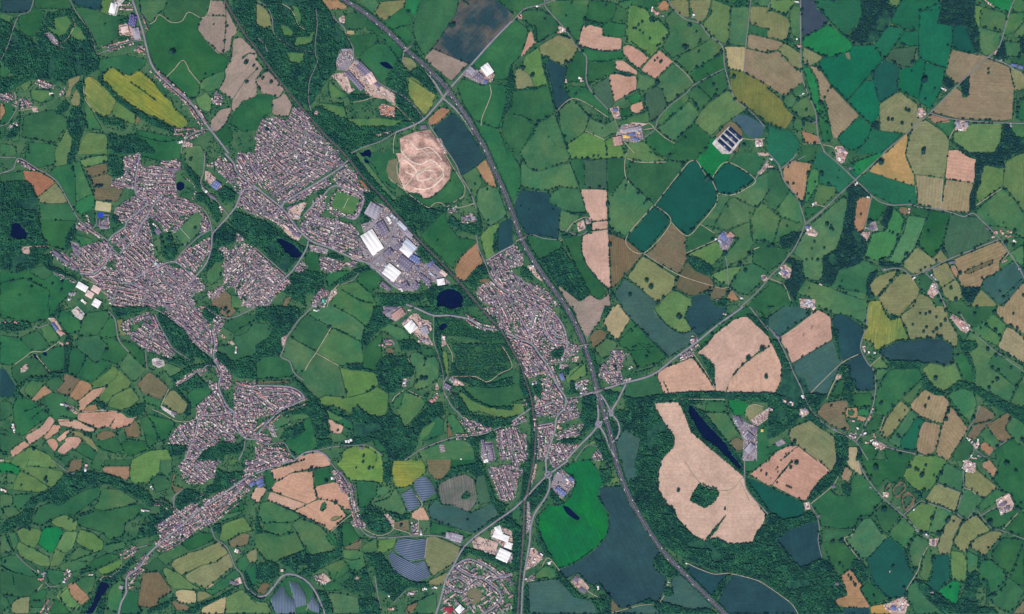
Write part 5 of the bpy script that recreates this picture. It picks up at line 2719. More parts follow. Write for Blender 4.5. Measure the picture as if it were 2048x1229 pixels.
f P2 30 200 150 60 210 0 400 0 500 90 440 130 400 180 300 330 200 290
f P2 0 0 190 0 100 100 30 200 0 200
f K 400 0 560 0 510 90
f K2 590 110 620 40 680 100 640 180 580 150
f S 630 0 720 0 760 130 700 100 640 40
f C 0 210 280 340 290 420 240 460 110 470 0 400
f B 70 640 150 570 320 500 400 490 410 560 430 780 260 860 200 800
f G 340 350 460 240 500 240 540 280 660 290 660 180 690 110 790 150 920 320 870 370 820 450 740 450 690 540 560 550 420 530 400 420
f G 740 0 1140 0 1080 130 1000 190 950 140 870 220 800 120
f L 1140 0 1440 0 1350 120 1340 180 1280 250 1200 240 1110 180 1080 130
f K 1250 320 1340 190 1420 210 1540 260 1500 410 1380 360
f G 1350 170 1430 20 1560 90 1550 250 1420 200
f K 1570 110 1660 70 1830 210 1820 230 1720 310 1640 240 1570 210
f O 1710 20 1770 0 1850 90 1800 140 1720 60
f G 1860 0 2048 0 2048 400 1990 380 1940 260 1880 260 1800 150
f M 1560 250 1600 220 1720 310 1650 400 1620 450 1580 470 1510 410
f M 1720 320 1830 230 1900 260 1820 340 1700 420 1680 380
f G 1740 430 1830 390 1870 440 1960 390 2000 410 1890 550 1800 540 1720 470
f G 1900 560 2010 410 2048 420 2048 620
f L 1100 440 1220 340 1350 360 1280 580 1200 560
f M 1350 360 1480 410 1440 480 1360 590 1280 580
f G 820 460 930 330 1060 440 950 600 900 560
f M 960 600 1080 450 1180 560 1160 620 1080 700
f K 1480 430 1560 480 1490 600 1460 740 1380 760 1350 700 1390 570
f K 1490 640 1560 500 1660 430 1780 560 1640 640 1580 740 1500 700
f K 1640 640 1800 560 1880 580 1820 660 1730 770 1620 700
f M 1130 700 1180 600 1280 640 1280 690 1220 800 1200 870 1140 820
f M 1220 880 1250 760 1290 690 1310 760 1310 880 1270 980 1210 920
f E2 1320 760 1450 760 1450 940 1360 1050 1270 1010 1310 900
f L 1460 720 1560 740 1590 800 1590 940 1560 970 1470 950
f M 1590 720 1690 780 1680 900 1600 900
f V 1360 1050 1470 960 1545 980 1510 1150 1460 1140
f G 1700 800 1780 800 1900 900 1900 1000 1780 1080 1680 970
f G 1780 760 1880 620 2048 640 2030 700 1930 920
f G 1930 930 2040 700 2048 1000 1960 980
f G 1760 1100 1920 940 2048 1040 1960 1228 1850 1190
f M 690 560 760 470 820 460 900 580 960 610 820 770 740 790 620 630
f E2 800 830 780 790 960 610 1090 700 1130 870 1180 920 1080 1090 960 1110 820 980
f G 430 540 560 560 680 560 660 620 600 640 430 650
f G 430 660 600 650 720 780 650 870 560 940 530 870
f G 730 1030 800 970 960 1110 820 1160
f G 1110 1040 1180 950 1260 1060 1400 1190 1400 1228 1190 1228 1120 1120
f O 580 930 660 870 750 1000 730 1020 760 1080 820 1180 640 1180 550 1160 540 1110 640 1080
f O2 820 1170 960 1140 990 1228 820 1228
f B 600 1180 800 1180 820 1228 600 1228
f B 0 1010 100 1080 190 1150 240 1228 0 1228
f N 990 230 1060 160 1110 200 1100 250 1040 310 1000 290
f G2 1010 230 1070 190 1090 220 1040 280 1010 280
f N 1060 310 1120 240 1180 300 1170 360 1110 415 1080 400
f G2 1080 320 1120 270 1160 310 1100 390
f N 920 250 960 180 990 190 950 250
f N 1960 1228 2048 1110 2048 1228
w 550 0 620 0 600 60 560 130 540 180 460 230 340 340 310 340 330 270 420 150 500 100
w 580 200 640 180 660 220 650 300 600 270
w 0 400 120 475 260 450 310 400 380 440 400 490 320 500 160 560 70 640 180 790 260 860 430 790 500 830 540 920 570 930 590 1020 630 1060 530 1110 560 1180 600 1228 250 1228 200 1150 100 1070 0 1000
w 680 800 740 800 800 880 800 960 740 990 700 920 650 860
w 1180 950 1240 970 1360 1070 1500 1160 1560 1060 1580 960 1640 880 1700 980 1660 1080 1680 1170 1800 1180 1850 1228 1400 1228 1300 1140 1210 1040
w 1080 690 1120 720 1140 860 1200 850 1190 880 1120 860 1090 760
w 1680 720 1700 740 1690 860 1670 860
w 1750 960 1780 1080 1740 1160 1740 1040
w 1620 900 1660 880 1690 960 1640 980
R p 560 130 520 200 340 350
R c 340 350 400 480 410 560 400 640 430 780
R b 720 0 790 140 920 300 1080 440 1180 540 1290 630
R p 1280 690 1220 800 1200 880 1110 1030 1100 1100
R c 1560 80 1560 250 1540 260 1340 180
R c 1550 260 1500 410 1400 380 1240 330
R c 1500 410 1580 475 1660 400 1720 470 1800 550 1860 560 2048 630
R c 1080 440 1210 330 1240 320
R p 1880 550 2000 420
R p 690 540 670 600 610 630 720 780 770 830
R p 0 1010 100 1080 190 1150 240 1228
R p 1570 220 1630 240 1660 270
R c 1700 440 1830 370
y P 280 340 330 330 340 390 300 400
y P 1820 320 1920 260 1970 350 1950 400 1860 440
y P 1550 60 1580 0 1660 20 1660 90 1600 100
y P 1290 630 1370 620 1340 690 1290 680
y P 920 1160 1080 1090 1120 1140 1100 1228 980 1228
y P 920 250 970 260 960 300 920 290
b w 310 360 20 40 -20
b d 405 445 20 20 0
b d 525 210 30 20 -20
b w 1860 400 24 50 -20
b d 1880 350 60 20 -30
b d 1910 380 50 20 -30
b w 1850 330 50 20 -30
b p 1910 285 50 20 -30
b w 1610 30 30 30 20
b w 1590 75 20 40 20
b w 1630 90 30 20 20
b w 1570 10 20 20 0
b r 1320 650 40 20 70
b w 1270 600 30 16 30
b d 1320 660 20 40 0
b w 940 280 30 20 40
b w 1040 375 30 10 -20
b w 1170 390 30 12 -50
b w 1190 560 30 14 40
b w 820 220 16 20 0
b w 960 1190 60 20 35
b u 1000 1180 40 30 35
b l 1050 1190 60 30 -45
b w 1080 1150 60 20 -60
b w 1110 1140 20 50 -20
b d 550 990 30 20 0
b w 1310 1055 30 16 0
b w 975 885 24 8 -50
t 180 58 11
t 225 22 16
t 75 60 6
t 62 75 5
t 78 92 6
t 22 148 5
t 70 180 7
t 145 205 6
t 155 209 6
t 165 213 6
t 175 217 6
t 185 220 6
t 640 920 9
t 662 948 12
t 680 975 8
t 695 998 11
t 855 60 20
t 870 370 8
t 850 385 9
t 925 395 20
t 740 455 10
t 715 480 9
t 690 540 10
t 682 580 9
t 640 545 7
t 585 645 16
t 520 650 12
t 500 655 8
t 430 655 7
t 400 575 9
t 655 690 8
t 720 770 12
t 815 775 8
t 785 805 8
t 570 828 11
t 595 855 8
t 995 850 12
t 910 580 10
t 890 550 9
t 845 1085 11
t 850 1005 7
t 880 1015 7
t 935 1085 9
t 970 1115 12
t 1085 1020 11
t 1105 1060 12
t 1105 1080 12
t 820 130 11
t 810 155 9
t 760 60 10
t 790 120 9
t 1130 50 12
t 1180 70 12
t 1200 80 9
t 1260 40 10
t 1245 80 9
t 1235 110 14
t 1225 125 14
t 1345 140 9
t 1325 120 8
t 1380 110 12
t 1345 175 9
t 1415 205 12
t 1245 240 14
t 1180 240 9
t 1215 290 12
t 1270 340 9
t 1310 465 14
t 1440 470 16
t 1425 490 14
t 1400 545 9
t 1360 590 18
t 1390 575 14
t 1220 580 14
t 1320 785 15
t 1240 780 10
t 1225 850 10
t 1170 610 9
t 1145 640 12
t 1120 690 14
t 1500 410 12
t 1560 490 14
t 1640 430 9
t 1680 605 8
t 1615 690 12
t 1620 660 9
t 1720 770 12
t 1690 750 9
t 1690 830 9
t 1760 700 9
t 1640 650 8
t 1585 720 10
t 1585 790 9
t 1520 710 10
t 1480 640 8
t 1460 960 9
t 1500 965 8
t 1545 970 10
t 1455 1015 9
t 1770 500 20
t 1795 550 10
t 1860 540 9
t 1885 530 10
t 1945 470 9
t 1945 580 12
t 2000 600 8
t 1850 640 10
t 1990 380 12
t 2020 345 9
t 1980 85 12
t 1905 25 18
t 1825 110 12
t 1790 155 9
t 1870 250 12
t 1795 250 8
t 1630 235 9
t 1715 310 9
t 1550 270 10
t 1840 840 7
t 1885 900 10
t 1900 940 10
t 1840 1010 9
t 1860 1040 9
t 1790 1075 12
t 1820 1080 10
t 1720 960 12
t 1950 1200 10
t 2030 690 8
t 2000 770 10
t 1980 840 9
t 1960 880 10
t 1940 920 10
t 1480 490 9
t 1430 750 8
t 1310 900 9
t 1300 940 9
t 1285 970 9
t 1170 880 10
t 1185 930 9
n 800 860 860 1000 960 1100
n 1490 620 1460 760 1450 960
n 1590 730 1590 960
n 1620 700 1780 800 1900 890
n 2040 650 1990 800 1930 930
n 1260 340 1400 380 1490 410
n 1220 340 1110 430
n 860 450 910 560 960 600 1080 700
n 1110 180 1200 250 1230 310
n 560 550 680 550
n 1780 560 1640 640 1590 730
n 1280 700 1240 780 1200 870
n 800 150 900 310
n 1310 770 1310 880 1260 990
n 1920 940 2040 1030
n 1750 950 1760 1150
"""
# ---------------------------------------------------------------- helpers
import bpy, math, random
import numpy as np
rnd = random.Random(7); NR = np.random.RandomState(11)
S = 3.0                                   # metres per photo pixel
C = bpy.context.scene.collection
sc = bpy.context.scene
def wx(p): return ((p[0]-1024.0)*S, (614.5-p[1])*S)
def lin(c):
    c = c/255.0
    return c/12.92 if c <= 0.04045 else ((c+0.055)/1.055)**2.4
KEXP = 0.62
def col(r, g, b, k=KEXP): return (lin(r)*k, lin(g)*k, lin(b)*k, 1.0)

# ---------------------------------------------------------------- materials
def newmat(name, rough=0.9, spec=0.2):
    m = bpy.data.materials.new(name); m.use_nodes = True
    b = m.node_tree.nodes['Principled BSDF']
    b.inputs['Roughness'].default_value = rough
    b.inputs['Specular IOR Level'].default_value = spec
    return m, m.node_tree, b
def N(t, kind, **kw):
    n = t.nodes.new(kind)
    for k, v in kw.items():
        if k in n.inputs: n.inputs[k].default_value = v
        else: setattr(n, k, v)
    return n
def L(t, a, b): t.links.new(a, b)
def mixc(t, fac, a, b, mode='MIX'):
    n = t.nodes.new('ShaderNodeMix'); n.data_type = 'RGBA'; n.blend_type = mode
    for sock, v in ((n.inputs[0], fac), (n.inputs[6], a), (n.inputs[7], b)):
        if hasattr(v, 'is_linked'): L(t, v, sock)
        else: sock.default_value = v
    return n.outputs[2]
def mapr(t, v, a, b, c, d, clamp=True):
    n = t.nodes.new('ShaderNodeMapRange'); n.clamp = clamp
    L(t, v, n.inputs[0])
    for i, q in enumerate((a, b, c, d)): n.inputs[i+1].default_value = q
    return n.outputs[0]
def noise(t, vec, scale, detail=3.0, rough=0.55, dist=0.0):
    n = N(t, 'ShaderNodeTexNoise', Scale=scale, Detail=detail, Roughness=rough, Distortion=dist)
    if vec is not None: L(t, vec, n.inputs['Vector'])
    return n.outputs['Fac']
def scalev(t, vec, s):
    n = t.nodes.new('ShaderNodeMapping'); n.inputs['Scale'].default_value = s
    L(t, vec, n.inputs['Vector']); return n.outputs['Vector']
def mul(t, a, b):
    n = t.nodes.new('ShaderNodeMath'); n.operation = 'MULTIPLY'
    for i, v in enumerate((a, b)):
        if hasattr(v, 'is_linked'): L(t, v, n.inputs[i])
        else: n.inputs[i].default_value = v
    return n.outputs[0]
def add(t, a, b):
    n = t.nodes.new('ShaderNodeMath'); n.operation = 'ADD'
    for i, v in enumerate((a, b)):
        if hasattr(v, 'is_linked'): L(t, v, n.inputs[i])
        else: n.inputs[i].default_value = v
    return n.outputs[0]

def field_mat(name, rgb, alt, stripe=0.15, period=16.0, patch=0.5, streak=0.25, var=0.22, mow=0.0):
    """crop or pasture: drifting patches of a second colour, drill streaks and tramlines along the field's own x axis"""
    m, t, b = newmat(name)
    tc = t.nodes.new('ShaderNodeTexCoord'); geo = t.nodes.new('ShaderNodeNewGeometry'); oi = t.nodes.new('ShaderNodeObjectInfo')
    big = noise(t, geo.outputs['Position'], 0.0045, 5.0, 0.6, 0.6)
    c = mixc(t, mul(t, mapr(t, big, 0.40, 0.66, 0, 1), patch), col(*rgb), col(*alt))
    mid = noise(t, geo.outputs['Position'], 0.012, 4.0, 0.6, 0.8)
    c = mixc(t, 1.0, c, mixg(t, mapr(t, mid, 0.3, 0.7, 0.86, 1.14)), 'MULTIPLY')
    fine = noise(t, geo.outputs['Position'], 0.06, 5.0, 0.72)
    c = mixc(t, 1.0, c, mixg(t, mapr(t, fine, 0.25, 0.75, 0.76, 1.24)), 'MULTIPLY')
    st = noise(t, scalev(t, tc.outputs['Object'], (0.006, 0.16, 1.0)), 1.0, 3.0, 0.6)
    c = mixc(t, 1.0, c, mixg(t, mapr(t, st, 0.3, 0.7, 1-streak, 1+streak)), 'MULTIPLY')
    w = N(t, 'ShaderNodeTexWave', wave_type='BANDS', bands_direction='Y', wave_profile='SIN', Scale=0.314/period, Distortion=0.6, Detail=2.0)
    w.inputs['Detail Scale'].default_value = 0.02
    L(t, tc.outputs['Object'], w.inputs['Vector'])
    stripe *= 0.72
    ws = mapr(t, w.outputs['Fac'], 0.0, 0.5, 1-stripe, 1.0)
    c = mixc(t, 1.0, c, mixg(t, ws), 'MULTIPLY')
    so_ = t.nodes.new('ShaderNodeSeparateColor'); L(t, oi.outputs['Color'], so_.inputs[0]); r = so_.outputs[0]
    c = mixc(t, 1.0, c, mixg(t, mapr(t, r, 0, 1, 1-var, 1+var)), 'MULTIPLY')
    hs = t.nodes.new('ShaderNodeHueSaturation'); L(t, c, hs.inputs['Color'])
    L(t, mapr(t, mul(t, r, 7.13), 0, 7.13, 0.495, 0.505), hs.inputs['Hue'])
    wn = t.nodes.new('ShaderNodeTexWhiteNoise'); wn.noise_dimensions = '1D'; L(t, r, wn.inputs['W'])
    L(t, mapr(t, wn.outputs['Value'], 0, 1, 0.98, 1.14), hs.inputs['Saturation'])
    L(t, hs.outputs['Color'], b.inputs['Base Color'])
    return m
def mixg(t, v):
    n = t.nodes.new('ShaderNodeCombineColor')
    for i in range(3): L(t, v, n.inputs[i])
    return n.outputs[0]

FM = {}
def F(code, *a, **k): FM[code] = field_mat('field_'+code, *a, **k)
F('G', (44, 98, 64), (70, 120, 74), 0.05, 22, 0.7, 0.10, 0.12)
F('G2', (62, 100, 74), (84, 108, 82), 0.12, 15, 0.4, 0.15, 0.1)
F('E', (32, 104, 76), (40, 116, 78), 0.06, 24, 0.5, 0.10, 0.08)
F('Y3', (124, 126, 74), (86, 110, 66), 0.10, 22, 0.9, 0.25, 0.03)
F('K4', (154, 138, 112), (134, 130, 100), 0.12, 20, 0.6, 0.16, 0.04)
F('E2', (30, 86, 74), (38, 98, 80), 0.08, 20, 0.4, 0.10, 0.06)
F('M', (62, 114, 76), (100, 130, 82), 0.07, 20, 0.8, 0.14, 0.10)
F('M2', (74, 134, 86), (96, 142, 92), 0.08, 18, 0.5, 0.16, 0.08)
F('L', (108, 138, 82), (80, 126, 76), 0.08, 20, 0.7, 0.16, 0.10)
F('D', (44, 92, 58), (72, 108, 72), 0.02, 30, 0.8, 0.05, 0.1)
F('V', (42, 122, 72), (58, 138, 78), 0.06, 16, 0.5, 0.14, 0.08)
F('V2', (24, 108, 64), (40, 124, 62), 0.10, 22, 0.9, 0.2, 0.02)
F('Y', (148, 150, 78), (98, 132, 74), 0.12, 24, 0.9, 0.30, 0.04)
F('K', (138, 138, 98), (116, 132, 88), 0.12, 20, 0.7, 0.16, 0.08)
F('K2', (166, 144, 116), (136, 132, 92), 0.22, 20, 0.5, 0.18, 0.06)
F('K3', (162, 148, 116), (142, 140, 104), 0.20, 20, 0.5, 0.14, 0.05)
F('S', (186, 172, 132), (172, 160, 122), 0.12, 14, 0.5, 0.16, 0.06)
F('P', (216, 178, 157), (196, 162, 142), 0.05, 24, 0.8, 0.10, 0.03)
F('P2', (208, 166, 144), (184, 148, 124), 0.10, 20, 0.6, 0.14, 0.06)
F('Y2', (122, 152, 74), (84, 136, 68), 0.08, 24, 0.9, 0.2, 0.03)
F('P3', (214, 174, 152), (202, 164, 142), 0.18, 21, 0.3, 0.12, 0.03)
F('T', (168, 148, 136), (142, 134, 118), 0.06, 20, 0.7, 0.14, 0.05)
F('O', (178, 140, 112), (148, 126, 90), 0.12, 18, 0.6, 0.16, 0.06)
F('O2', (190, 150, 96), (150, 134, 84), 0.05, 20, 0.7, 0.10, 0.03)
F('R', (172, 116, 88), (150, 112, 84), 0.10, 16, 0.5, 0.12, 0.04)
F('N', (128, 112, 86), (100, 110, 80), 0.22, 13, 0.6, 0.20, 0.08)
F('N2', (92, 98, 70), (122, 104, 82), 0.22, 13, 0.8, 0.20, 0.05)
F('B', (34, 70, 76), (46, 84, 84), 0.10, 20, 0.7, 0.18, 0.05)
F('B2', (58, 96, 90), (76, 108, 92), 0.08, 20, 0.7, 0.14, 0.05)
F('B3', (62, 76, 90), (66, 84, 92), 0.10, 16, 0.3, 0.08, 0.03)
F('C', (20, 86, 72), (30, 94, 80), 0.05, 20, 0.4, 0.06, 0.04)
F('B4', (44, 72, 78), (126, 112, 98), 0.12, 14, 0.9, 0.35, 0.02)
F('U2', (122, 118, 110), (76, 98, 88), 0.18, 15, 0.8, 0.35, 0.03)

def simple(name, rgb, alt=None, sc1=0.05, sc2=0.4, rough=0.9, lo=0.4, hi=0.62, spec=0.2, v=0.18):
    m, t, b = newmat(name, rough, spec)
    geo = t.nodes.new('ShaderNodeNewGeometry')
    f = noise(t, geo.outputs['Position'], sc1, 6.0, 0.65, 0.4)
    c = mixc(t, mapr(t, f, lo, hi, 0, 1), col(*rgb), col(*(alt or rgb)))
    g = noise(t, geo.outputs['Position'], sc2, 3.0, 0.6)
    c = mixc(t, 1.0, c, mixg(t, mapr(t, g, 0.3, 0.7, 1-v, 1+v)), 'MULTIPLY')
    L(t, c, b.inputs['Base Color']); return m
M_ = {}
M_['asphalt'] = simple('asphalt', (140, 134, 148), (156, 148, 158), 0.02, 0.2)
M_['townroad'] = simple('town_asphalt', (160, 152, 166), (142, 136, 150), 0.02, 0.2)
M_['estate'] = simple('estate_asphalt', (128, 124, 132), (146, 138, 144), 0.02, 0.2)
M_['motorway'] = simple('motorway_asphalt', (74, 70, 92), (90, 84, 104), 0.01, 0.2)
M_['lane'] = simple('country_lane', (142, 140, 142), (124, 126, 126), 0.02, 0.2)
M_['track'] = simple('pale_stone_track', (206, 190, 166), (160, 152, 126), 0.03, 0.3)
M_['white'] = simple('white_line', (235, 235, 232))
M_['verge'] = simple('verge_grass', (46, 92, 58), (84, 108, 76), 0.02, 0.2)
M_['median'] = simple('median_gravel', (134, 128, 128), (96, 104, 92), 0.02, 0.2)
M_['ballast'] = simple('rail_ballast', (78, 74, 84), (104, 96, 98), 0.03, 0.4)
M_['rail'] = simple('rail_steel', (120, 108, 104), rough=0.4, spec=0.5)
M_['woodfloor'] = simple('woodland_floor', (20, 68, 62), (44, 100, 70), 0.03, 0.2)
M_['P'] = simple('bare_earth', (222, 194, 180), (188, 156, 142), 0.025, 0.12, v=0.22)
M_['U'] = simple('grey_yard', (142, 134, 146), (168, 158, 160), 0.03, 0.12, v=0.25)
M_['W'] = simple('pale_yard', (228, 220, 210), (176, 166, 164), 0.04, 0.15, v=0.25)
M_['X'] = simple('blue_court', (42, 66, 190), (48, 74, 200))
M_['V'] = simple('playing_turf', (72, 122, 70), (96, 132, 76), 0.02, 0.2)
M_['N'] = simple('brown_turf', (132, 122, 96), (104, 118, 84), 0.02, 0.2)
M_['S'] = simple('sand_pitch', (206, 196, 152), (186, 178, 136), 0.02, 0.2)
M_['O'] = simple('orange_earth', (204, 150, 122), (184, 128, 104), 0.03, 0.2)
M_['Q'] = simple('quarry_rock', (232, 188, 170), (178, 142, 128), 0.016, 0.09, lo=0.42, hi=0.6, v=0.28)
qn = M_['Q'].node_tree; qb = qn.nodes['Principled BSDF']; qa = qn.nodes.new('ShaderNodeAttribute'); qa.attribute_name = 'tint'
qc = qb.inputs['Base Color'].links[0].from_socket; L(qn, mixc(qn, qa.outputs['Fac'], qc, col(250, 226, 206)), qb.inputs['Base Color'])
M_['base'] = simple('rough_pasture', (44, 98, 64), (84, 120, 80), 0.006, 0.08, v=0.2)

def speckle(name, cols, size, rough=0.9):
    m, t, b = newmat(name, rough)
    geo = t.nodes.new('ShaderNodeNewGeometry')
    v = N(t, 'ShaderNodeTexVoronoi', Scale=1.0/size, feature='F1', distance='CHEBYCHEV'); L(t, geo.outputs['Position'], v.inputs['Vector'])
    sep = t.nodes.new('ShaderNodeSeparateColor'); L(t, v.outputs['Color'], sep.inputs[0])
    r = t.nodes.new('ShaderNodeValToRGB'); r.color_ramp.interpolation = 'CONSTANT'
    els = r.color_ramp.elements
    for i, (p, c) in enumerate(cols):
        e = els[i] if i < 2 else els.new(p)
        e.position = p; e.color = col(*c)
    L(t, sep.outputs[0], r.inputs[0])
    g = noise(t, geo.outputs['Position'], 0.3, 3.0, 0.6)
    c = mixc(t, 1.0, r.outputs[0], mixg(t, mapr(t, g, 0.3, 0.7, 0.75, 1.25)), 'MULTIPLY')
    L(t, c, b.inputs['Base Color']); return m
M_['garden'] = speckle('house_gardens', [(0, (36, 88, 62)), (0.32, (80, 120, 82)), (0.56, (172, 148, 154)), (0.68, (144, 128, 144)),
                                          (0.78, (196, 176, 178)), (0.88, (108, 128, 92)), (0.95, (236, 222, 222))], 8.0)
M_['court'] = speckle('estate_courts', [(0, (64, 116, 72)), (0.45, (92, 128, 84)), (0.7, (150, 144, 148)), (0.92, (190, 180, 176))], 16.0)
def foliage(name, a, b_, c_, sz=0.012):
    m, t, b = newmat(name, 0.8, 0.15)
    at = t.nodes.new('ShaderNodeAttribute'); at.attribute_name = 'tint'
    geo = t.nodes.new('ShaderNodeNewGeometry')
    f = noise(t, geo.outputs['Position'], sz, 3.0, 0.6)
    c = mixc(t, mapr(t, f, 0.35, 0.65, 0, 1), col(*a), col(*b_))
    c = mixc(t, mapr(t, at.outputs['Fac'], 0.55, 1.0, 0, 1), c, col(*c_))
    g = noise(t, geo.outputs['Position'], 0.8, 2.0, 0.6)
    c = mixc(t, 1.0, c, mixg(t, mapr(t, g, 0.3, 0.7, 0.7, 1.3)), 'MULTIPLY')
    L(t, c, b.inputs['Base Color']); return m
M_['leaf'] = foliage('woodland_leaves', (20, 74, 70), (40, 106, 76), (64, 130, 86), 0.006)
M_['darkleaf'] = foliage('dark_leaves', (20, 66, 72), (28, 76, 74), (50, 100, 80))
M_['bark'] = simple('bark', (92, 80, 66))
def tinted(name, cols, rough=0.85, spec=0.25):
    m, t, b = newmat(name, rough, spec)
    at = t.nodes.new('ShaderNodeAttribute'); at.attribute_name = 'tint'
    oi = t.nodes.new('ShaderNodeObjectInfo')
    r = t.nodes.new('ShaderNodeValToRGB'); r.color_ramp.interpolation = 'CONSTANT'
    els = r.color_ramp.elements
    for i, (p, c) in enumerate(cols):
        e = els[i] if i < 2 else els.new(p)
        e.position = p; e.color = col(*c, 0.72)
    L(t, add(t, at.outputs['Fac'], mul(t, oi.outputs['Alpha'], 0.0)), r.inputs[0])
    L(t, r.outputs[0], b.inputs['Base Color']); return m
M_['roofs'] = tinted('house_roofs', [(0, (158, 118, 128)), (0.20, (116, 92, 120)), (0.36, (182, 146, 152)), (0.60, (212, 178, 176)),
                                      (0.74, (144, 124, 148)), (0.84, (236, 216, 214)), (0.91, (198, 132, 116))])
M_['brick'] = tinted('house_walls', [(0, (196, 150, 134)), (0.4, (214, 190, 176)), (0.7, (234, 226, 216)), (0.85, (180, 132, 116))])
M_['shedroof'] = tinted('outbuilding_roofs', [(0, (246, 244, 240)), (0.5, (200, 186, 186)), (0.75, (128, 112, 124))])
M_['stock'] = tinted('yard_stock', [(0, (236, 226, 220)), (0.3, (150, 120, 124)), (0.5, (92, 84, 104)), (0.7, (206, 160, 140)), (0.88, (120, 130, 150))])
M_['cars'] = tinted('car_paint', [(0, (240, 240, 240)), (0.4, (60, 60, 70)), (0.6, (150, 30, 30)), (0.7, (40, 60, 140)), (0.8, (190, 190, 195))], 0.35, 0.5)
def flat(name, rgb, rough=0.7, spec=0.3, k=0.8, metal=0.0):
    m, t, b = newmat(name, rough, spec)
    geo = t.nodes.new('ShaderNodeNewGeometry')
    g = noise(t, geo.outputs['Position'], 0.12, 4.0, 0.6)
    c = mixc(t, 1.0, col(*rgb, k), mixg(t, mapr(t, g, 0.3, 0.7, 0.88, 1.1)), 'MULTIPLY')
    L(t, c, b.inputs['Base Color']); b.inputs['Metallic'].default_value = metal; return m
RM = {'w': flat('white_sheet_roof', (240, 236, 232), k=0.76), 'l': flat('pale_blue_roof', (196, 202, 214), k=0.7), 'g': flat('grey_sheet_roof', (158, 152, 164), k=0.7),
      'd': flat('dark_slate_roof', (116, 106, 128), k=0.7), 'r': flat('red_tile_roof', (188, 132, 128)), 'p': flat('pale_pink_roof', (218, 186, 176)),
      'u': flat('blue_roof', (96, 108, 156)), 'c': flat('crimson_roof', (150, 40, 54)), 'o': flat('clay_roof', (172, 132, 122)),
      'q': flat('teal_roof', (70, 190, 160)), 'y': flat('yellow_roof', (226, 186, 92)), 'i': flat('indigo_roof', (78, 72, 124)), 'W': flat('navy_panel', (24, 44, 78), 0.3, 0.5)}
M_['wallp'] = flat('render_wall', (206, 196, 188)); M_['skylight'] = flat('translucent_rooflight', (222, 224, 226), 0.3, 0.5)
M_['door'] = flat('loading_door', (90, 100, 120)); M_['panel'] = flat('solar_glass', (112, 122, 156), 0.6, 0.2, k=0.7); M_['steel'] = flat('galvanised_steel', (170, 172, 176), 0.4, 0.5)
def water_mat():
    m, t, b = newmat('lake_water', 0.12, 0.12)
    geo = t.nodes.new('ShaderNodeNewGeometry')
    g = noise(t, geo.outputs['Position'], 0.01, 3.0, 0.5)
    L(t, mixc(t, mapr(t, g, 0.4, 0.65, 0, 1), (0.0004, 0.003, 0.024, 1), (0.0004, 0.005, 0.028, 1)), b.inputs['Base Color'])
    bp = N(t, 'ShaderNodeBump', Strength=0.1, Distance=0.2); L(t, noise(t, geo.outputs['Position'], 0.6, 3.0, 0.6), bp.inputs['Height']); L(t, bp.outputs[0], b.inputs['Normal'])
    return m
M_['water'] = water_mat()
M_['greenwater'] = simple('reservoir_water', (62, 92, 104), (72, 104, 108), 0.008, 0.05, rough=0.25, spec=0.5, v=0.05)
def outer_mat():
    m, t, b = newmat('distant_farmland')
    geo = t.nodes.new('ShaderNodeNewGeometry')
    v = N(t, 'ShaderNodeTexVoronoi', Scale=1/210.0, feature='F1'); L(t, geo.outputs['Position'], v.inputs['Vector'])
    e = N(t, 'ShaderNodeTexVoronoi', Scale=1/210.0, feature='DISTANCE_TO_EDGE'); L(t, geo.outputs['Position'], e.inputs['Vector'])
    sep = t.nodes.new('ShaderNodeSeparateColor'); L(t, v.outputs['Color'], sep.inputs[0])
    r = t.nodes.new('ShaderNodeValToRGB'); r.color_ramp.interpolation = 'CONSTANT'; els = r.color_ramp.elements
    for i, (p, c) in enumerate([(0, (36, 92, 58)), (0.3, (76, 112, 70)), (0.55, (112, 130, 80)), (0.7, (150, 136, 104)), (0.82, (200, 160, 136)), (0.9, (48, 76, 84))]):
        q = els[i] if i < 2 else els.new(p); q.position = p; q.color = col(*c)
    L(t, sep.outputs[0], r.inputs[0])
    c = mixc(t, mapr(t, e.outputs['Distance'], 0.012, 0.025, 1, 0), r.outputs[0], col(22, 58, 40))
    g = noise(t, geo.outputs['Position'], 0.02, 5.0, 0.7)
    L(t, mixc(t, 1.0, c, mixg(t, mapr(t, g, 0.3, 0.7, 0.8, 1.2)), 'MULTIPLY'), b.inputs['Base Color']); return m
M_['outer'] = outer_mat()

# ---------------------------------------------------------------- mesh helpers
def mesh_np(name, V, faces_loops, counts, mats, mi=None, tint=None, smooth=False):
    me = bpy.data.meshes.new(name)
    V = np.asarray(V, dtype=np.float32); fl = np.asarray(faces_loops, dtype=np.int32); ct = np.asarray(counts, dtype=np.int32)
    me.vertices.add(len(V)); me.vertices.foreach_set('co', V.ravel())
    me.loops.add(len(fl)); me.loops.foreach_set('vertex_index', fl)
    me.polygons.add(len(ct)); st = np.concatenate([[0], np.cumsum(ct)[:-1]]).astype(np.int32)
    me.polygons.foreach_set('loop_start', st); me.polygons.foreach_set('loop_total', ct)
    if mi is not None: me.polygons.foreach_set('material_index', np.asarray(mi, dtype=np.int32))
    me.update(calc_edges=True); me.validate()
    for m in (mats if isinstance(mats, (list, tuple)) else [mats]): me.materials.append(m)
    if tint is not None:
        a = me.attributes.new('tint', 'FLOAT', 'POINT'); a.data.foreach_set('value', np.asarray(tint, dtype=np.float32))
    if smooth: me.polygons.foreach_set('use_smooth', np.ones(len(ct), dtype=bool))
    return me
def obj(name, me, parent=None, loc=None, label=None, cat=None, group=None, kind=None):
    o = bpy.data.objects.new(name, me); C.objects.link(o)
    if parent: o.parent = parent
    if loc: o.location = loc
    if label: o['label'] = label
    if cat: o['category'] = cat
    if group: o['group'] = group
    if kind: o['kind'] = kind
    return o
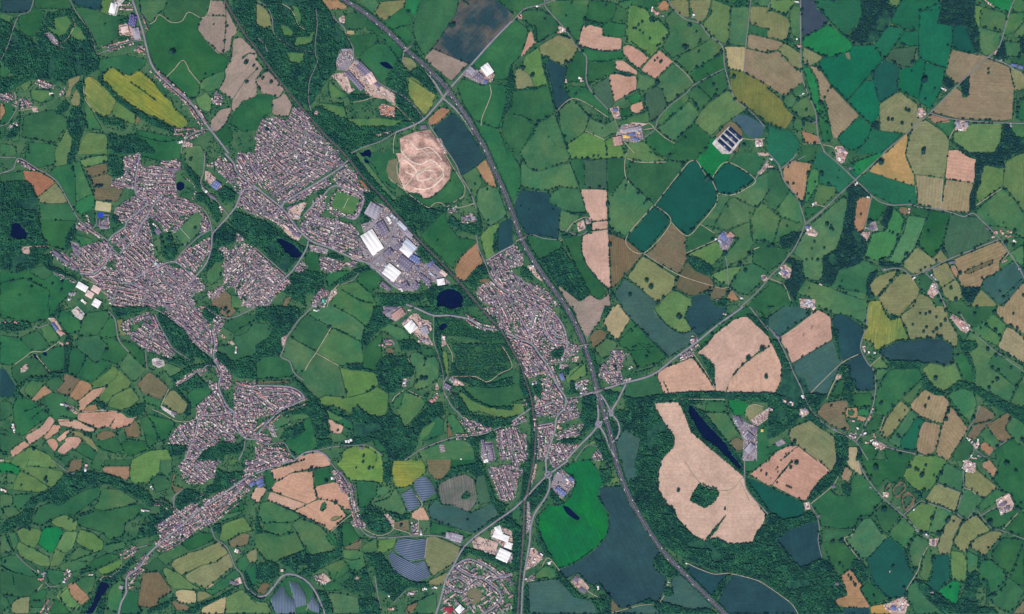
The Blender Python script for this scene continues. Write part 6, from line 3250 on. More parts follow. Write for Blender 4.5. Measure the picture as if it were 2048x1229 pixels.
def py_mesh(name, V, Fs, mats, mi=None, tint=None, smooth=False):
    return mesh_np(name, V, [i for f in Fs for i in f], [len(f) for f in Fs], mats, mi, tint, smooth)

def ico(sub):
    import bmesh
    bm = bmesh.new(); bmesh.ops.create_icosphere(bm, subdivisions=sub, radius=1.0)
    v = np.array([x.co[:] for x in bm.verts]); f = np.array([[q.index for q in p.verts] for p in bm.faces]); bm.free(); return v, f
ICO1, ICO2 = ico(1), ico(2)
def blob_mesh(name, P, R, H, mat, tmpl=ICO1, jit=0.28, tint=None):
    """P: Nx3 centres, R: N radii, H: N half heights; uneven lumps of leaves"""
    tv, tf = tmpl; n = len(P); k = len(tv)
    P = np.asarray(P); R = np.asarray(R); H = np.asarray(H)
    J = 1 + NR.uniform(-jit, jit, (n, k, 1))
    a = NR.uniform(0, 6.28, n); ca, sa = np.cos(a)[:, None], np.sin(a)[:, None]
    X = tv[None, :, 0]*ca - tv[None, :, 1]*sa; Y = tv[None, :, 0]*sa + tv[None, :, 1]*ca; Z = np.broadcast_to(tv[None, :, 2], (n, k))
    V = np.stack([X, Y, Z], -1)*J
    V = V*np.stack([R, R, H], -1)[:, None, :] + P[:, None, :]
    Fi = (tf[None] + (np.arange(n)*k)[:, None, None]).reshape(-1)
    tn = NR.uniform(0, 1, n) if tint is None else tint
    return mesh_np(name, V.reshape(-1, 3), Fi, np.full(n*len(tf), 3), mat, tint=np.repeat(tn, k))

def catmull(pts, step=14.0, closed=False):
    P = [np.array(p, float) for p in pts]
    if len(P) < 3: 
        a, b = P[0], P[-1]; n = max(2, int(np.linalg.norm(b-a)/step)+1)
        return [tuple(a+(b-a)*i/(n-1)) for i in range(n)]
    out = []
    n = len(P)
    for i in range(n-1):
        p0, p1, p2, p3 = P[max(i-1, 0)], P[i], P[i+1], P[min(i+2, n-1)]
        d = np.linalg.norm(p2-p1); k = max(1, int(d/step))
        m1 = (p2-p0)*0.5; m2 = (p3-p1)*0.5
        for m in (m1, m2):
            l = np.linalg.norm(m)
            if l > d and l > 0: m *= d/l
        for j in range(k):
            u = j/k; u2, u3 = u*u, u*u*u
            out.append(tuple((2*u3-3*u2+1)*p1 + (u3-2*u2+u)*m1 + (-2*u3+3*u2)*p2 + (u3-u2)*m2))
    out.append(tuple(P[-1])); return out
def offset_line(pts, off):
    A = np.array(pts, float); T = np.gradient(A, axis=0); T /= np.maximum(np.linalg.norm(T, axis=1, keepdims=True), 1e-6)
    Nn = np.stack([-T[:, 1], T[:, 0]], 1); return A + Nn*off
def strip(name, pts, w, z, mat, label=None, zf=None, kind='structure', off=0.0, parent=None):
    a = offset_line(pts, off+w/2); b = offset_line(pts, off-w/2); n = len(a)
    zz = np.array([z + (zf(p) if zf else 0) for p in pts])
    V = np.concatenate([np.c_[a, zz], np.c_[b, zz]])
    Fs = [(i, n+i, n+i+1, i+1) for i in range(n-1)]
    me = py_mesh(name, V, Fs, mat)
    return obj(name, me, parent, label=label, kind=kind)
def rounded(pts, r0, wts=None):
    """corner cutting with a limited radius, points in metres"""
    out = []; n = len(pts)
    for i in range(n):
        r = r0*(wts[i] if wts else 1.0)
        p = np.array(pts[i], float); a = np.array(pts[i-1], float); b = np.array(pts[(i+1) % n], float)
        la, lb = np.linalg.norm(a-p), np.linalg.norm(b-p)
        if la < 1e-3 or lb < 1e-3: continue
        qa = p+(a-p)/la*min(r, la*0.28); qb = p+(b-p)/lb*min(r, lb*0.28)
        out.append(tuple(qa)); out.append(tuple(qa*0.25+p*0.5+qb*0.25)); out.append(tuple(qb))
    return out
def sheet(name, pts, z, mat, **kw):
    """flat polygon in metres; origin at its centre, local x along its longest side"""
    A = np.array(pts, float); c = A.mean(0)
    D = np.roll(A, -1, 0)-A; ln = np.linalg.norm(D, axis=1)
    ang = kw.pop('ang', None)
    if ang is not None: pass
    else:
        j = int(ln.argmax()); ang = math.atan2(D[j][1], D[j][0])
    ca, sa = math.cos(-ang), math.sin(-ang)
    Q = A-c; Lc = np.c_[Q[:, 0]*ca-Q[:, 1]*sa, Q[:, 0]*sa+Q[:, 1]*ca]
    import mathutils
    tri = mathutils.geometry.tessellate_polygon([[mathutils.Vector((p[0], p[1], 0)) for p in Lc]])
    V = np.c_[Lc, np.zeros(len(Lc))]
    Fs = []
    for t3 in tri:
        a, b, d = (Lc[i] for i in t3)
        cr = (b[0]-a[0])*(d[1]-a[1])-(b[1]-a[1])*(d[0]-a[0])
        if abs(cr) < 1e-6: continue
        Fs.append(tuple(t3) if cr > 0 else tuple(reversed(t3)))
    if not Fs: return None
    me = py_mesh(name, V, Fs, mat)
    o = obj(name, me, loc=(c[0], c[1], z), **kw); o.rotation_euler = (0, 0, ang); return o

# ---------------------------------------------------------------- survey data
items = []
tile = (0, 0)
for line in DATA.strip().splitlines():
    w = line.split()
    if not w: continue
    if w[0].startswith('@'):
        tile = (int(w[0][1:])*512.0, int(w[1])*307.0); continue
    k = w[0]
    def P(ws):
        v = [float(q) for q in ws]
        if len(v) % 2: v = v[:-1]
        return [(tile[0]+v[i]/4.0, tile[1]+v[i+1]/4.0) for i in range(0, len(v), 2)]
    if k in ('f', 'y', 'R', 'r'): items.append((k, w[1], P(w[2:])))
    elif k in ('z', 'v'): items.append((k, float(w[1]), P(w[2:])))
    elif k in ('w', 'l', 'n', 'q', 's', 'm'): items.append((k, '', P(w[1:])))
    elif k == 't':
        items.append((k, float(w[3])/4.0, P(w[1:3])))
    elif k == 'b':
        v = [float(q) for q in w[2:7]]
        items.append((k, (w[1], v[2]/4.0*S, v[3]/4.0*S, -math.radians(v[4])), P(w[2:4])))
def of(k): return [i for i in items if i[0] == k]
def looped(p): A = np.array(p).mean(0); return any(math.hypot(A[0]-x, A[1]-y) < r for x, y, r in ((1090, 655, 50), (545, 795, 35)))
def barrack(p): A = np.array(p); return abs(A[:, 0].mean()-960) < 25 and A[:, 1].mean() > 1140

# raster of what covers the ground, one cell per photo pixel
GW, GH = 2048, 1229
mask = np.zeros((GH, GW), np.uint8)
def fill(pts, val, only=None, arr=None):
    arr = mask if arr is None else arr
    A = np.array(pts); y0, y1 = int(max(0, math.floor(A[:, 1].min()))), int(min(GH-1, math.ceil(A[:, 1].max())))
    n = len(A)
    for y in range(y0, y1+1):
        xs = []
        yc = y+0.5
        for i in range(n):
            (xa, ya), (xb, yb) = A[i], A[(i+1) % n]
            if (ya <= yc) != (yb <= yc): xs.append(xa+(yc-ya)*(xb-xa)/(yb-ya))
        xs.sort()
        for i in range(0, len(xs)-1, 2):
            a, b = int(max(0, round(xs[i]))), int(min(GW, round(xs[i+1])))
            if b > a:
                if only is None: arr[y, a:b] = val
                else:
                    seg = arr[y, a:b]; seg[np.isin(seg, only)] = val
def stroke(pts, rad, val):
    for (xa, ya), (xb, yb) in zip(pts[:-1], pts[1:]):
        n = max(1, int(math.hypot(xb-xa, yb-ya)))
        for i in range(n+1):
            x, y = xa+(xb-xa)*i/n, ya+(yb-ya)*i/n
            r = int(math.ceil(rad))
            for yy in range(int(y)-r, int(y)+r+1):
                for xx in range(int(x)-r, int(x)+r+1):
                    if 0 <= yy < GH and 0 <= xx < GW and (xx+0.5-x)**2+(yy+0.5-y)**2 <= rad*rad: mask[yy, xx] = val
BASE, FIELD, ZONE, WOOD, YARD, LAKE, ROAD, BUILD = 0, 1, 2, 3, 4, 5, 6, 7
for i in of('f'): fill(i[2], FIELD)
for i in of('z'): fill(i[2], ZONE, only=[BASE, FIELD])
for i in of('w'): fill(i[2], WOOD)
for i in of('y'): fill(i[2], YARD)
for i in of('v'): fill(i[2], YARD)
for i in of('l'): fill(i[2], LAKE)
RW = {'M': 34.0, 'a': 10.5, 'b': 6.6, 'c': 4.6, 'p': 3.7}
roads = []
mway = []
for i in of('R'):
    if i[1] == 'M': mway += i[2]; continue
    roads.append((i[1], catmull(i[2], 3.0)))
mw = [mway[0]]
for p in mway[1:]:
    if p[1] - mw[-1][1] > 4: mw.append(p)
mw_px = catmull([(mw[0][0]-40, mw[0][1]-26)]+mw+[(mw[-1][0]+50, mw[-1][1]+48)], 4.0)
rail = []
for i in of('q'): rail += i[2]
rl = [rail[0]]
for p in rail[1:]:
    if p[1] - rl[-1][1] > 3: rl.append(p)
rail_px = catmull([(rl[0][0]-40, rl[0][1]-60)]+rl+[(rl[-1][0]-3, rl[-1][1]+60)], 4.0)
for c, p in roads: stroke(p, RW[c]/2/S+1.0, ROAD)
stroke(mw_px, 8.0, ROAD); stroke(rail_px, 2.8, ROAD)
for i in of('b'):
    cx, cy = i[2][0]; c, w, h, a = i[1]; ux, uy = math.cos(a), -math.sin(a); w2, h2 = (w/S)/2+0.8, (h/S)/2+0.8
    fill([(cx+ux*w2*sx-uy*h2*sy*-1*-1, cy+uy*w2*sx+ux*h2*sy) for sx, sy in ((1, 1), (-1, 1), (-1, -1), (1, -1))], BUILD)
def at(px, py):
    x, y = int(px), int(py)
    return mask[y, x] if 0 <= x < GW and 0 <= y < GH else 255
def value_noise(px, py, s, seed=0):
    x, y = px/s, py/s; x0, y0 = np.floor(x), np.floor(y)
    def h(a, b): 
        v = np.sin(a*127.1+b*311.7+seed*17.3)*43758.5453; return v-np.floor(v)
    fx, fy = x-x0, y-y0; fx = fx*fx*(3-2*fx); fy = fy*fy*(3-2*fy)
    return (h(x0, y0)*(1-fx)+h(x0+1, y0)*fx)*(1-fy)+(h(x0, y0+1)*(1-fx)+h(x0+1, y0+1)*fx)*fy

# ---------------------------------------------------------------- naming by landmark
LM = [(895, 600, 'the round dark lake by the railway'), (845, 320, 'the pale oval quarry'), (720, 165, 'the brick works yard'), (740, 485, 'the large white factory'),
 (820, 520, 'the blue roofed works'), (778, 552, 'the white warehouse on the valley road'), (690, 410, 'the square playing field'), (570, 495, 'the long pool in the wooded valley'),
 (378, 455, 'the sports pitch in the west town'), (325, 490, 'the park of the west town'), (205, 440, 'the blue tennis court'), (38, 463, 'the black woodland pool'),
 (170, 590, 'the western industrial yard'), (318, 722, 'the white round yard'), (250, 185, 'the long yellow field'), (155, 170, 'the narrow yellow field'), (240, 50, 'the northern works yard'),
 (75, 75, 'the walled cemetery'), (50, 225, 'the western hamlet'), (40, 240, 'the lane hamlet'), (500, 230, 'the north town edge'), (360, 395, 'the small round pool'),
 (280, 100, 'the main road terraces'), (110, 655, 'the farm under the west town'), (160, 800, 'the pink banded fields'), (60, 850, 'the long pink strip field'), (340, 770, 'the paired brown pitches'),
 (540, 800, 'the curved red estate'), (450, 850, 'the southern town'), (380, 1050, 'the roadside village'), (200, 1190, 'the narrow black reservoir'), (90, 1150, 'the south west farm'),
 (300, 1170, 'the brown striped field'), (430, 1120, 'the straw field'), (640, 690, 'the crossing green fields'), (770, 745, 'the tear shaped clearing'), (830, 660, 'the white walled works'),
 (960, 700, 'the scrubby old tip'), (900, 780, 'the farm below the tip'), (810, 820, 'the green bowl field'), (720, 930, 'the bright yellow field'), (690, 960, 'the bend hamlet'),
 (590, 980, 'the three pink fields'), (650, 1020, 'the field with two green ovals'), (840, 985, 'the upper solar farm'), (820, 1110, 'the lower solar farm'), (580, 1190, 'the southern solar farm'),
 (1000, 1090, 'the southern white factories'), (960, 1160, 'the barrack like estate'), (740, 1170, 'the motocross track'), (1075, 660, 'the oval estate'), (1090, 820, 'the station village'),
 (1020, 960, 'the school beside the railway'), (1110, 970, 'the roundabout retail park'), (1130, 1060, 'the hooked green field'), (1160, 1170, 'the farm in dark crops'), (1210, 740, 'the round green crescent'),
 (1215, 850, 'the motorway junction'), (1420, 800, 'the long ornamental lake'), (1500, 880, 'the estate hall'), (1400, 980, 'the great pink field'), (1480, 700, 'the broad pink field'),
 (1390, 1000, 'the copse in the great pink field'), (1255, 265, 'the big northern dairy farm'), (1235, 225, 'the blue roofed farm'), (1460, 280, 'the four panel lagoon'), (1500, 255, 'the grey green reservoir'),
 (1310, 20, 'the tree ringed farm'), (1125, 60, 'the crossroads farm'), (965, 145, 'the barns by the motorway slip'), (1165, 160, 'the lane side farm'), (1380, 390, 'the teal crop field'), (1440, 480, 'the red roofed farm'),
 (1195, 480, 'the tall pink field'), (1160, 450, 'the loop drive farm'), (1110, 400, 'the slate blue field'), (1290, 660, 'the wedge of blue green crop'), (1500, 600, 'the straight road corner'),
 (1720, 60, 'the northern dark wood'), (1920, 40, 'the north eastern dark wood'), (1600, 20, 'the slate field by the lane'), (1840, 230, 'the pink roadside farm'), (1930, 250, 'the tree lined hall farm'),
 (1960, 180, 'the wide khaki field'), (1800, 320, 'the gold triangular field'), (1920, 330, 'the pink striped field'), (1710, 360, 'the eastern crossroads'), (1680, 470, 'the long dark eastern wood'),
 (1570, 540, 'the white roofed compound'), (1780, 480, 'the pale green strips'), (2000, 460, 'the eastern village'), (1860, 585, 'the white farm on the bend'), (1620, 460, 'the junction farm'),
 (1690, 310, 'the farm by the eastern crossroads'), (1600, 660, 'the pink field with pylons'), (1740, 700, 'the white farm by blue crops'), (1790, 660, 'the broad yellow field'), (1850, 700, 'the slate lens field'),
 (1920, 640, 'the red eastern farm'), (2000, 700, 'the gold striped slope'), (1700, 820, 'the ring gallop'), (1750, 880, 'the red roofed hamlet'), (1940, 890, 'the white south eastern farm'),
 (1870, 820, 'the ploughed brown strips'), (1600, 940, 'the pink park field'), (1670, 970, 'the tree fringed cottage'), (1630, 1080, 'the slate field by the great wood'), (1810, 1000, 'the twin oval gallops'),
 (1870, 990, 'the walled tan field'), (2000, 1000, 'the blue barn farm'), (1870, 1080, 'the purple roofed farm'), (1700, 1160, 'the southern pink field'), (1790, 1215, 'the blue roofed southern farm'),
 (1900, 1180, 'the vivid green corner'), (1760, 1100, 'the wide dark pasture'), (1560, 1120, 'the great southern wood'), (1650, 230, 'the lane with three cottages'), (1770, 230, 'the khaki pentagon field'), (1420, 130, 'the straw square field')]
LMN = np.array([(a, b) for a, b, c in LM], float)
ORD = ['first', 'second', 'third', 'fourth', 'fifth', 'sixth', 'seventh', 'eighth', 'ninth', 'tenth', 'eleventh', 'twelfth']
def label_all(lst):
    """lst of (object, px, py, description, [compact]); gives each a label of its own from the nearest landmark"""
    groups = {}
    for o, x, y, d in lst:
        dd = np.hypot(LMN[:, 0]-x, LMN[:, 1]-y); j = int(dd.argmin())
        dx, dy = x-LMN[j, 0], y-LMN[j, 1]
        if dd[j] < 14: q = 'beside'
        else:
            a = (math.degrees(math.atan2(-dy, dx))+360) % 360
            q = ['east of', 'north east of', 'north of', 'north west of', 'west of', 'south west of', 'south of', 'south east of'][int((a+22.5)//45) % 8]
        groups.setdefault((d, q, LM[j][2]), []).append((x, y, o))
    for (d, q, l), v in groups.items():
        v.sort(key=lambda r: r[0])
        for n, (x, y, o) in enumerate(v):
            s = f'{d} {q} {l}'
            if len(v) > 1:
                if n == len(v)-1 and n > 0: s += ', easternmost'
                elif n == 0: s += ', westernmost'
                else: s += ', '+(ORD[n] if n < 12 else 'another')+' from west'
            wds = s.split()
            if len(wds) > 16: s = ' '.join(w_ for w_ in wds if w_ not in ('the',))
            o['label'] = s

# ---------------------------------------------------------------- ground and fields
Z0 = 0.0
def quad(name, x0, y0, x1, y1, z, mat, kind='structure', label=None):
    return obj(name, py_mesh(name, [(x0, y0, z), (x1, y0, z), (x1, y1, z), (x0, y1, z)], [(0, 1, 2, 3)], mat), kind=kind, label=label)
quad('ground', -30000, -30000, 30000, 30000, -1.0, M_['outer'], label='open farmland running to the horizon')
quad('pasture_ground', -3180, -1950, 3180, 1950, -0.5, M_['base'], label='rough green pasture between the fields')
SX, SY = (512, 1024, 1536), (307, 614, 921)
def on_seam(q): return [('x', v) for v in SX if abs(q[0]-v) < 3.2] + [('y', v) for v in SY if abs(q[1]-v) < 3.2]
def seam_spans(p):
    out = []; n = len(p)
    for i in range(n):
        a, b = p[i], p[(i+1) % n]
        for sm in set(on_seam(a)) & set(on_seam(b)):
            k = 1 if sm[0] == 'x' else 0; c = np.mean(np.array(p), 0)[1-k]
            out.append((sm, min(a[k], b[k]), max(a[k], b[k]), c > sm[1]))
    return out
fl = [[code, p, None] for _, code, p in of('f')]; spans = [seam_spans(p) for _, p, _ in fl]; root = list(range(len(fl)))
def area(p):
    A = np.array(p); x, y = A[:, 0], A[:, 1]; return abs(np.dot(x, np.roll(y, -1))-np.dot(y, np.roll(x, -1)))/2
def find(i):
    while root[i] != i: i = root[i]
    return i
for i in range(len(fl)):
    for j in range(i+1, len(fl)):
        for sa in spans[i]:
            for sb in spans[j]:
                if sa[0] == sb[0] and sa[3] != sb[3]:
                    ov = min(sa[2], sb[2])-max(sa[1], sb[1]); la, lb = sa[2]-sa[1], sb[2]-sb[1]
                    same = fl[i][0].lstrip('-') == fl[j][0].lstrip('-')
                    if ov > 5 and (same or (ov > 0.5*la and ov > 0.5*lb)):
                        a, b = find(i), find(j)
                        if a != b:
                            if area(fl[a][1]) < area(fl[b][1]): a, b = b, a
                            root[b] = a
def push(p):
    c = np.mean(np.array(p), 0); out = []
    for q in p:
        x, y = q
        for k, v in on_seam(q):
            if k == 'x': x = v+(1.2 if c[0] < v else -1.2)
            else: y = v+(1.2 if c[1] < v else -1.2)
        out.append((x, y))
    return out
levels = []
def level(pts):
    A = np.array(pts); b = (A[:, 0].min()-0.6, A[:, 1].min()-0.6, A[:, 0].max()+0.6, A[:, 1].max()+0.6); lv = 0
    for q, l in levels:
        if b[0] < q[2] and b[2] > q[0] and b[1] < q[3] and b[3] > q[1]: lv = max(lv, l+1)
    levels.append((b, lv)); return lv
LZ = 0.025
FN = {'G': 'deep green pasture', 'G2': 'grey green crop', 'E': 'emerald grass', 'E2': 'dark emerald crop', 'M': 'mid green pasture', 'M2': 'pale green ley', 'L': 'olive green pasture', 'D': 'rough dark grassland',
      'V': 'vivid green grass', 'V2': 'bright green crop', 'Y': 'yellow green crop', 'Y3': 'olive green crop', 'K4': 'tan mown grass', 'Y2': 'bright lime green crop', 'K': 'khaki mown grass', 'K2': 'brown striped stubble', 'K3': 'tan striped stubble', 'S': 'straw coloured', 'P': 'bare pink soil', 'P2': 'salmon pink soil',
      'P3': 'pink striped soil', 'T': 'pale tan soil', 'O': 'orange brown soil', 'O2': 'golden patchy crop', 'R': 'rust brown soil', 'N': 'brown green stubble', 'N2': 'dark brown stubble', 'B': 'dark slate blue crop',
      'B2': 'blue green crop', 'B3': 'slate grey crop', 'B4': 'dark streaked tan crop', 'C': 'teal crop', 'U2': 'grey streaked stubble'}
lab = []
hedge_src = []
def ppoly(p, r=14.0):
    return rounded([wx(q) for q in push(p)], r, [1 if not on_seam(q) else 0.03 for q in p])
fcol, fang = {}, {}
for fi, (code, p, _) in enumerate(fl):
    nohedge = code.startswith('-'); rt = find(fi); code = fl[rt][0].lstrip('-')
    if rt not in fcol:
        fcol[rt] = rnd.random(); B_ = np.array([wx(q) for q in fl[rt][1]]); D_ = np.roll(B_, -1, 0)-B_; j_ = int(np.linalg.norm(D_, axis=1).argmax()); fang[rt] = math.atan2(D_[j_][1], D_[j_][0])
    o = sheet('field', ppoly(p), LZ*level(p), FM[code], ang=fang[rt], kind='structure')
    if not o: continue
    o.color = (fcol[rt], fcol[rt], fcol[rt], 1.0)
    A = np.array(p); cx, cy = A.mean(0)
    lab.append((o, cx, cy, FN[code]+' field'))
    if not nohedge: hedge_src.append((p, code, cx, cy))
for k, ang, p in of('z'):
    o = sheet('residential_ground', ppoly(p, 8), LZ*level(p), M_['court' if barrack(p) else 'garden'], kind='structure', label='gardens and drives between the houses')
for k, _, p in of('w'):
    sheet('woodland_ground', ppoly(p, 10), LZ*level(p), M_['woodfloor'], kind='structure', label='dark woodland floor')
for k, code, p in of('y'):
    if code == 'Q': continue
    sheet({'P': 'bare_earth_ground', 'U': 'paved_yard_ground', 'W': 'pale_concrete_ground', 'X': 'tennis_court_ground', 'V': 'playing_turf_ground', 'N': 'brown_turf_ground', 'S': 'sand_pitch_ground', 'O': 'orange_earth_ground'}[code],
          ppoly(p, 5), LZ*level(p), M_[code], kind='structure')
for k, _, p in of('l'):
    g = 1460 < p[0][0] < 1480 and 220 < p[0][1] < 250
    A = np.array(p); cx, cy = A.mean(0)
    o = sheet('lake_water', rounded(ppoly(p, 16), 10), LZ*level(p), M_['greenwater' if g else 'water'], kind='structure'); lab.append((o, cx, cy, 'still dark water'))
label_all(lab)
ZT = LZ*(max(l for _, l in levels)+2)          # level just over every sheet
print('levels', ZT/LZ)
# quarry floor with benches and heaps
qz = [np.array(i[2]) for i in of('y') if i[1] == 'Q']
def in_poly(x, y, A):
    c = False; n = len(A)
    for i in range(n):
        (xa, ya), (xb, yb) = A[i], A[(i+1) % n]
        if (ya <= y) != (yb <= y) and x < xa+(y-ya)*(xb-xa)/(yb-ya): c = not c
    return c
qmask = np.zeros((GH, GW), np.uint8)
for A in qz: fill(A, 1, arr=qmask)
def qh(x, y):                                     # metres of relief at a world point
    px, py = x/S+1024, 614.5-y/S
    ix, iy = int(px), int(py)
    if not (0 <= ix < GW and 0 <= iy < GH) or not qmask[iy, ix]: return 0.0
    d = 1.0
    for r in (2, 4, 7):
        for sx, sy in ((r, 0), (-r, 0), (0, r), (0, -r)):
            if not qmask[min(GH-1, max(0, iy+sy)), min(GW-1, max(0, ix+sx))]: d = min(d, (r-1)/8.0)
    a = float(value_noise(px, py, 16.0, 3)); b = float(value_noise(px, py, 7.0, 5)); c = float(value_noise(px+py*0.6, py-px*0.5, 3.2, 8))
    q = float(value_noise(px*0.8+py*0.45+9*a, py*0.9-px*0.5, 15.0, 17))*7.0; f = q-math.floor(q)
    return max(0.0, d)*((math.floor(q)+min(1.0, f*3.2))*2.3 + 1.5*b + 2.0*c)
V, Fs, idx = [], [], {}
ys, xs = np.nonzero(qmask)
haul = np.zeros((GH, GW), np.uint8); mk_ = mask; mask = haul
for c, p in roads:
    if c == 'p': stroke(p, 1.25, 1)
for p in ([(800, 300), (820, 322), (842, 330), (862, 322), (880, 334), (888, 352), (870, 372), (850, 380), (830, 378)], [(822, 285), (836, 300), (858, 296), (872, 306), (884, 320)], [(812, 345), (832, 352), (852, 342), (872, 345)], [(806, 320), (830, 338), (838, 362), (862, 358)]):
    stroke(catmull(p, 2.0), 1.1, 1)
mask = mk_
for y, x in zip(ys, xs):
    q = []
    for dx, dy in ((0, 1), (1, 1), (1, 0), (0, 0)):
        kx = (x+dx, y+dy)
        if kx not in idx:
            X, Y = wx(kx); idx[kx] = len(V); V.append((X, Y, ZT*0.9+qh(X, Y)))
        q.append(idx[kx])
    Fs.append(tuple(q))
qt = [float(haul[min(GH-1, int(614.5-v[1]/S))][min(GW-1, int(v[0]/S+1024))]) for v in V]
obj('quarry_ground', py_mesh('quarry', V, Fs, M_['Q'], tint=qt), kind='structure', label='pale pink benches and heaps of the open quarry')

# ---------------------------------------------------------------- roads, railway
def metres(px): return [wx(p) for p in px]
zr = {'p': ZT+0.05, 'c': ZT+0.10, 'b': ZT+0.15, 'a': ZT+0.20}
nm = {'p': 'farm_track', 'c': 'country_lane_road', 'b': 'minor_road', 'a': 'main_road'}
mt = {'p': M_['track'], 'c': M_['lane'], 'b': M_['lane'], 'a': M_['asphalt']}
lab = []
for n, (c, p) in enumerate(roads):
    inz = sum(at(q[0]+dx, q[1]+dy) == ZONE for q in p[::4] for dx, dy in ((5, 5), (-5, -5)))/max(1, len(p[::4])*2)
    mat = mt[c] if not (c == 'b' and inz > 0.35) else M_['townroad']
    o = strip(nm[c], metres(p), RW[c]*(1.25 if mat is M_['townroad'] and c == 'b' else 1.0), zr[c]+0.0006*n, mat, zf=lambda w_: qh(*w_)+2.2 if qh(*w_) else 0.0)
    if c == 'a': strip('centre_line_markings', metres(p), 0.25, zr[c]+0.12, M_['white'])
    lab.append((o, p[len(p)//2][0], p[len(p)//2][1], {'p': 'pale stone farm track', 'c': 'narrow country lane', 'b': 'minor tarmac road', 'a': 'wide main road'}[c]))
label_all(lab)
mwm = metres(mw_px); zm = ZT+0.3
strip('motorway_verge_ground', mwm, 36, zm-0.05, M_['verge'], 'grassy cutting of the motorway')
strip('motorway_road', mwm, 10.4, zm, M_['motorway'], 'eastern carriageway of the motorway', off=6.4)
strip('motorway_road', mwm, 10.4, zm, M_['motorway'], 'western carriageway of the motorway', off=-6.4)
strip('motorway_median_ground', mwm, 2.2, zm+0.05, M_['median'], 'pale central reservation of the motorway')
for o_ in (1.9, 10.9, -1.9, -10.9): strip('motorway_edge_markings', mwm, 0.18, zm+0.06, M_['white'], off=o_)
def dashes(name, pts, off, z, step=2, w=0.2):
    a = offset_line(pts, off+w/2); b = offset_line(pts, off-w/2); V, Fs = [], []
    for i in range(0, len(a)-1, step):
        k = len(V); m1, m2 = a[i]+(a[i+1]-a[i])*0.5, b[i]+(b[i+1]-b[i])*0.5
        V += [(*a[i], z), (*b[i], z), (*m2, z), (*m1, z)]; Fs.append((k, k+1, k+2, k+3))
    obj(name, py_mesh(name, V, Fs, M_['white']), kind='structure')
for o_ in (4.8, 7.9, -4.8, -7.9): dashes('motorway_lane_markings', mwm, o_, zm+0.06)
rm = metres(rail_px)
strip('railway_ballast_ground', rm, 12.0, ZT+0.28, M_['ballast'], 'dark ballast bed of the railway')
for o_ in (-3.2, -1.7, 1.7, 3.2): strip('railway_line', rm, 0.35, ZT+0.45, M_['rail'], 'steel rail of the double track railway', off=o_)
# bridges over the motorway
def boxmesh(x, y, z, bevel=False):
    V = [(sx*x/2, sy*y/2, sz*z) for sz in (0, 1) for sx, sy in ((-1, -1), (1, -1), (1, 1), (-1, 1))]
    return V, [(3, 2, 1, 0), (4, 5, 6, 7), (0, 1, 5, 4), (1, 2, 6, 5), (2, 3, 7, 6), (3, 0, 4, 7)]
def box_obj(name, x, y, z, mat, parent, loc=(0, 0, 0), rz=0):
    V, Fs = boxmesh(x, y, z); o = obj(name, py_mesh(name, V, Fs, mat), parent, loc); o.rotation_euler = (0, 0, rz); return o
for (ax, ay, bx, by, d) in ((512+1492/4, 790/4, 512+1552/4, 706/4, 'wide road bridge carrying the dual road over the motorway junction'),
                            (512+1188/4, 412/4, 512+1244/4, 366/4, 'narrow lane bridge over the northern motorway'),
                            (1024+40/4, 307+698/4, 1024+112/4, 307+670/4, 'pale farm bridge over the motorway south of the slate field'),
                            (1024+542/4, 614+312/4, 1024+604/4, 614+300/4, 'footbridge from the oval estate over the motorway'),
                            (1024+656/4, 614+688/4, 1024+730/4, 614+662/4, 'main road bridge over the motorway beside the station village')):
    A, B = wx((ax, ay)), wx((bx, by)); ln = math.hypot(B[0]-A[0], B[1]-A[1])+12; an = math.atan2(B[1]-A[1], B[0]-A[0]); w_ = 13 if 'road bridge' in d else 7
    t = obj('road_bridge', None, loc=((A[0]+B[0])/2, (A[1]+B[1])/2, zm), label=d, cat='bridge', group='bridges over the motorway'); t.rotation_euler = (0, 0, an)
    box_obj('deck', ln, w_, 1.0, M_['lane'], t, (0, 0, 5.5))
    for s_ in (-1, 1): box_obj('parapet', ln, 0.6, 1.2, M_['wallp'], t, (0, s_*(w_/2-0.3), 6.5))
    for s_ in (-1, 0, 1): box_obj('pier', 1.2, w_*0.8, 5.5, M_['wallp'], t, (s_*(ln/2-3) if s_ else 0, 0, 0))
# pitch markings
for k, _, p in of('m'):
    strip('pitch_markings', [wx(q) for q in catmull(p, 5)], 1.6, ZT+0.02, M_['white'])

# ---------------------------------------------------------------- buildings
def gable(lx, ly, h, rh, over=0.5, spans=1):
    """ridge along x; returns wall verts/faces and roof verts/faces"""
    wv, wf = boxmesh(lx, ly, h); wf = [f for i, f in enumerate(wf) if i != 1]
    rv, rf = [], []; X = lx/2+over; sw = (ly+2*over)/spans
    for s_ in range(spans):
        y0 = -ly/2-over+s_*sw; b = len(rv)
        rv += [(-X, y0, h), (X, y0, h), (X, y0+sw, h), (-X, y0+sw, h), (-X, y0+sw/2, h+rh), (X, y0+sw/2, h+rh)]
        rf += [(b, b+1, b+5, b+4), (b+2, b+3, b+4, b+5), (b+3, b, b+4), (b+1, b+2, b+5)]
    return wv, wf, rv, rf
ZB = ZT+0.12
CN = {'w': 'white roofed', 'l': 'pale blue grey roofed', 'g': 'grey roofed', 'd': 'dark slate roofed', 'r': 'red roofed', 'p': 'pale pink roofed', 'u': 'blue roofed', 'c': 'crimson roofed', 'o': 'clay roofed',
      'q': 'teal roofed', 'y': 'yellow roofed', 'i': 'indigo roofed', 'W': 'navy panelled'}
lab = []
blds = []
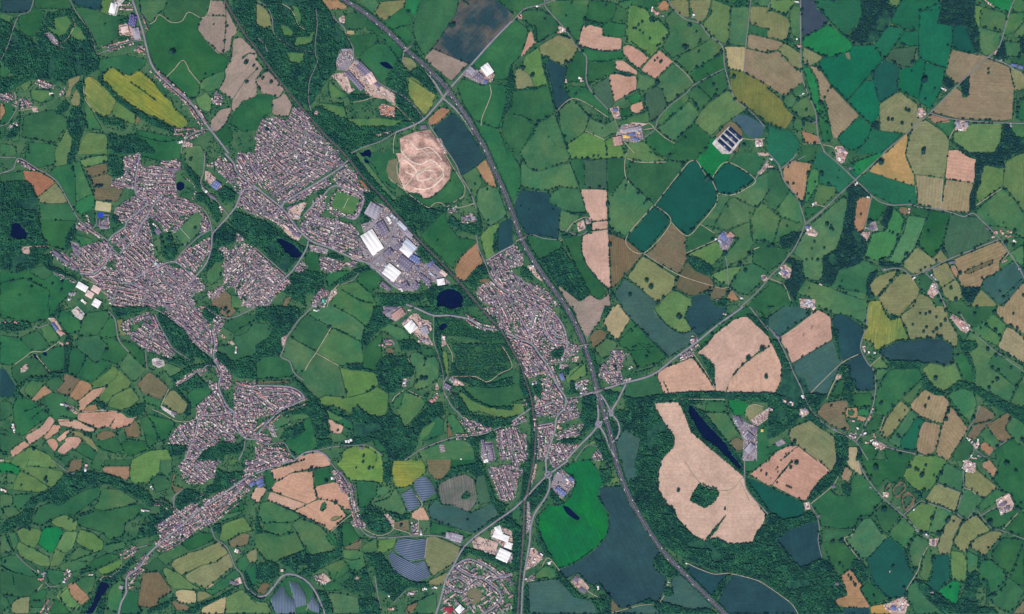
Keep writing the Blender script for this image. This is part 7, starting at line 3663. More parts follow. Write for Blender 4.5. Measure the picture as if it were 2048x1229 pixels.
for k, (c, w, h, a), pp in of('b'):
    if c in 'wlr' and 90 < w*h < 1500:
        n = 2 if w*h < 420 else 3
        if h > w: w, h, a = h, w, a+math.pi/2
        for j in range(n):
            u = ((j+0.5)/n-0.5)*w; v = rnd.uniform(-0.25, 0.25)*h
            X, Y = u*math.cos(a)-v*math.sin(a), u*math.sin(a)+v*math.cos(a)
            cc = rnd.choice({'w': 'wgpgwdp', 'l': 'lgg', 'r': 'rrop'}[c])
            w2, h2 = w/n*rnd.uniform(0.6, 0.95), h*rnd.uniform(0.45, 0.9)
            blds.append((k, (cc, w2, h2, a+rnd.choice((0, 0, math.pi/2))), [(pp[0][0]+X/S, pp[0][1]-Y/S)]))
    else: blds.append((k, (c, w, h, a), pp))
def kind_of(c, w, h): return 'panel_bank' if c == 'W' else ('warehouse' if w*h > 1300 else ('barn' if w*h > 330 else 'outbuilding'))
blds = [(k, (c, max(w, 5), max(h, 5), a), pp) for k, (c, w, h, a), pp in blds]
blds.sort(key=lambda b_: -b_[1][1]*b_[1][2])
cnt_ = {}; keep_ = []; small_ = []
for b_ in blds:
    kk = kind_of(*b_[1][:3]); cnt_[kk] = cnt_.get(kk, 0)+1
    (keep_ if cnt_[kk] <= 300 else small_).append(b_)
if small_:
    V, Fs, MI = [], [], []; mats_ = [M_['wallp']]+[RM[q] for q in 'wlgdrpo']
    for k, (c, w, h, a), pp in small_:
        X, Y = wx(pp[0]); 
        if h > w: w, h, a = h, w, a+math.pi/2
        wv, wf, rv, rf = gable(w, h, 4.2, min(3.0, h*0.24), 0.4)
        for vv, ff, mi_ in ((wv, wf, 0), (rv, rf, 1+'wlgdrpo'.find(c) if c in 'wlgdrpo' else 1)):
            b0 = len(V); V += [(X+x*math.cos(a)-y*math.sin(a), Y+x*math.sin(a)+y*math.cos(a), z+ZB) for x, y, z in vv]
            Fs += [tuple(i+b0 for i in f) for f in ff]; MI += [mi_]*len(ff)
    obj('outbuildings', py_mesh('outbuildings', V, Fs, mats_, MI), label='the smallest sheds and outbuildings dotted round the farmsteads', cat='outbuildings', kind='stuff')
for k, (c, w, h, a), pp in keep_:
    X, Y = wx(pp[0]); w, h = max(w, 5), max(h, 5)
    if h > w: w, h, a = h, w, a+math.pi/2
    big = w*h > 1300
    kind = 'panel_bank' if c == 'W' else ('warehouse' if big else ('barn' if w*h > 330 else 'outbuilding'))
    t = obj(kind, None, loc=(X, Y, ZB), cat={'panel_bank': 'panel bank', 'warehouse': 'warehouse', 'barn': 'barn', 'outbuilding': 'outbuilding'}[kind], group={'panel_bank': 'navy panel banks over the lagoon', 'warehouse': 'warehouses and factories', 'barn': 'barns and mid sized blocks', 'outbuilding': 'small roadside buildings'}[kind])
    t.rotation_euler = (0, 0, a)
    if c == 'W':
        box_obj('tank_wall', w, h, 1.2, M_['steel'], t); box_obj('cover', w-1, h-1, 0.3, RM['W'], t, (0, 0, 1.2))
    else:
        hh = rnd.uniform(8, 11) if big else rnd.uniform(4, 6.5); sp = max(1, round(h/26)) if big else 1
        rh = 2.2 if big else min(3.2, h*0.22)
        wv, wf, rv, rf = gable(w, h, hh, rh, 0.4, sp)
        obj('wall', py_mesh('wall', wv, wf, M_['wallp']), t); r_ = obj('roof', py_mesh('roof', rv, rf, RM[c]), t)
        if big:
            sw = (h+0.8)/sp
            V, Fs = [], []
            for s_ in range(sp):
                y0 = -h/2-0.4+s_*sw; nx = max(2, int(w/14))
                for j in range(nx):
                    x = -w/2+(j+0.5)*w/nx
                    for sg in (0.22, 0.78):
                        ya, yb = y0+sw*(sg-0.12), y0+sw*(sg+0.12)
                        f = lambda y_: hh+rh*(1-abs((y_-y0)/sw-0.5)*2)+0.06
                        b = len(V); V += [(x-0.6, ya, f(ya)), (x+0.6, ya, f(ya)), (x+0.6, yb, f(yb)), (x-0.6, yb, f(yb))]; Fs.append((b, b+1, b+2, b+3))
            nb = len(rv); r_.data = py_mesh('roof', list(rv)+V, list(rf)+[tuple(i+nb for i in f) for f in Fs], [RM[c], M_['skylight']], [0]*len(rf)+[1]*len(Fs))
            for s_ in (-1, 1): box_obj('door', 4.5, 0.2, 4.5, M_['door'], t, (s_*w*0.25, -h/2-0.12, 0.05))
        else:
            box_obj('door', 2.6, 0.15, 2.8, M_['door'], t, (w*0.2, -h/2-0.1, 0.05))
    nm_ = CN[c]+' '+{'panel_bank': 'bank', 'warehouse': 'warehouse', 'barn': 'barn' if pp[0][0] > 1130 or rnd.random() < 2 else 'block', 'outbuilding': 'outbuilding'}[kind]
    if not big and kind == 'barn' and w > 2.6*h: nm_ = 'long '+nm_
    lab.append((t, pp[0][0], pp[0][1], nm_))
label_all(lab)

# houses ------------------------------------------------------------------
H = []; grid = {}
def clear(x, y, r):
    gx, gy = int(x//15), int(y//15)
    for i in range(gx-1, gx+2):
        for j in range(gy-1, gy+2):
            for (a, b, q) in grid.get((i, j), ()):
                if (a-x)**2+(b-y)**2 < (q+r)**2: return False
    return True
def put(x, y, a, l, d, own=0):
    px, py = x/S+1024, 614.5-y/S
    if at(px, py) in ((ROAD, LAKE, BUILD, 255, WOOD, YARD) if not own else (ROAD, LAKE, BUILD, 255)): return False
    if not own and at(px, py) != ZONE: return False
    r = (l+d)/4*0.92 if l < 20 else d*0.8
    if not clear(x, y, r): return False
    grid.setdefault((int(x//15), int(y//15)), []).append((x, y, r)); H.append((x, y, a, l, d, own)); return True
def along(px_pts, off, own, gap=(10.5, 15), terr=0.3):
    P_ = np.array([wx(q) for q in catmull(px_pts, 1.0)])
    seg = np.linalg.norm(np.diff(P_, axis=0), axis=1); cs = np.concatenate([[0], np.cumsum(seg)])
    for side in (-1, 1):
        s_ = rnd.uniform(3, 9); style = rnd.random() < terr
        while s_ < cs[-1]-3:
            i = min(len(seg)-1, int(np.searchsorted(cs, s_))-1); i = max(0, i)
            d = (P_[i+1]-P_[i])/max(seg[i], 1e-6); n = np.array([-d[1], d[0]])*side
            q = P_[i]+d*(s_-cs[i])+n*(off+rnd.uniform(-1.2, 1.8)); a = math.atan2(d[1], d[0])+rnd.gauss(0, 0.05)
            if style: l = rnd.uniform(11, 22); dp = rnd.uniform(7, 8.5)
            else: l = rnd.uniform(8.5, 13.5); dp = rnd.uniform(7, 9)
            if not style and rnd.random() < 0.25: a += math.pi/2
            put(q[0], q[1], a, l, dp, own); s_ += l+(rnd.uniform(0.3, 1.5) if style else rnd.uniform(1.5, 5))
            if rnd.random() < 0.06: s_ += rnd.uniform(8, 20)
for c, p in roads:
    if c in 'abc': along(p[::3], 14 if c != 'a' else 17, 0)
zone_streets = []
for k, ang, p in of('z'):
    if barrack(p) or looped(p): continue
    A = np.array([wx(q) for q in p]); c0 = A.mean(0); a = -math.radians(ang); ca, sa = math.cos(a), math.sin(a)
    Q = (A-c0); U = Q[:, 0]*ca+Q[:, 1]*sa; W = -Q[:, 0]*sa+Q[:, 1]*ca
    pitch = rnd.uniform(44, 52)
    w0 = W.min()
    def warp(u, w):
        x = c0[0]+u*ca-w*sa; y = c0[1]+u*sa+w*ca
        n1 = value_noise(x+9000, y+9000, 170.0, 2)-0.5; n2 = value_noise(x+9000, y+9000, 170.0, 4)-0.5
        return x+n1*46, y+n2*46
    w = w0+pitch/2
    while w < W.max():
        # split each street into runs so the grain is broken by cross streets
        line = []; u = U.min()-10
        while u < U.max()+10:
            X, Y = warp(u, w); line.append((float(X), float(Y))); u += 7.0
        run = []
        for q in line+[None]:
            ok = q is not None and at(q[0]/S+1024, 614.5-q[1]/S) == ZONE
            if ok: run.append(q)
            else:
                if len(run) > 4: zone_streets.append(run)
                run = []
        w += pitch*rnd.uniform(0.92, 1.12)
    # cross streets
    u = U.min()+rnd.uniform(60, 120)
    while u < U.max():
        run = []; w = W.min()
        while w < W.max():
            X, Y = warp(u+12*math.sin(w/90.0), w)
            if at(X/S+1024, 614.5-Y/S) == ZONE: run.append((float(X), float(Y)))
            else:
                if len(run) > 6: zone_streets.append(run)
                run = []
            w += 7.0
        if len(run) > 6: zone_streets.append(run)
        u += rnd.uniform(140, 210)
loops = [i[2] for i in of('s') if any(looped(z[2]) and in_poly(np.mean([q[0] for q in i[2]]), np.mean([q[1] for q in i[2]]), z[2]) for z in of('z'))]
for i in of('s'):
    if i[2] not in loops: along(i[2], 13, 1)
zone_streets += [[wx(q) for q in catmull(p, 2.0)] for p in loops]
for run in zone_streets: stroke([(x/S+1024, 614.5-y/S) for x, y in run], 1.9, ROAD)
lab = []
for k, ang, p in of('z'):                     # the barrack like estate: long blocks round courts
    A = np.array(p)
    if abs(A[:, 0].mean()-960) < 25 and A[:, 1].mean() > 1140:
        c0 = wx(A.mean(0)); a = -math.radians(ang)
        for i in range(-12, 13):
            for j in range(-12, 13):
                u, v = i*47.0, j*29.0; X, Y = c0[0]+u*math.cos(a)-v*math.sin(a), c0[1]+u*math.sin(a)+v*math.cos(a)
                if at(X/S+1024, 614.5-Y/S) in (ZONE, ROAD) and in_poly(X/S+1024, 614.5-Y/S, A) and rnd.random() < 0.86:
                    fl_ = (i//2+j//3) % 2; put(X, Y, a+(math.pi/2 if fl_ else 0), rnd.uniform(28, 40) if not fl_ else 24, 8.5, 1)
for run in zone_streets:
    along([(x/S+1024, 614.5-y/S) for x, y in run[::2]+[run[-1]]], 11.5, 0, terr=0.35)
    o = strip('estate_road', run, 6.2, ZT+0.03+rnd.random()*0.015, M_['estate']); lab.append((o, run[0][0]/S+1024, 614.5-run[0][1]/S, 'grey estate street'))
label_all(lab)
# infill behind the rows
for k, ang, p in of('z'):
    if barrack(p): continue
    A = np.array(p); n = int((A[:, 0].max()-A[:, 0].min())*(A[:, 1].max()-A[:, 1].min())/(28 if looped(p) else 60))
    for _ in range(n):
        x, y = rnd.uniform(A[:, 0].min(), A[:, 0].max()), rnd.uniform(A[:, 1].min(), A[:, 1].max())
        if at(x, y) == ZONE:
            X, Y = wx((x, y)); put(X, Y, -math.radians(ang)+rnd.choice((0, math.pi/2))+rnd.gauss(0, 0.15), rnd.uniform(7.5, 11), rnd.uniform(6, 8))
print('houses', len(H))
own = sorted([h for h in H if h[5] and h[3] < 23], key=lambda h: -h[3]*h[4])[:300]; ids = set(map(id, own)); rest = [h for h in H if id(h) not in ids]
def houses_mesh(name, hs):
    n = len(hs); A = np.array([h[:5] for h in hs]); hh = NR.uniform(4.8, 6.2, n); rh = A[:, 4]*0.33
    lx, ly = A[:, 3]/2, A[:, 4]/2
    base = np.array([(-1, -1, 0), (1, -1, 0), (1, 1, 0), (-1, 1, 0), (-1, -1, 1), (1, -1, 1), (1, 1, 1), (-1, 1, 1), (-1.03, -1.08, 1), (1.03, -1.08, 1), (1.03, 1.08, 1), (-1.03, 1.08, 1), (-1.03, 0, 2), (1.03, 0, 2)], float)
    X = base[None, :, 0]*lx[:, None]; Y = base[None, :, 1]*ly[:, None]
    Z = np.where(base[None, :, 2] == 2, hh[:, None]+rh[:, None], base[None, :, 2]*hh[:, None])
    ca, sa = np.cos(A[:, 2])[:, None], np.sin(A[:, 2])[:, None]
    V = np.stack([X*ca-Y*sa+A[:, 0][:, None], X*sa+Y*ca+A[:, 1][:, None], Z+ZB], -1).reshape(-1, 3)
    fq = [(0, 1, 5, 4), (1, 2, 6, 5), (2, 3, 7, 6), (3, 0, 4, 7), (8, 9, 13, 12), (10, 11, 12, 13)]; ft = [(11, 8, 12), (9, 10, 13)]
    loops = np.array([i for f in fq+ft for i in f]); cnt = np.array([4]*6+[3]*2)
    Fi = (loops[None]+(np.arange(n)*14)[:, None]).reshape(-1); ct = np.tile(cnt, n); mi = np.tile([0]*4+[1]*2+[0]*2, n)
    return mesh_np(name, V, Fi, ct, [M_['brick'], M_['roofs']], mi, np.repeat(np.clip(NR.uniform(0, 1, n)*0.75+0.25*np.array([value_noise(h[0], h[1], 90.0, 6) for h in hs]), 0, 1), 14))
if rest: obj('houses', houses_mesh('houses', rest), label='thousands of small pitched roofed houses packed across the towns', cat='houses', kind='stuff')
# sheds, conservatories, vans: small bright flat tops in gardens and drives
hs = np.array([h[:5] for h in H]); n = len(hs); sel = NR.rand(n) < 0.62; Bq = hs[sel]; m_ = len(Bq)
offx = NR.uniform(-9, 9, m_); offy = np.where(NR.rand(m_) < 0.5, -1, 1)*NR.uniform(7.5, 12, m_)
bx_, by_ = Bq[:, 0]+offx*np.cos(Bq[:, 2])-offy*np.sin(Bq[:, 2]), Bq[:, 1]+offx*np.sin(Bq[:, 2])+offy*np.cos(Bq[:, 2])
ux = NR.uniform(1.6, 3.4, m_); uy = NR.uniform(1.4, 2.6, m_); uz = NR.uniform(1.8, 2.8, m_)
tb = np.array([(-1, -1, 0), (1, -1, 0), (1, 1, 0), (-1, 1, 0), (-1, -1, 1), (1, -1, 1), (1, 1, 1), (-1, 1, 1)], float)
ca, sa = np.cos(Bq[:, 2])[:, None], np.sin(Bq[:, 2])[:, None]
X = tb[None, :, 0]*ux[:, None]; Y = tb[None, :, 1]*uy[:, None]
V = np.stack([X*ca-Y*sa+bx_[:, None], X*sa+Y*ca+by_[:, None], tb[None, :, 2]*uz[:, None]+ZB+0.03], -1).reshape(-1, 3)
lp = np.array([4, 5, 6, 7, 0, 1, 5, 4, 1, 2, 6, 5, 2, 3, 7, 6, 3, 0, 4, 7])
obj('sheds', mesh_np('sheds', V, (lp[None]+(np.arange(m_)*8)[:, None]).reshape(-1), np.full(m_*5, 4), M_['shedroof'], tint=np.repeat(NR.rand(m_), 8)), label='small sheds and garages scattered through the gardens', cat='sheds', kind='stuff')
# pallets, stock and parked vans on the works yards
cx_, cy_ = [], []
ymask = np.zeros((GH, GW), np.uint8)
for k, code, p in of('y'):
    if code in 'PUO': fill(p, 1, arr=ymask)
ys, xs = np.nonzero((ymask == 1) & (mask == YARD)); sel = NR.rand(len(xs)) < 0.22; xs, ys = xs[sel]+NR.rand(sel.sum()), ys[sel]+NR.rand(sel.sum())
kp = value_noise(xs, ys, 7.0, 51) > 0.42; xs, ys = xs[kp], ys[kp]; m_ = len(xs)
aa = np.round(value_noise(xs, ys, 40.0, 52)*6)*0.5; ca, sa = np.cos(aa)[:, None], np.sin(aa)[:, None]
ux = NR.uniform(1.2, 4.5, m_); uy = NR.uniform(1.0, 2.2, m_); uz = NR.uniform(1.0, 3.0, m_)
X = tb[None, :, 0]*ux[:, None]; Y = tb[None, :, 1]*uy[:, None]
V = np.stack([X*ca-Y*sa+((xs-1024)*S)[:, None], X*sa+Y*ca+((614.5-ys)*S)[:, None], tb[None, :, 2]*uz[:, None]+ZB], -1).reshape(-1, 3)
obj('stockpiles', mesh_np('stockpiles', V, (lp[None]+(np.arange(m_)*8)[:, None]).reshape(-1), np.full(m_*5, 4), M_['stock'], tint=np.repeat(NR.rand(m_), 8)), label='pallets, crates and vans scattered over the works yards', cat='stock', kind='stuff')
# the houses built one by one
RC = [('rd', flat('tile_brown', (142, 108, 110), k=0.72), 'brown tiled'), ('sl', flat('slate_lilac', (106, 94, 116), k=0.72), 'slate'), ('pk', flat('tile_pink', (186, 142, 130), k=0.72), 'pink tiled'), ('pl', flat('tile_pale', (206, 184, 176), k=0.72), 'pale')]
WC = [flat('brick_wall', (196, 150, 134), k=0.72), flat('cream_wall', (228, 218, 206), k=0.72)]
UM = {}
lab = []
for (x, y, a, l, d, _) in own:
    l, d = round(l*2)/2, round(d*2)/2
    ri = rnd.randrange(4); wi = rnd.randrange(2); key = (l, d, ri, wi)
    if key not in UM:
        wv, wf, rv, rf = gable(l, d, 5.4, d*0.33, 0.35)
        UM[key] = (py_mesh('wall', wv, wf, WC[wi]), py_mesh('roof', rv, rf, RC[ri][1]))
    t = obj('house', None, loc=(x, y, ZB), cat='house', group='houses strung along the roads'); t.rotation_euler = (0, 0, a)
    obj('wall', UM[key][0], t); r_ = obj('roof', UM[key][1], t)
    box_obj('chimney', 0.9, 0.9, 1.8, WC[0], r_, (l*0.4, 0, 5.4+d*0.33-0.5))
    lab.append((t, x/S+1024, 614.5-y/S, RC[ri][2]+' house'))
label_all(lab)

# ---------------------------------------------------------------- solar farms
lab = []
for k, ang, p in of('v'):
    A = np.array([wx(q) for q in p]); c0 = A.mean(0); a = -math.radians(ang); ca, sa = math.cos(a), math.sin(a)
    fm = sheet('solar_meadow_ground', rounded(list(map(tuple, A)), 6), ZT-0.04, FM['M'], kind='structure', label='mown meadow under the panels')
    t = obj('solar_array', None, loc=(c0[0], c0[1], ZT), cat='solar array', group='solar farm arrays'); t.rotation_euler = (0, 0, a)
    Q = A-c0; U = Q[:, 0]*ca+Q[:, 1]*sa; W = -Q[:, 0]*sa+Q[:, 1]*ca; PP = list(zip(U, W))
    w = W.min()+3; step = 10.5 if ang != 90 else 9.0; rows = 0
    while w < W.max() and rows < 100:
        xs = []
        for i in range(len(PP)):
            (xa, ya), (xb, yb) = PP[i], PP[(i+1) % len(PP)]
            if (ya <= w) != (yb <= w): xs.append(xa+(w-ya)*(xb-xa)/(yb-ya))
        xs.sort()
        for i in range(0, len(xs)-1, 2):
            if xs[i+1]-xs[i] > 12:
                x0, x1 = xs[i]+3, xs[i+1]-3; b = step*0.34
                V = [(x0, w-b, 1.0), (x1, w-b, 1.0), (x1, w+b, 2.6), (x0, w+b, 2.6), (x0, w-b, 0.9), (x1, w-b, 0.9), (x1, w+b, 2.5), (x0, w+b, 2.5)]
                Fs = [(0, 1, 2, 3), (7, 6, 5, 4), (0, 4, 5, 1), (1, 5, 6, 2), (2, 6, 7, 3), (3, 7, 4, 0)]
                for px_ in np.arange(x0+2, x1, 24):
                    bi = len(V); V += [(px_-.15, w-.1, 0), (px_+.15, w-.1, 0), (px_+.15, w-.1, 1.7), (px_-.15, w-.1, 1.7)]; Fs.append((bi, bi+1, bi+2, bi+3))
                obj('panel_row', py_mesh('panel_row', V, Fs, M_['panel']), t); rows += 1
        w += step
    lab.append((t, np.array(p)[:, 0].mean(), np.array(p)[:, 1].mean(), 'blue panelled solar array'))
label_all(lab)

# ---------------------------------------------------------------- woods, hedges, trees
lab = []
taken = np.zeros((GH*2, GW*2), bool)
for k, _, p in of('w'):
    A = np.array(p); x0, x1, y0, y1 = A[:, 0].min(), A[:, 0].max(), A[:, 1].min(), A[:, 1].max()
    st = 2.35
    gx, gy = np.meshgrid(np.arange(x0-1, x1+1, st), np.arange(y0-1, y1+1, st*0.9)); gx[1::2] += st/2
    gx = gx.ravel()+NR.uniform(-0.95, 0.95, gx.size); gy = gy.ravel()+NR.uniform(-0.95, 0.95, gy.size)
    ins = np.zeros(gx.size, bool)
    for i in range(len(A)):
        (xa, ya), (xb, yb) = A[i], A[(i+1) % len(A)]
        if ya != yb:
            cnd = ((ya <= gy) != (yb <= gy)) & (gx < xa+(gy-ya)*(xb-xa)/(yb-ya)); ins ^= cnd
    gx, gy = gx[ins], gy[ins]
    okk = np.array([at(a, b) == WOOD or (at(a, b) in (LAKE, ROAD) and False) for a, b in zip(gx, gy)], bool) if len(gx) else np.zeros(0, bool)
    gx, gy = gx[okk], gy[okk]
    if len(gx):
        ix, iy = (gx*2).astype(int), (gy*2).astype(int); new = ~taken[iy, ix]; taken[iy, ix] = True; gx, gy = gx[new], gy[new]
        gap = value_noise(gx, gy, 9.0, 12) + 0.5*value_noise(gx, gy, 3.0, 13)
        keep = (gap > 0.40) & ((value_noise(gx, gy, 26.0, 61) > 0.2) | (len(gx) < 900)); gx, gy = gx[keep], gy[keep]
    if len(gx) < 3: continue
    X, Y = (gx-1024)*S, (614.5-gy)*S; n = len(X)
    R = NR.triangular(2.2, 3.6, 7.2, n)*(0.75+0.5*value_noise(gx, gy, 14.0, 14)); tn_ = np.clip(0.45*NR.rand(n)+0.7*value_noise(gx, gy, 6.0, 19), 0, 1); Hh = NR.uniform(3.0, 5.5, n); zc = ZT+NR.uniform(5, 11.0, n)
    ev = value_noise(np.array(A[:, 0].mean()), np.array(A[:, 1].mean()), 3.0, 15)
    mat = M_['darkleaf'] if (A[:, 0].mean() > 1560 and A[:, 1].mean() < 600) else M_['leaf']
    o = obj('woodland', blob_mesh('woodland', np.c_[X, Y, zc], R, Hh, mat, tint=tn_), cat='woodland', kind='stuff')
    lab.append((o, A[:, 0].mean(), A[:, 1].mean(), 'dense dark broadleaf wood'))
label_all(lab)
# scrub over the rough ground, garden trees in the towns
ys, xs = np.nonzero(mask == BASE); sel = NR.rand(len(xs)) < 0.05; xs, ys = xs[sel]+NR.rand(sel.sum()), ys[sel]+NR.rand(sel.sum())
nz = value_noise(xs, ys, 10.0, 21); kp = nz > 0.5; xs, ys = xs[kp], ys[kp]; n = len(xs)
obj('scrub_foliage', blob_mesh('scrub', np.c_[(xs-1024)*S, (614.5-ys)*S, np.full(n, ZT+2.6)], NR.uniform(2.4, 5.2, n), NR.uniform(2, 4.5, n), M_['leaf']), label='loose scrub and bushes on the rough ground', cat='scrub', kind='stuff')
dm = np.zeros((GH, GW), np.uint8)
for k, code, p in of('f'):
    if code == 'D': fill(p, 1, arr=dm)
ys, xs = np.nonzero((dm == 1) & (mask == FIELD)); sel = NR.rand(len(xs)) < 0.2; xs, ys = xs[sel]+NR.rand(sel.sum()), ys[sel]+NR.rand(sel.sum())
kp = value_noise(xs, ys, 9.0, 71) + 0.5*value_noise(xs, ys, 24.0, 72) > 0.5; xs, ys = xs[kp], ys[kp]; n = len(xs)
obj('thicket_foliage', blob_mesh('thicket', np.c_[(xs-1024)*S, (614.5-ys)*S, np.full(n, ZT+2.2)], NR.uniform(2.0, 5.2, n), NR.uniform(2, 4.2, n), M_['leaf']), label='rough thickets over the old tips and dark grassland', cat='thickets', kind='stuff')
ys, xs = np.nonzero(mask == ZONE); sel = NR.rand(len(xs)) < 0.052; xs, ys = xs[sel]+NR.rand(sel.sum()), ys[sel]+NR.rand(sel.sum()); n = len(xs)
obj('garden_foliage', blob_mesh('garden', np.c_[(xs-1024)*S, (614.5-ys)*S, np.full(n, ZT+3.0)], NR.uniform(1.8, 4.0, n), NR.uniform(2, 3.8, n), M_['leaf']), label='garden trees and bushes between the houses', cat='garden trees', kind='stuff')
# tree fringes of the motorway and the railway
for pts, offs, nm_, dens in ((mwm, (16.5, -16.5, 20.5, -20.5), 'motorway_foliage', 0.62), (rm, (8.5, -8.5, 12.5, -12.5), 'railway_foliage', 0.72)):
    Pq = []
    for of_ in offs:
        a = offset_line(pts, of_)
        for i in range(0, len(a)-1):
            for u in (0, 0.5):
                q = a[i]+(a[i+1]-a[i])*u+NR.uniform(-2.2, 2.2, 2)
                if NR.rand() < dens*(0.35+0.9*float(value_noise(q[0]+9000, q[1]+9000, 140.0, 31))) and at(q[0]/S+1024, 614.5-q[1]/S) in (ROAD, BASE, WOOD, FIELD): Pq.append((*q, ZT+3.5))
    # keep off crossing roads
    Pq = [q for q in Pq if all(abs(q[0]-wx(b)[0])+abs(q[1]-wx(b)[1]) > 26 for b in ((512+380, 187), (512+304, 97), (1043, 478), (1167, 690), (1196, 782), (1168, 692)))]
    n = len(Pq); obj(nm_, blob_mesh(nm_, np.array(Pq), NR.uniform(2.6, 4.6, n), NR.uniform(3, 4.6, n), M_['leaf']), label='line of trees and bushes on the '+nm_.split('_')[0]+' bank', cat='bank trees', kind='stuff')

HG = {}
def hfree(x, y, own, r=10.5):
    gx, gy = int(x//12), int(y//12)
    for i in (gx-1, gx, gx+1):
        for j in (gy-1, gy, gy+1):
            for (a, b, o_) in HG.get((i, j), ()):
                if o_ != own and (a-x)**2+(b-y)**2 < r*r: return False
    return True
hed = []
def hedge_points(pts_m, own, spacing, thick, closed=True):
    out = []; n = len(pts_m)
    for i in range(n if closed else n-1):
        a, b = np.array(pts_m[i]), np.array(pts_m[(i+1) % n]); d = np.linalg.norm(b-a)
        k = max(1, int(d/spacing))
        for j in range(k):
            q = a+(b-a)*(j+rnd.random()*0.5)/k
            px, py = q[0]/S+1024, 614.5-q[1]/S
            if closed and (((min(abs(px-v) for v in SX) < 3) and abs(b[0]-a[0]) < 0.12*d) or ((min(abs(py-v) for v in SY) < 3) and abs(b[1]-a[1]) < 0.12*d)): continue
            if at(px, py) in (BASE, FIELD, WOOD) and hfree(q[0], q[1], own): out.append((q[0]+rnd.gauss(0, 0.5), q[1]+rnd.gauss(0, 0.5), thick*rnd.uniform(0.75, 1.25)))
    for q in out: HG.setdefault((int(q[0]//12), int(q[1]//12)), []).append((q[0], q[1], own))
    return out
hn = 0
for k, _, p in of('n'):            # hedges with standard trees
    hn += 1; pts = [wx(q) for q in catmull(p, 6)]
    o = hedge_points(pts, hn, 3.4, 2.4, False); extra = []
    for q in o:
        if rnd.random() < 0.24: extra.append((q[0], q[1], rnd.uniform(4.4, 7.2)))
    if o: hed.append((o+extra, np.array(p)[:, 0].mean(), np.array(p)[:, 1].mean(), 'tree studded hedgerow', 1))
for p, code, cx, cy in hedge_src:
    hn += 1; pts = ppoly(p)
    o = hedge_points(pts, hn, 3.6, 1.75); extra = []
    drop = [q if value_noise(np.array(q[0]+9000), np.array(q[1]+9000), 75.0, 41) > 0.25 else (q[0], q[1], q[2]*0.6) for q in o]
    for q in drop:
        if rnd.random() < (0.13 if q[0] > 0 else 0.08): extra.append((q[0], q[1], rnd.uniform(4.6, 7.4)))
    if drop: hed.append((drop+extra, cx, cy, 'clipped hedgerow round the '+FN[code].split()[-2 if len(FN[code].split()) > 1 else 0]+' field', 0))
hed.sort(key=lambda h: -len(h[0])); lab = []
for j, (o, cx, cy, d, tr) in enumerate(hed[:300]):
    Pq = np.array(o); n = len(Pq); hgt = np.where(Pq[:, 2] > 3, Pq[:, 2]*0.95, 1.5)
    t = obj('hedgerow', blob_mesh('hedgerow', np.c_[Pq[:, :2], ZT+hgt*0.75+np.where(Pq[:, 2] > 3, 1.5, 0)], Pq[:, 2], hgt, M_['darkleaf']), cat='hedgerow', group='field hedgerows')
    lab.append((t, cx, cy, d))
if len(hed) > 300:
    Pq = np.array([q for h in hed[300:] for q in h[0]]); hgt = np.where(Pq[:, 2] > 3, Pq[:, 2]*0.95, 1.5)
    obj('hedge_foliage', blob_mesh('hedges', np.c_[Pq[:, :2], ZT+hgt*0.75], Pq[:, 2], hgt, M_['leaf']), label='short lengths of hedge round the smallest fields', cat='hedges', kind='stuff')
label_all(lab)

# single trees: trunk with limbs and a crown of leaf clumps
def crown_mesh(seed, n=16, leaf='darkleaf'):
    r = random.Random(seed); Pc, Rc, Hc = [], [], []
    for i in range(n):
        a = r.uniform(0, 6.28); q = math.sqrt(r.random())*0.68; z = 0.62+r.uniform(-0.28, 0.42)*(1.1-q)
        Pc.append((q*math.cos(a), q*math.sin(a), z)); s_ = r.uniform(0.26, 0.42); Rc.append(s_); Hc.append(s_*0.85)
    Pc.append((0, 0, 0.75)); Rc.append(0.5); Hc.append(0.42)
    return blob_mesh('crown', np.array(Pc), np.array(Rc), np.array(Hc), M_[leaf], ICO2, 0.2)
def trunk_mesh(seed):
    r = random.Random(seed); V, Fs = [], []
    def limb(a, b, ra, rb):
        a, b = np.array(a), np.array(b); d = (b-a)/np.linalg.norm(b-a); s_ = np.cross(d, (0.3, 0.9, 0.1)); s_ /= np.linalg.norm(s_); u = np.cross(d, s_); k = len(V)
        for P0, R0 in ((a, ra), (b, rb)):
            for i in range(6): an = i*math.pi/3; V.append(tuple(P0+(s_*math.cos(an)+u*math.sin(an))*R0))
        for i in range(6): j = (i+1) % 6; Fs.append((k+i, k+j, k+6+j, k+6+i))
    limb((0, 0, 0), (0, 0, 0.42), 0.075, 0.05)
    for i in range(4):
        a = i*1.57+r.uniform(0, 0.6); limb((0, 0, 0.34+0.03*i), (0.4*math.cos(a), 0.4*math.sin(a), 0.66), 0.035, 0.012)
    return py_mesh('trunk', V, Fs, M_['bark'])
CR = [crown_mesh(s_, 18, 'darkleaf') for s_ in range(8)]; TR = [trunk_mesh(s_) for s_ in range(4)]
ts = sorted(of('t'), key=lambda i: -i[1]); lab = []; restt = []
for j, (k, r, p) in enumerate(ts):
    X, Y = wx(p[0]); rr = r*S*1.3
    if j < 300:
        t = obj('field_tree', None, loc=(X, Y, ZT-0.02), cat='tree', group='trees standing in fields and hedges'); t.rotation_euler = (0, 0, rnd.uniform(0, 6.28)); h_ = rr*rnd.uniform(1.25, 1.5)
        t.scale = (rr, rr, h_)
        obj('trunk', TR[j % 4], t); obj('crown', CR[rnd.randrange(8)], t)
        m_k = at(*p[0]); lab.append((t, p[0][0], p[0][1], 'broad dark tree' if r > 2.9 else 'round dark tree'))
    else: restt.append((X, Y, rr))
label_all(lab)
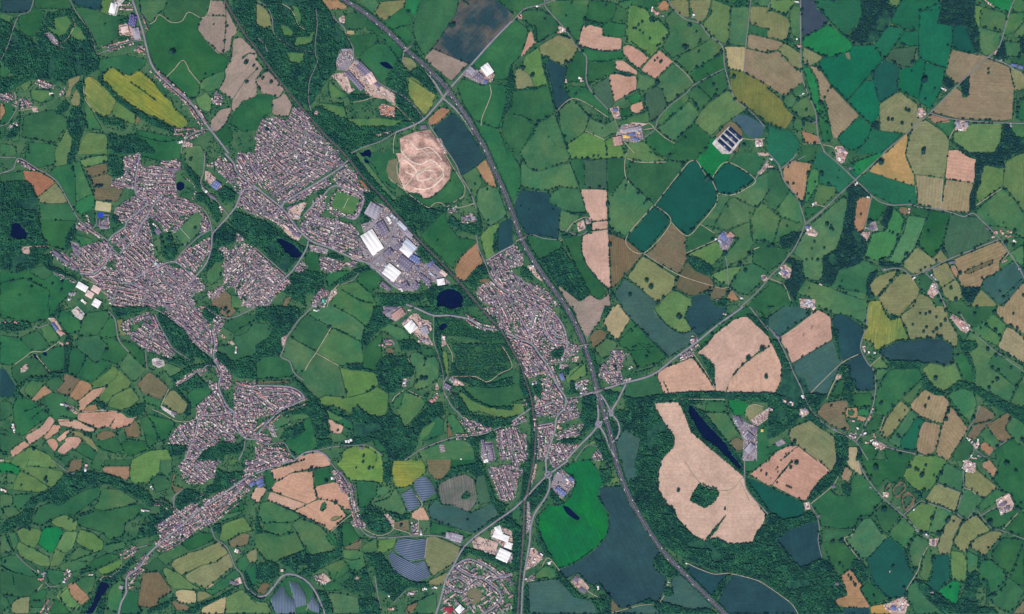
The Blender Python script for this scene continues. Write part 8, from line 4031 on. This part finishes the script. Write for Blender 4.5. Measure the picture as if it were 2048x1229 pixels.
if restt:
    Pc, Rc = [], []
    for X, Y, rr in restt:
        for _ in range(7):
            a, q = rnd.uniform(0, 6.28), math.sqrt(rnd.random())*rr*0.55
            Pc.append((X+q*math.cos(a), Y+q*math.sin(a), ZT+rr*rnd.uniform(0.7, 1.25))); Rc.append(rr*rnd.uniform(0.4, 0.6))
    Rc = np.array(Rc); obj('small_tree_foliage', blob_mesh('small_trees', np.array(Pc), Rc, Rc*0.9, M_['darkleaf']), label='the smallest lone trees dotted along hedges', cat='trees', kind='stuff')

# ---------------------------------------------------------------- lorries on the motorway
cabm = py_mesh('cab', *boxmesh(2.4, 2.5, 2.9), flat('cab_paint', (210, 60, 50), k=0.7)); trm = [py_mesh('trailer', *boxmesh(12.5, 2.55, 2.9), flat('trailer_'+n_, c_)) for n_, c_ in (('white', (245, 245, 245)), ('blue', (70, 90, 150)))]
wv_, wf_ = [], []
for i in range(10):
    an = i*math.pi/5
    for y_ in (-1.25, 1.25): wv_.append((math.cos(an)*0.5, y_, 0.5+math.sin(an)*0.5))
for i in range(10): a = 2*i; b = 2*((i+1) % 10); wf_.append((a, b, b+1, a+1))
wf_ += [tuple(range(0, 20, 2)), tuple(range(19, 0, -2))]
whm = py_mesh('wheel', wv_, wf_, flat('tyre', (40, 40, 44)))
mwa = np.array(mwm); vis = [i for i in range(2, len(mwa)-2) if abs(mwa[i][0]) < 3000 and abs(mwa[i][1]) < 1820]
for j in range(54):
    i = vis[int((j+rnd.random()*0.8)/54*len(vis)) % len(vis)]; d = mwa[i+1]-mwa[i]; d /= np.linalg.norm(d); n_ = np.array([-d[1], d[0]]); sd = rnd.choice((-1, 1))
    q = mwa[i]+n_*sd*rnd.choice((6.4, 9.4)); a = math.atan2(d[1], d[0])+(0 if sd < 0 else math.pi); w_ = 0 if rnd.random() < 0.8 else 1
    t = obj('lorry', None, loc=(q[0], q[1], zm+0.07), cat='lorry', label=('white' if w_ == 0 else 'blue')+' trailered lorry driving along the motorway', group='lorries on the motorway' if w_ == 0 else 'blue lorries on the motorway'); t.rotation_euler = (0, 0, a)
    obj('cab', cabm, t, (7.6, 0, 0.7)); obj('trailer', trm[w_], t, (-0.2, 0, 0.95))
    for x_ in (7.4, 4.6, -3.6, -5.0): obj('wheel', whm, t, (x_, 0, 0))
# pylons in the pink field
for (px, py) in ((1622, 659), (1606, 673)):
    X, Y = wx((px, py)); V, Fs = [], []
    def bar(a, b, r=0.22):
        a, b = np.array(a, float), np.array(b, float); d = b-a; d /= np.linalg.norm(d); s_ = np.cross(d, (0.21, 0.9, 0.37)); s_ /= np.linalg.norm(s_); u = np.cross(d, s_); k = len(V)
        for P0 in (a, b):
            for i in range(4): an = i*math.pi/2; V.append(tuple(P0+(s_*math.cos(an)+u*math.sin(an))*r))
        for i in range(4): j2 = (i+1) % 4; Fs.append((k+i, k+j2, k+4+j2, k+4+i))
    ht = 40 if px == 1622 else 30
    for sx in (-1, 1):
        for sy in (-1, 1): bar((sx*3.5, sy*3.5, 0), (sx*0.5, sy*0.5, ht), 0.3)
    for z_ in range(0, ht, 5):
        w0, w1 = 3.5-3.0*z_/ht, 3.5-3.0*(z_+5)/ht
        for sx in (-1, 1): bar((sx*w0, -w0, z_), (sx*w1, w1, z_+5)); bar((-w0, sx*w0, z_), (w1, sx*w1, z_+5))
    t = obj('electricity_pylon', None, loc=(X, Y, ZT-0.03), cat='pylon', label=('tall' if ht == 40 else 'short')+' lattice pylon standing in the pink field', group='pylons in the pink field')
    obj('tower', py_mesh('tower', V, Fs, M_['steel']), t); V, Fs = [], []
    for z_, w_ in ((ht*0.7, 7), (ht*0.82, 9), (ht*0.95, 6)): bar((-w_, 0, z_), (w_, 0, z_), 0.35)
    obj('cross_arm', py_mesh('cross_arm', V, Fs, M_['steel']), t)

# ---------------------------------------------------------------- light, sky, camera
EL, AZ = 57.0, 200.0
w = bpy.data.worlds.new('World'); sc.world = w; w.use_nodes = True; t = w.node_tree
sky = t.nodes.new('ShaderNodeTexSky'); sky.sky_type = 'NISHITA'; sky.sun_disc = False; sky.sun_elevation = math.radians(EL); sky.sun_rotation = math.radians(AZ)
L(t, sky.outputs[0], t.nodes['Background'].inputs[0]); t.nodes['Background'].inputs[1].default_value = 0.11
sl = bpy.data.lights.new('sun', 'SUN'); sl.energy = 4.2; sl.angle = math.radians(0.5); sl.color = (1.0, 0.955, 0.90)
so = bpy.data.objects.new('sun', sl); C.objects.link(so)
import mathutils
dv = mathutils.Vector((math.sin(math.radians(AZ))*math.cos(math.radians(EL)), math.cos(math.radians(AZ))*math.cos(math.radians(EL)), math.sin(math.radians(EL))))
so.rotation_euler = (-dv).to_track_quat('-Z', 'Y').to_euler(); so.location = dv*3000
CH = 14000.0
hz = boxmesh(64000, 64000, CH+102.0)
hm = bpy.data.materials.new('haze'); hm.use_nodes = True; ht_ = hm.node_tree; ht_.nodes.remove(ht_.nodes['Principled BSDF'])
pv = ht_.nodes.new('ShaderNodeVolumePrincipled'); pv.inputs['Color'].default_value = (0.25, 0.55, 1.0, 1.0); pv.inputs['Density'].default_value = 1.7e-6
L(ht_, pv.outputs[0], ht_.nodes['Material Output'].inputs['Volume'])
ho = obj('haze', py_mesh('haze', hz[0], hz[1], hm), kind='stuff', label='thin blue summer haze over the whole district', cat='haze', loc=(0, 0, -2.0))
cd = bpy.data.cameras.new('camera'); cam = bpy.data.objects.new('camera', cd); C.objects.link(cam)
cam.location = (0, 0, CH); cam.rotation_euler = (0, 0, 0); cd.sensor_width = 36; cd.lens = 36*CH/(2048*S); cd.clip_start = 10; cd.clip_end = 90000
sc.camera = cam
sc.view_settings.view_transform = 'Standard'; sc.view_settings.look = 'None'; sc.view_settings.gamma = 1; sc.view_settings.exposure = 0.12
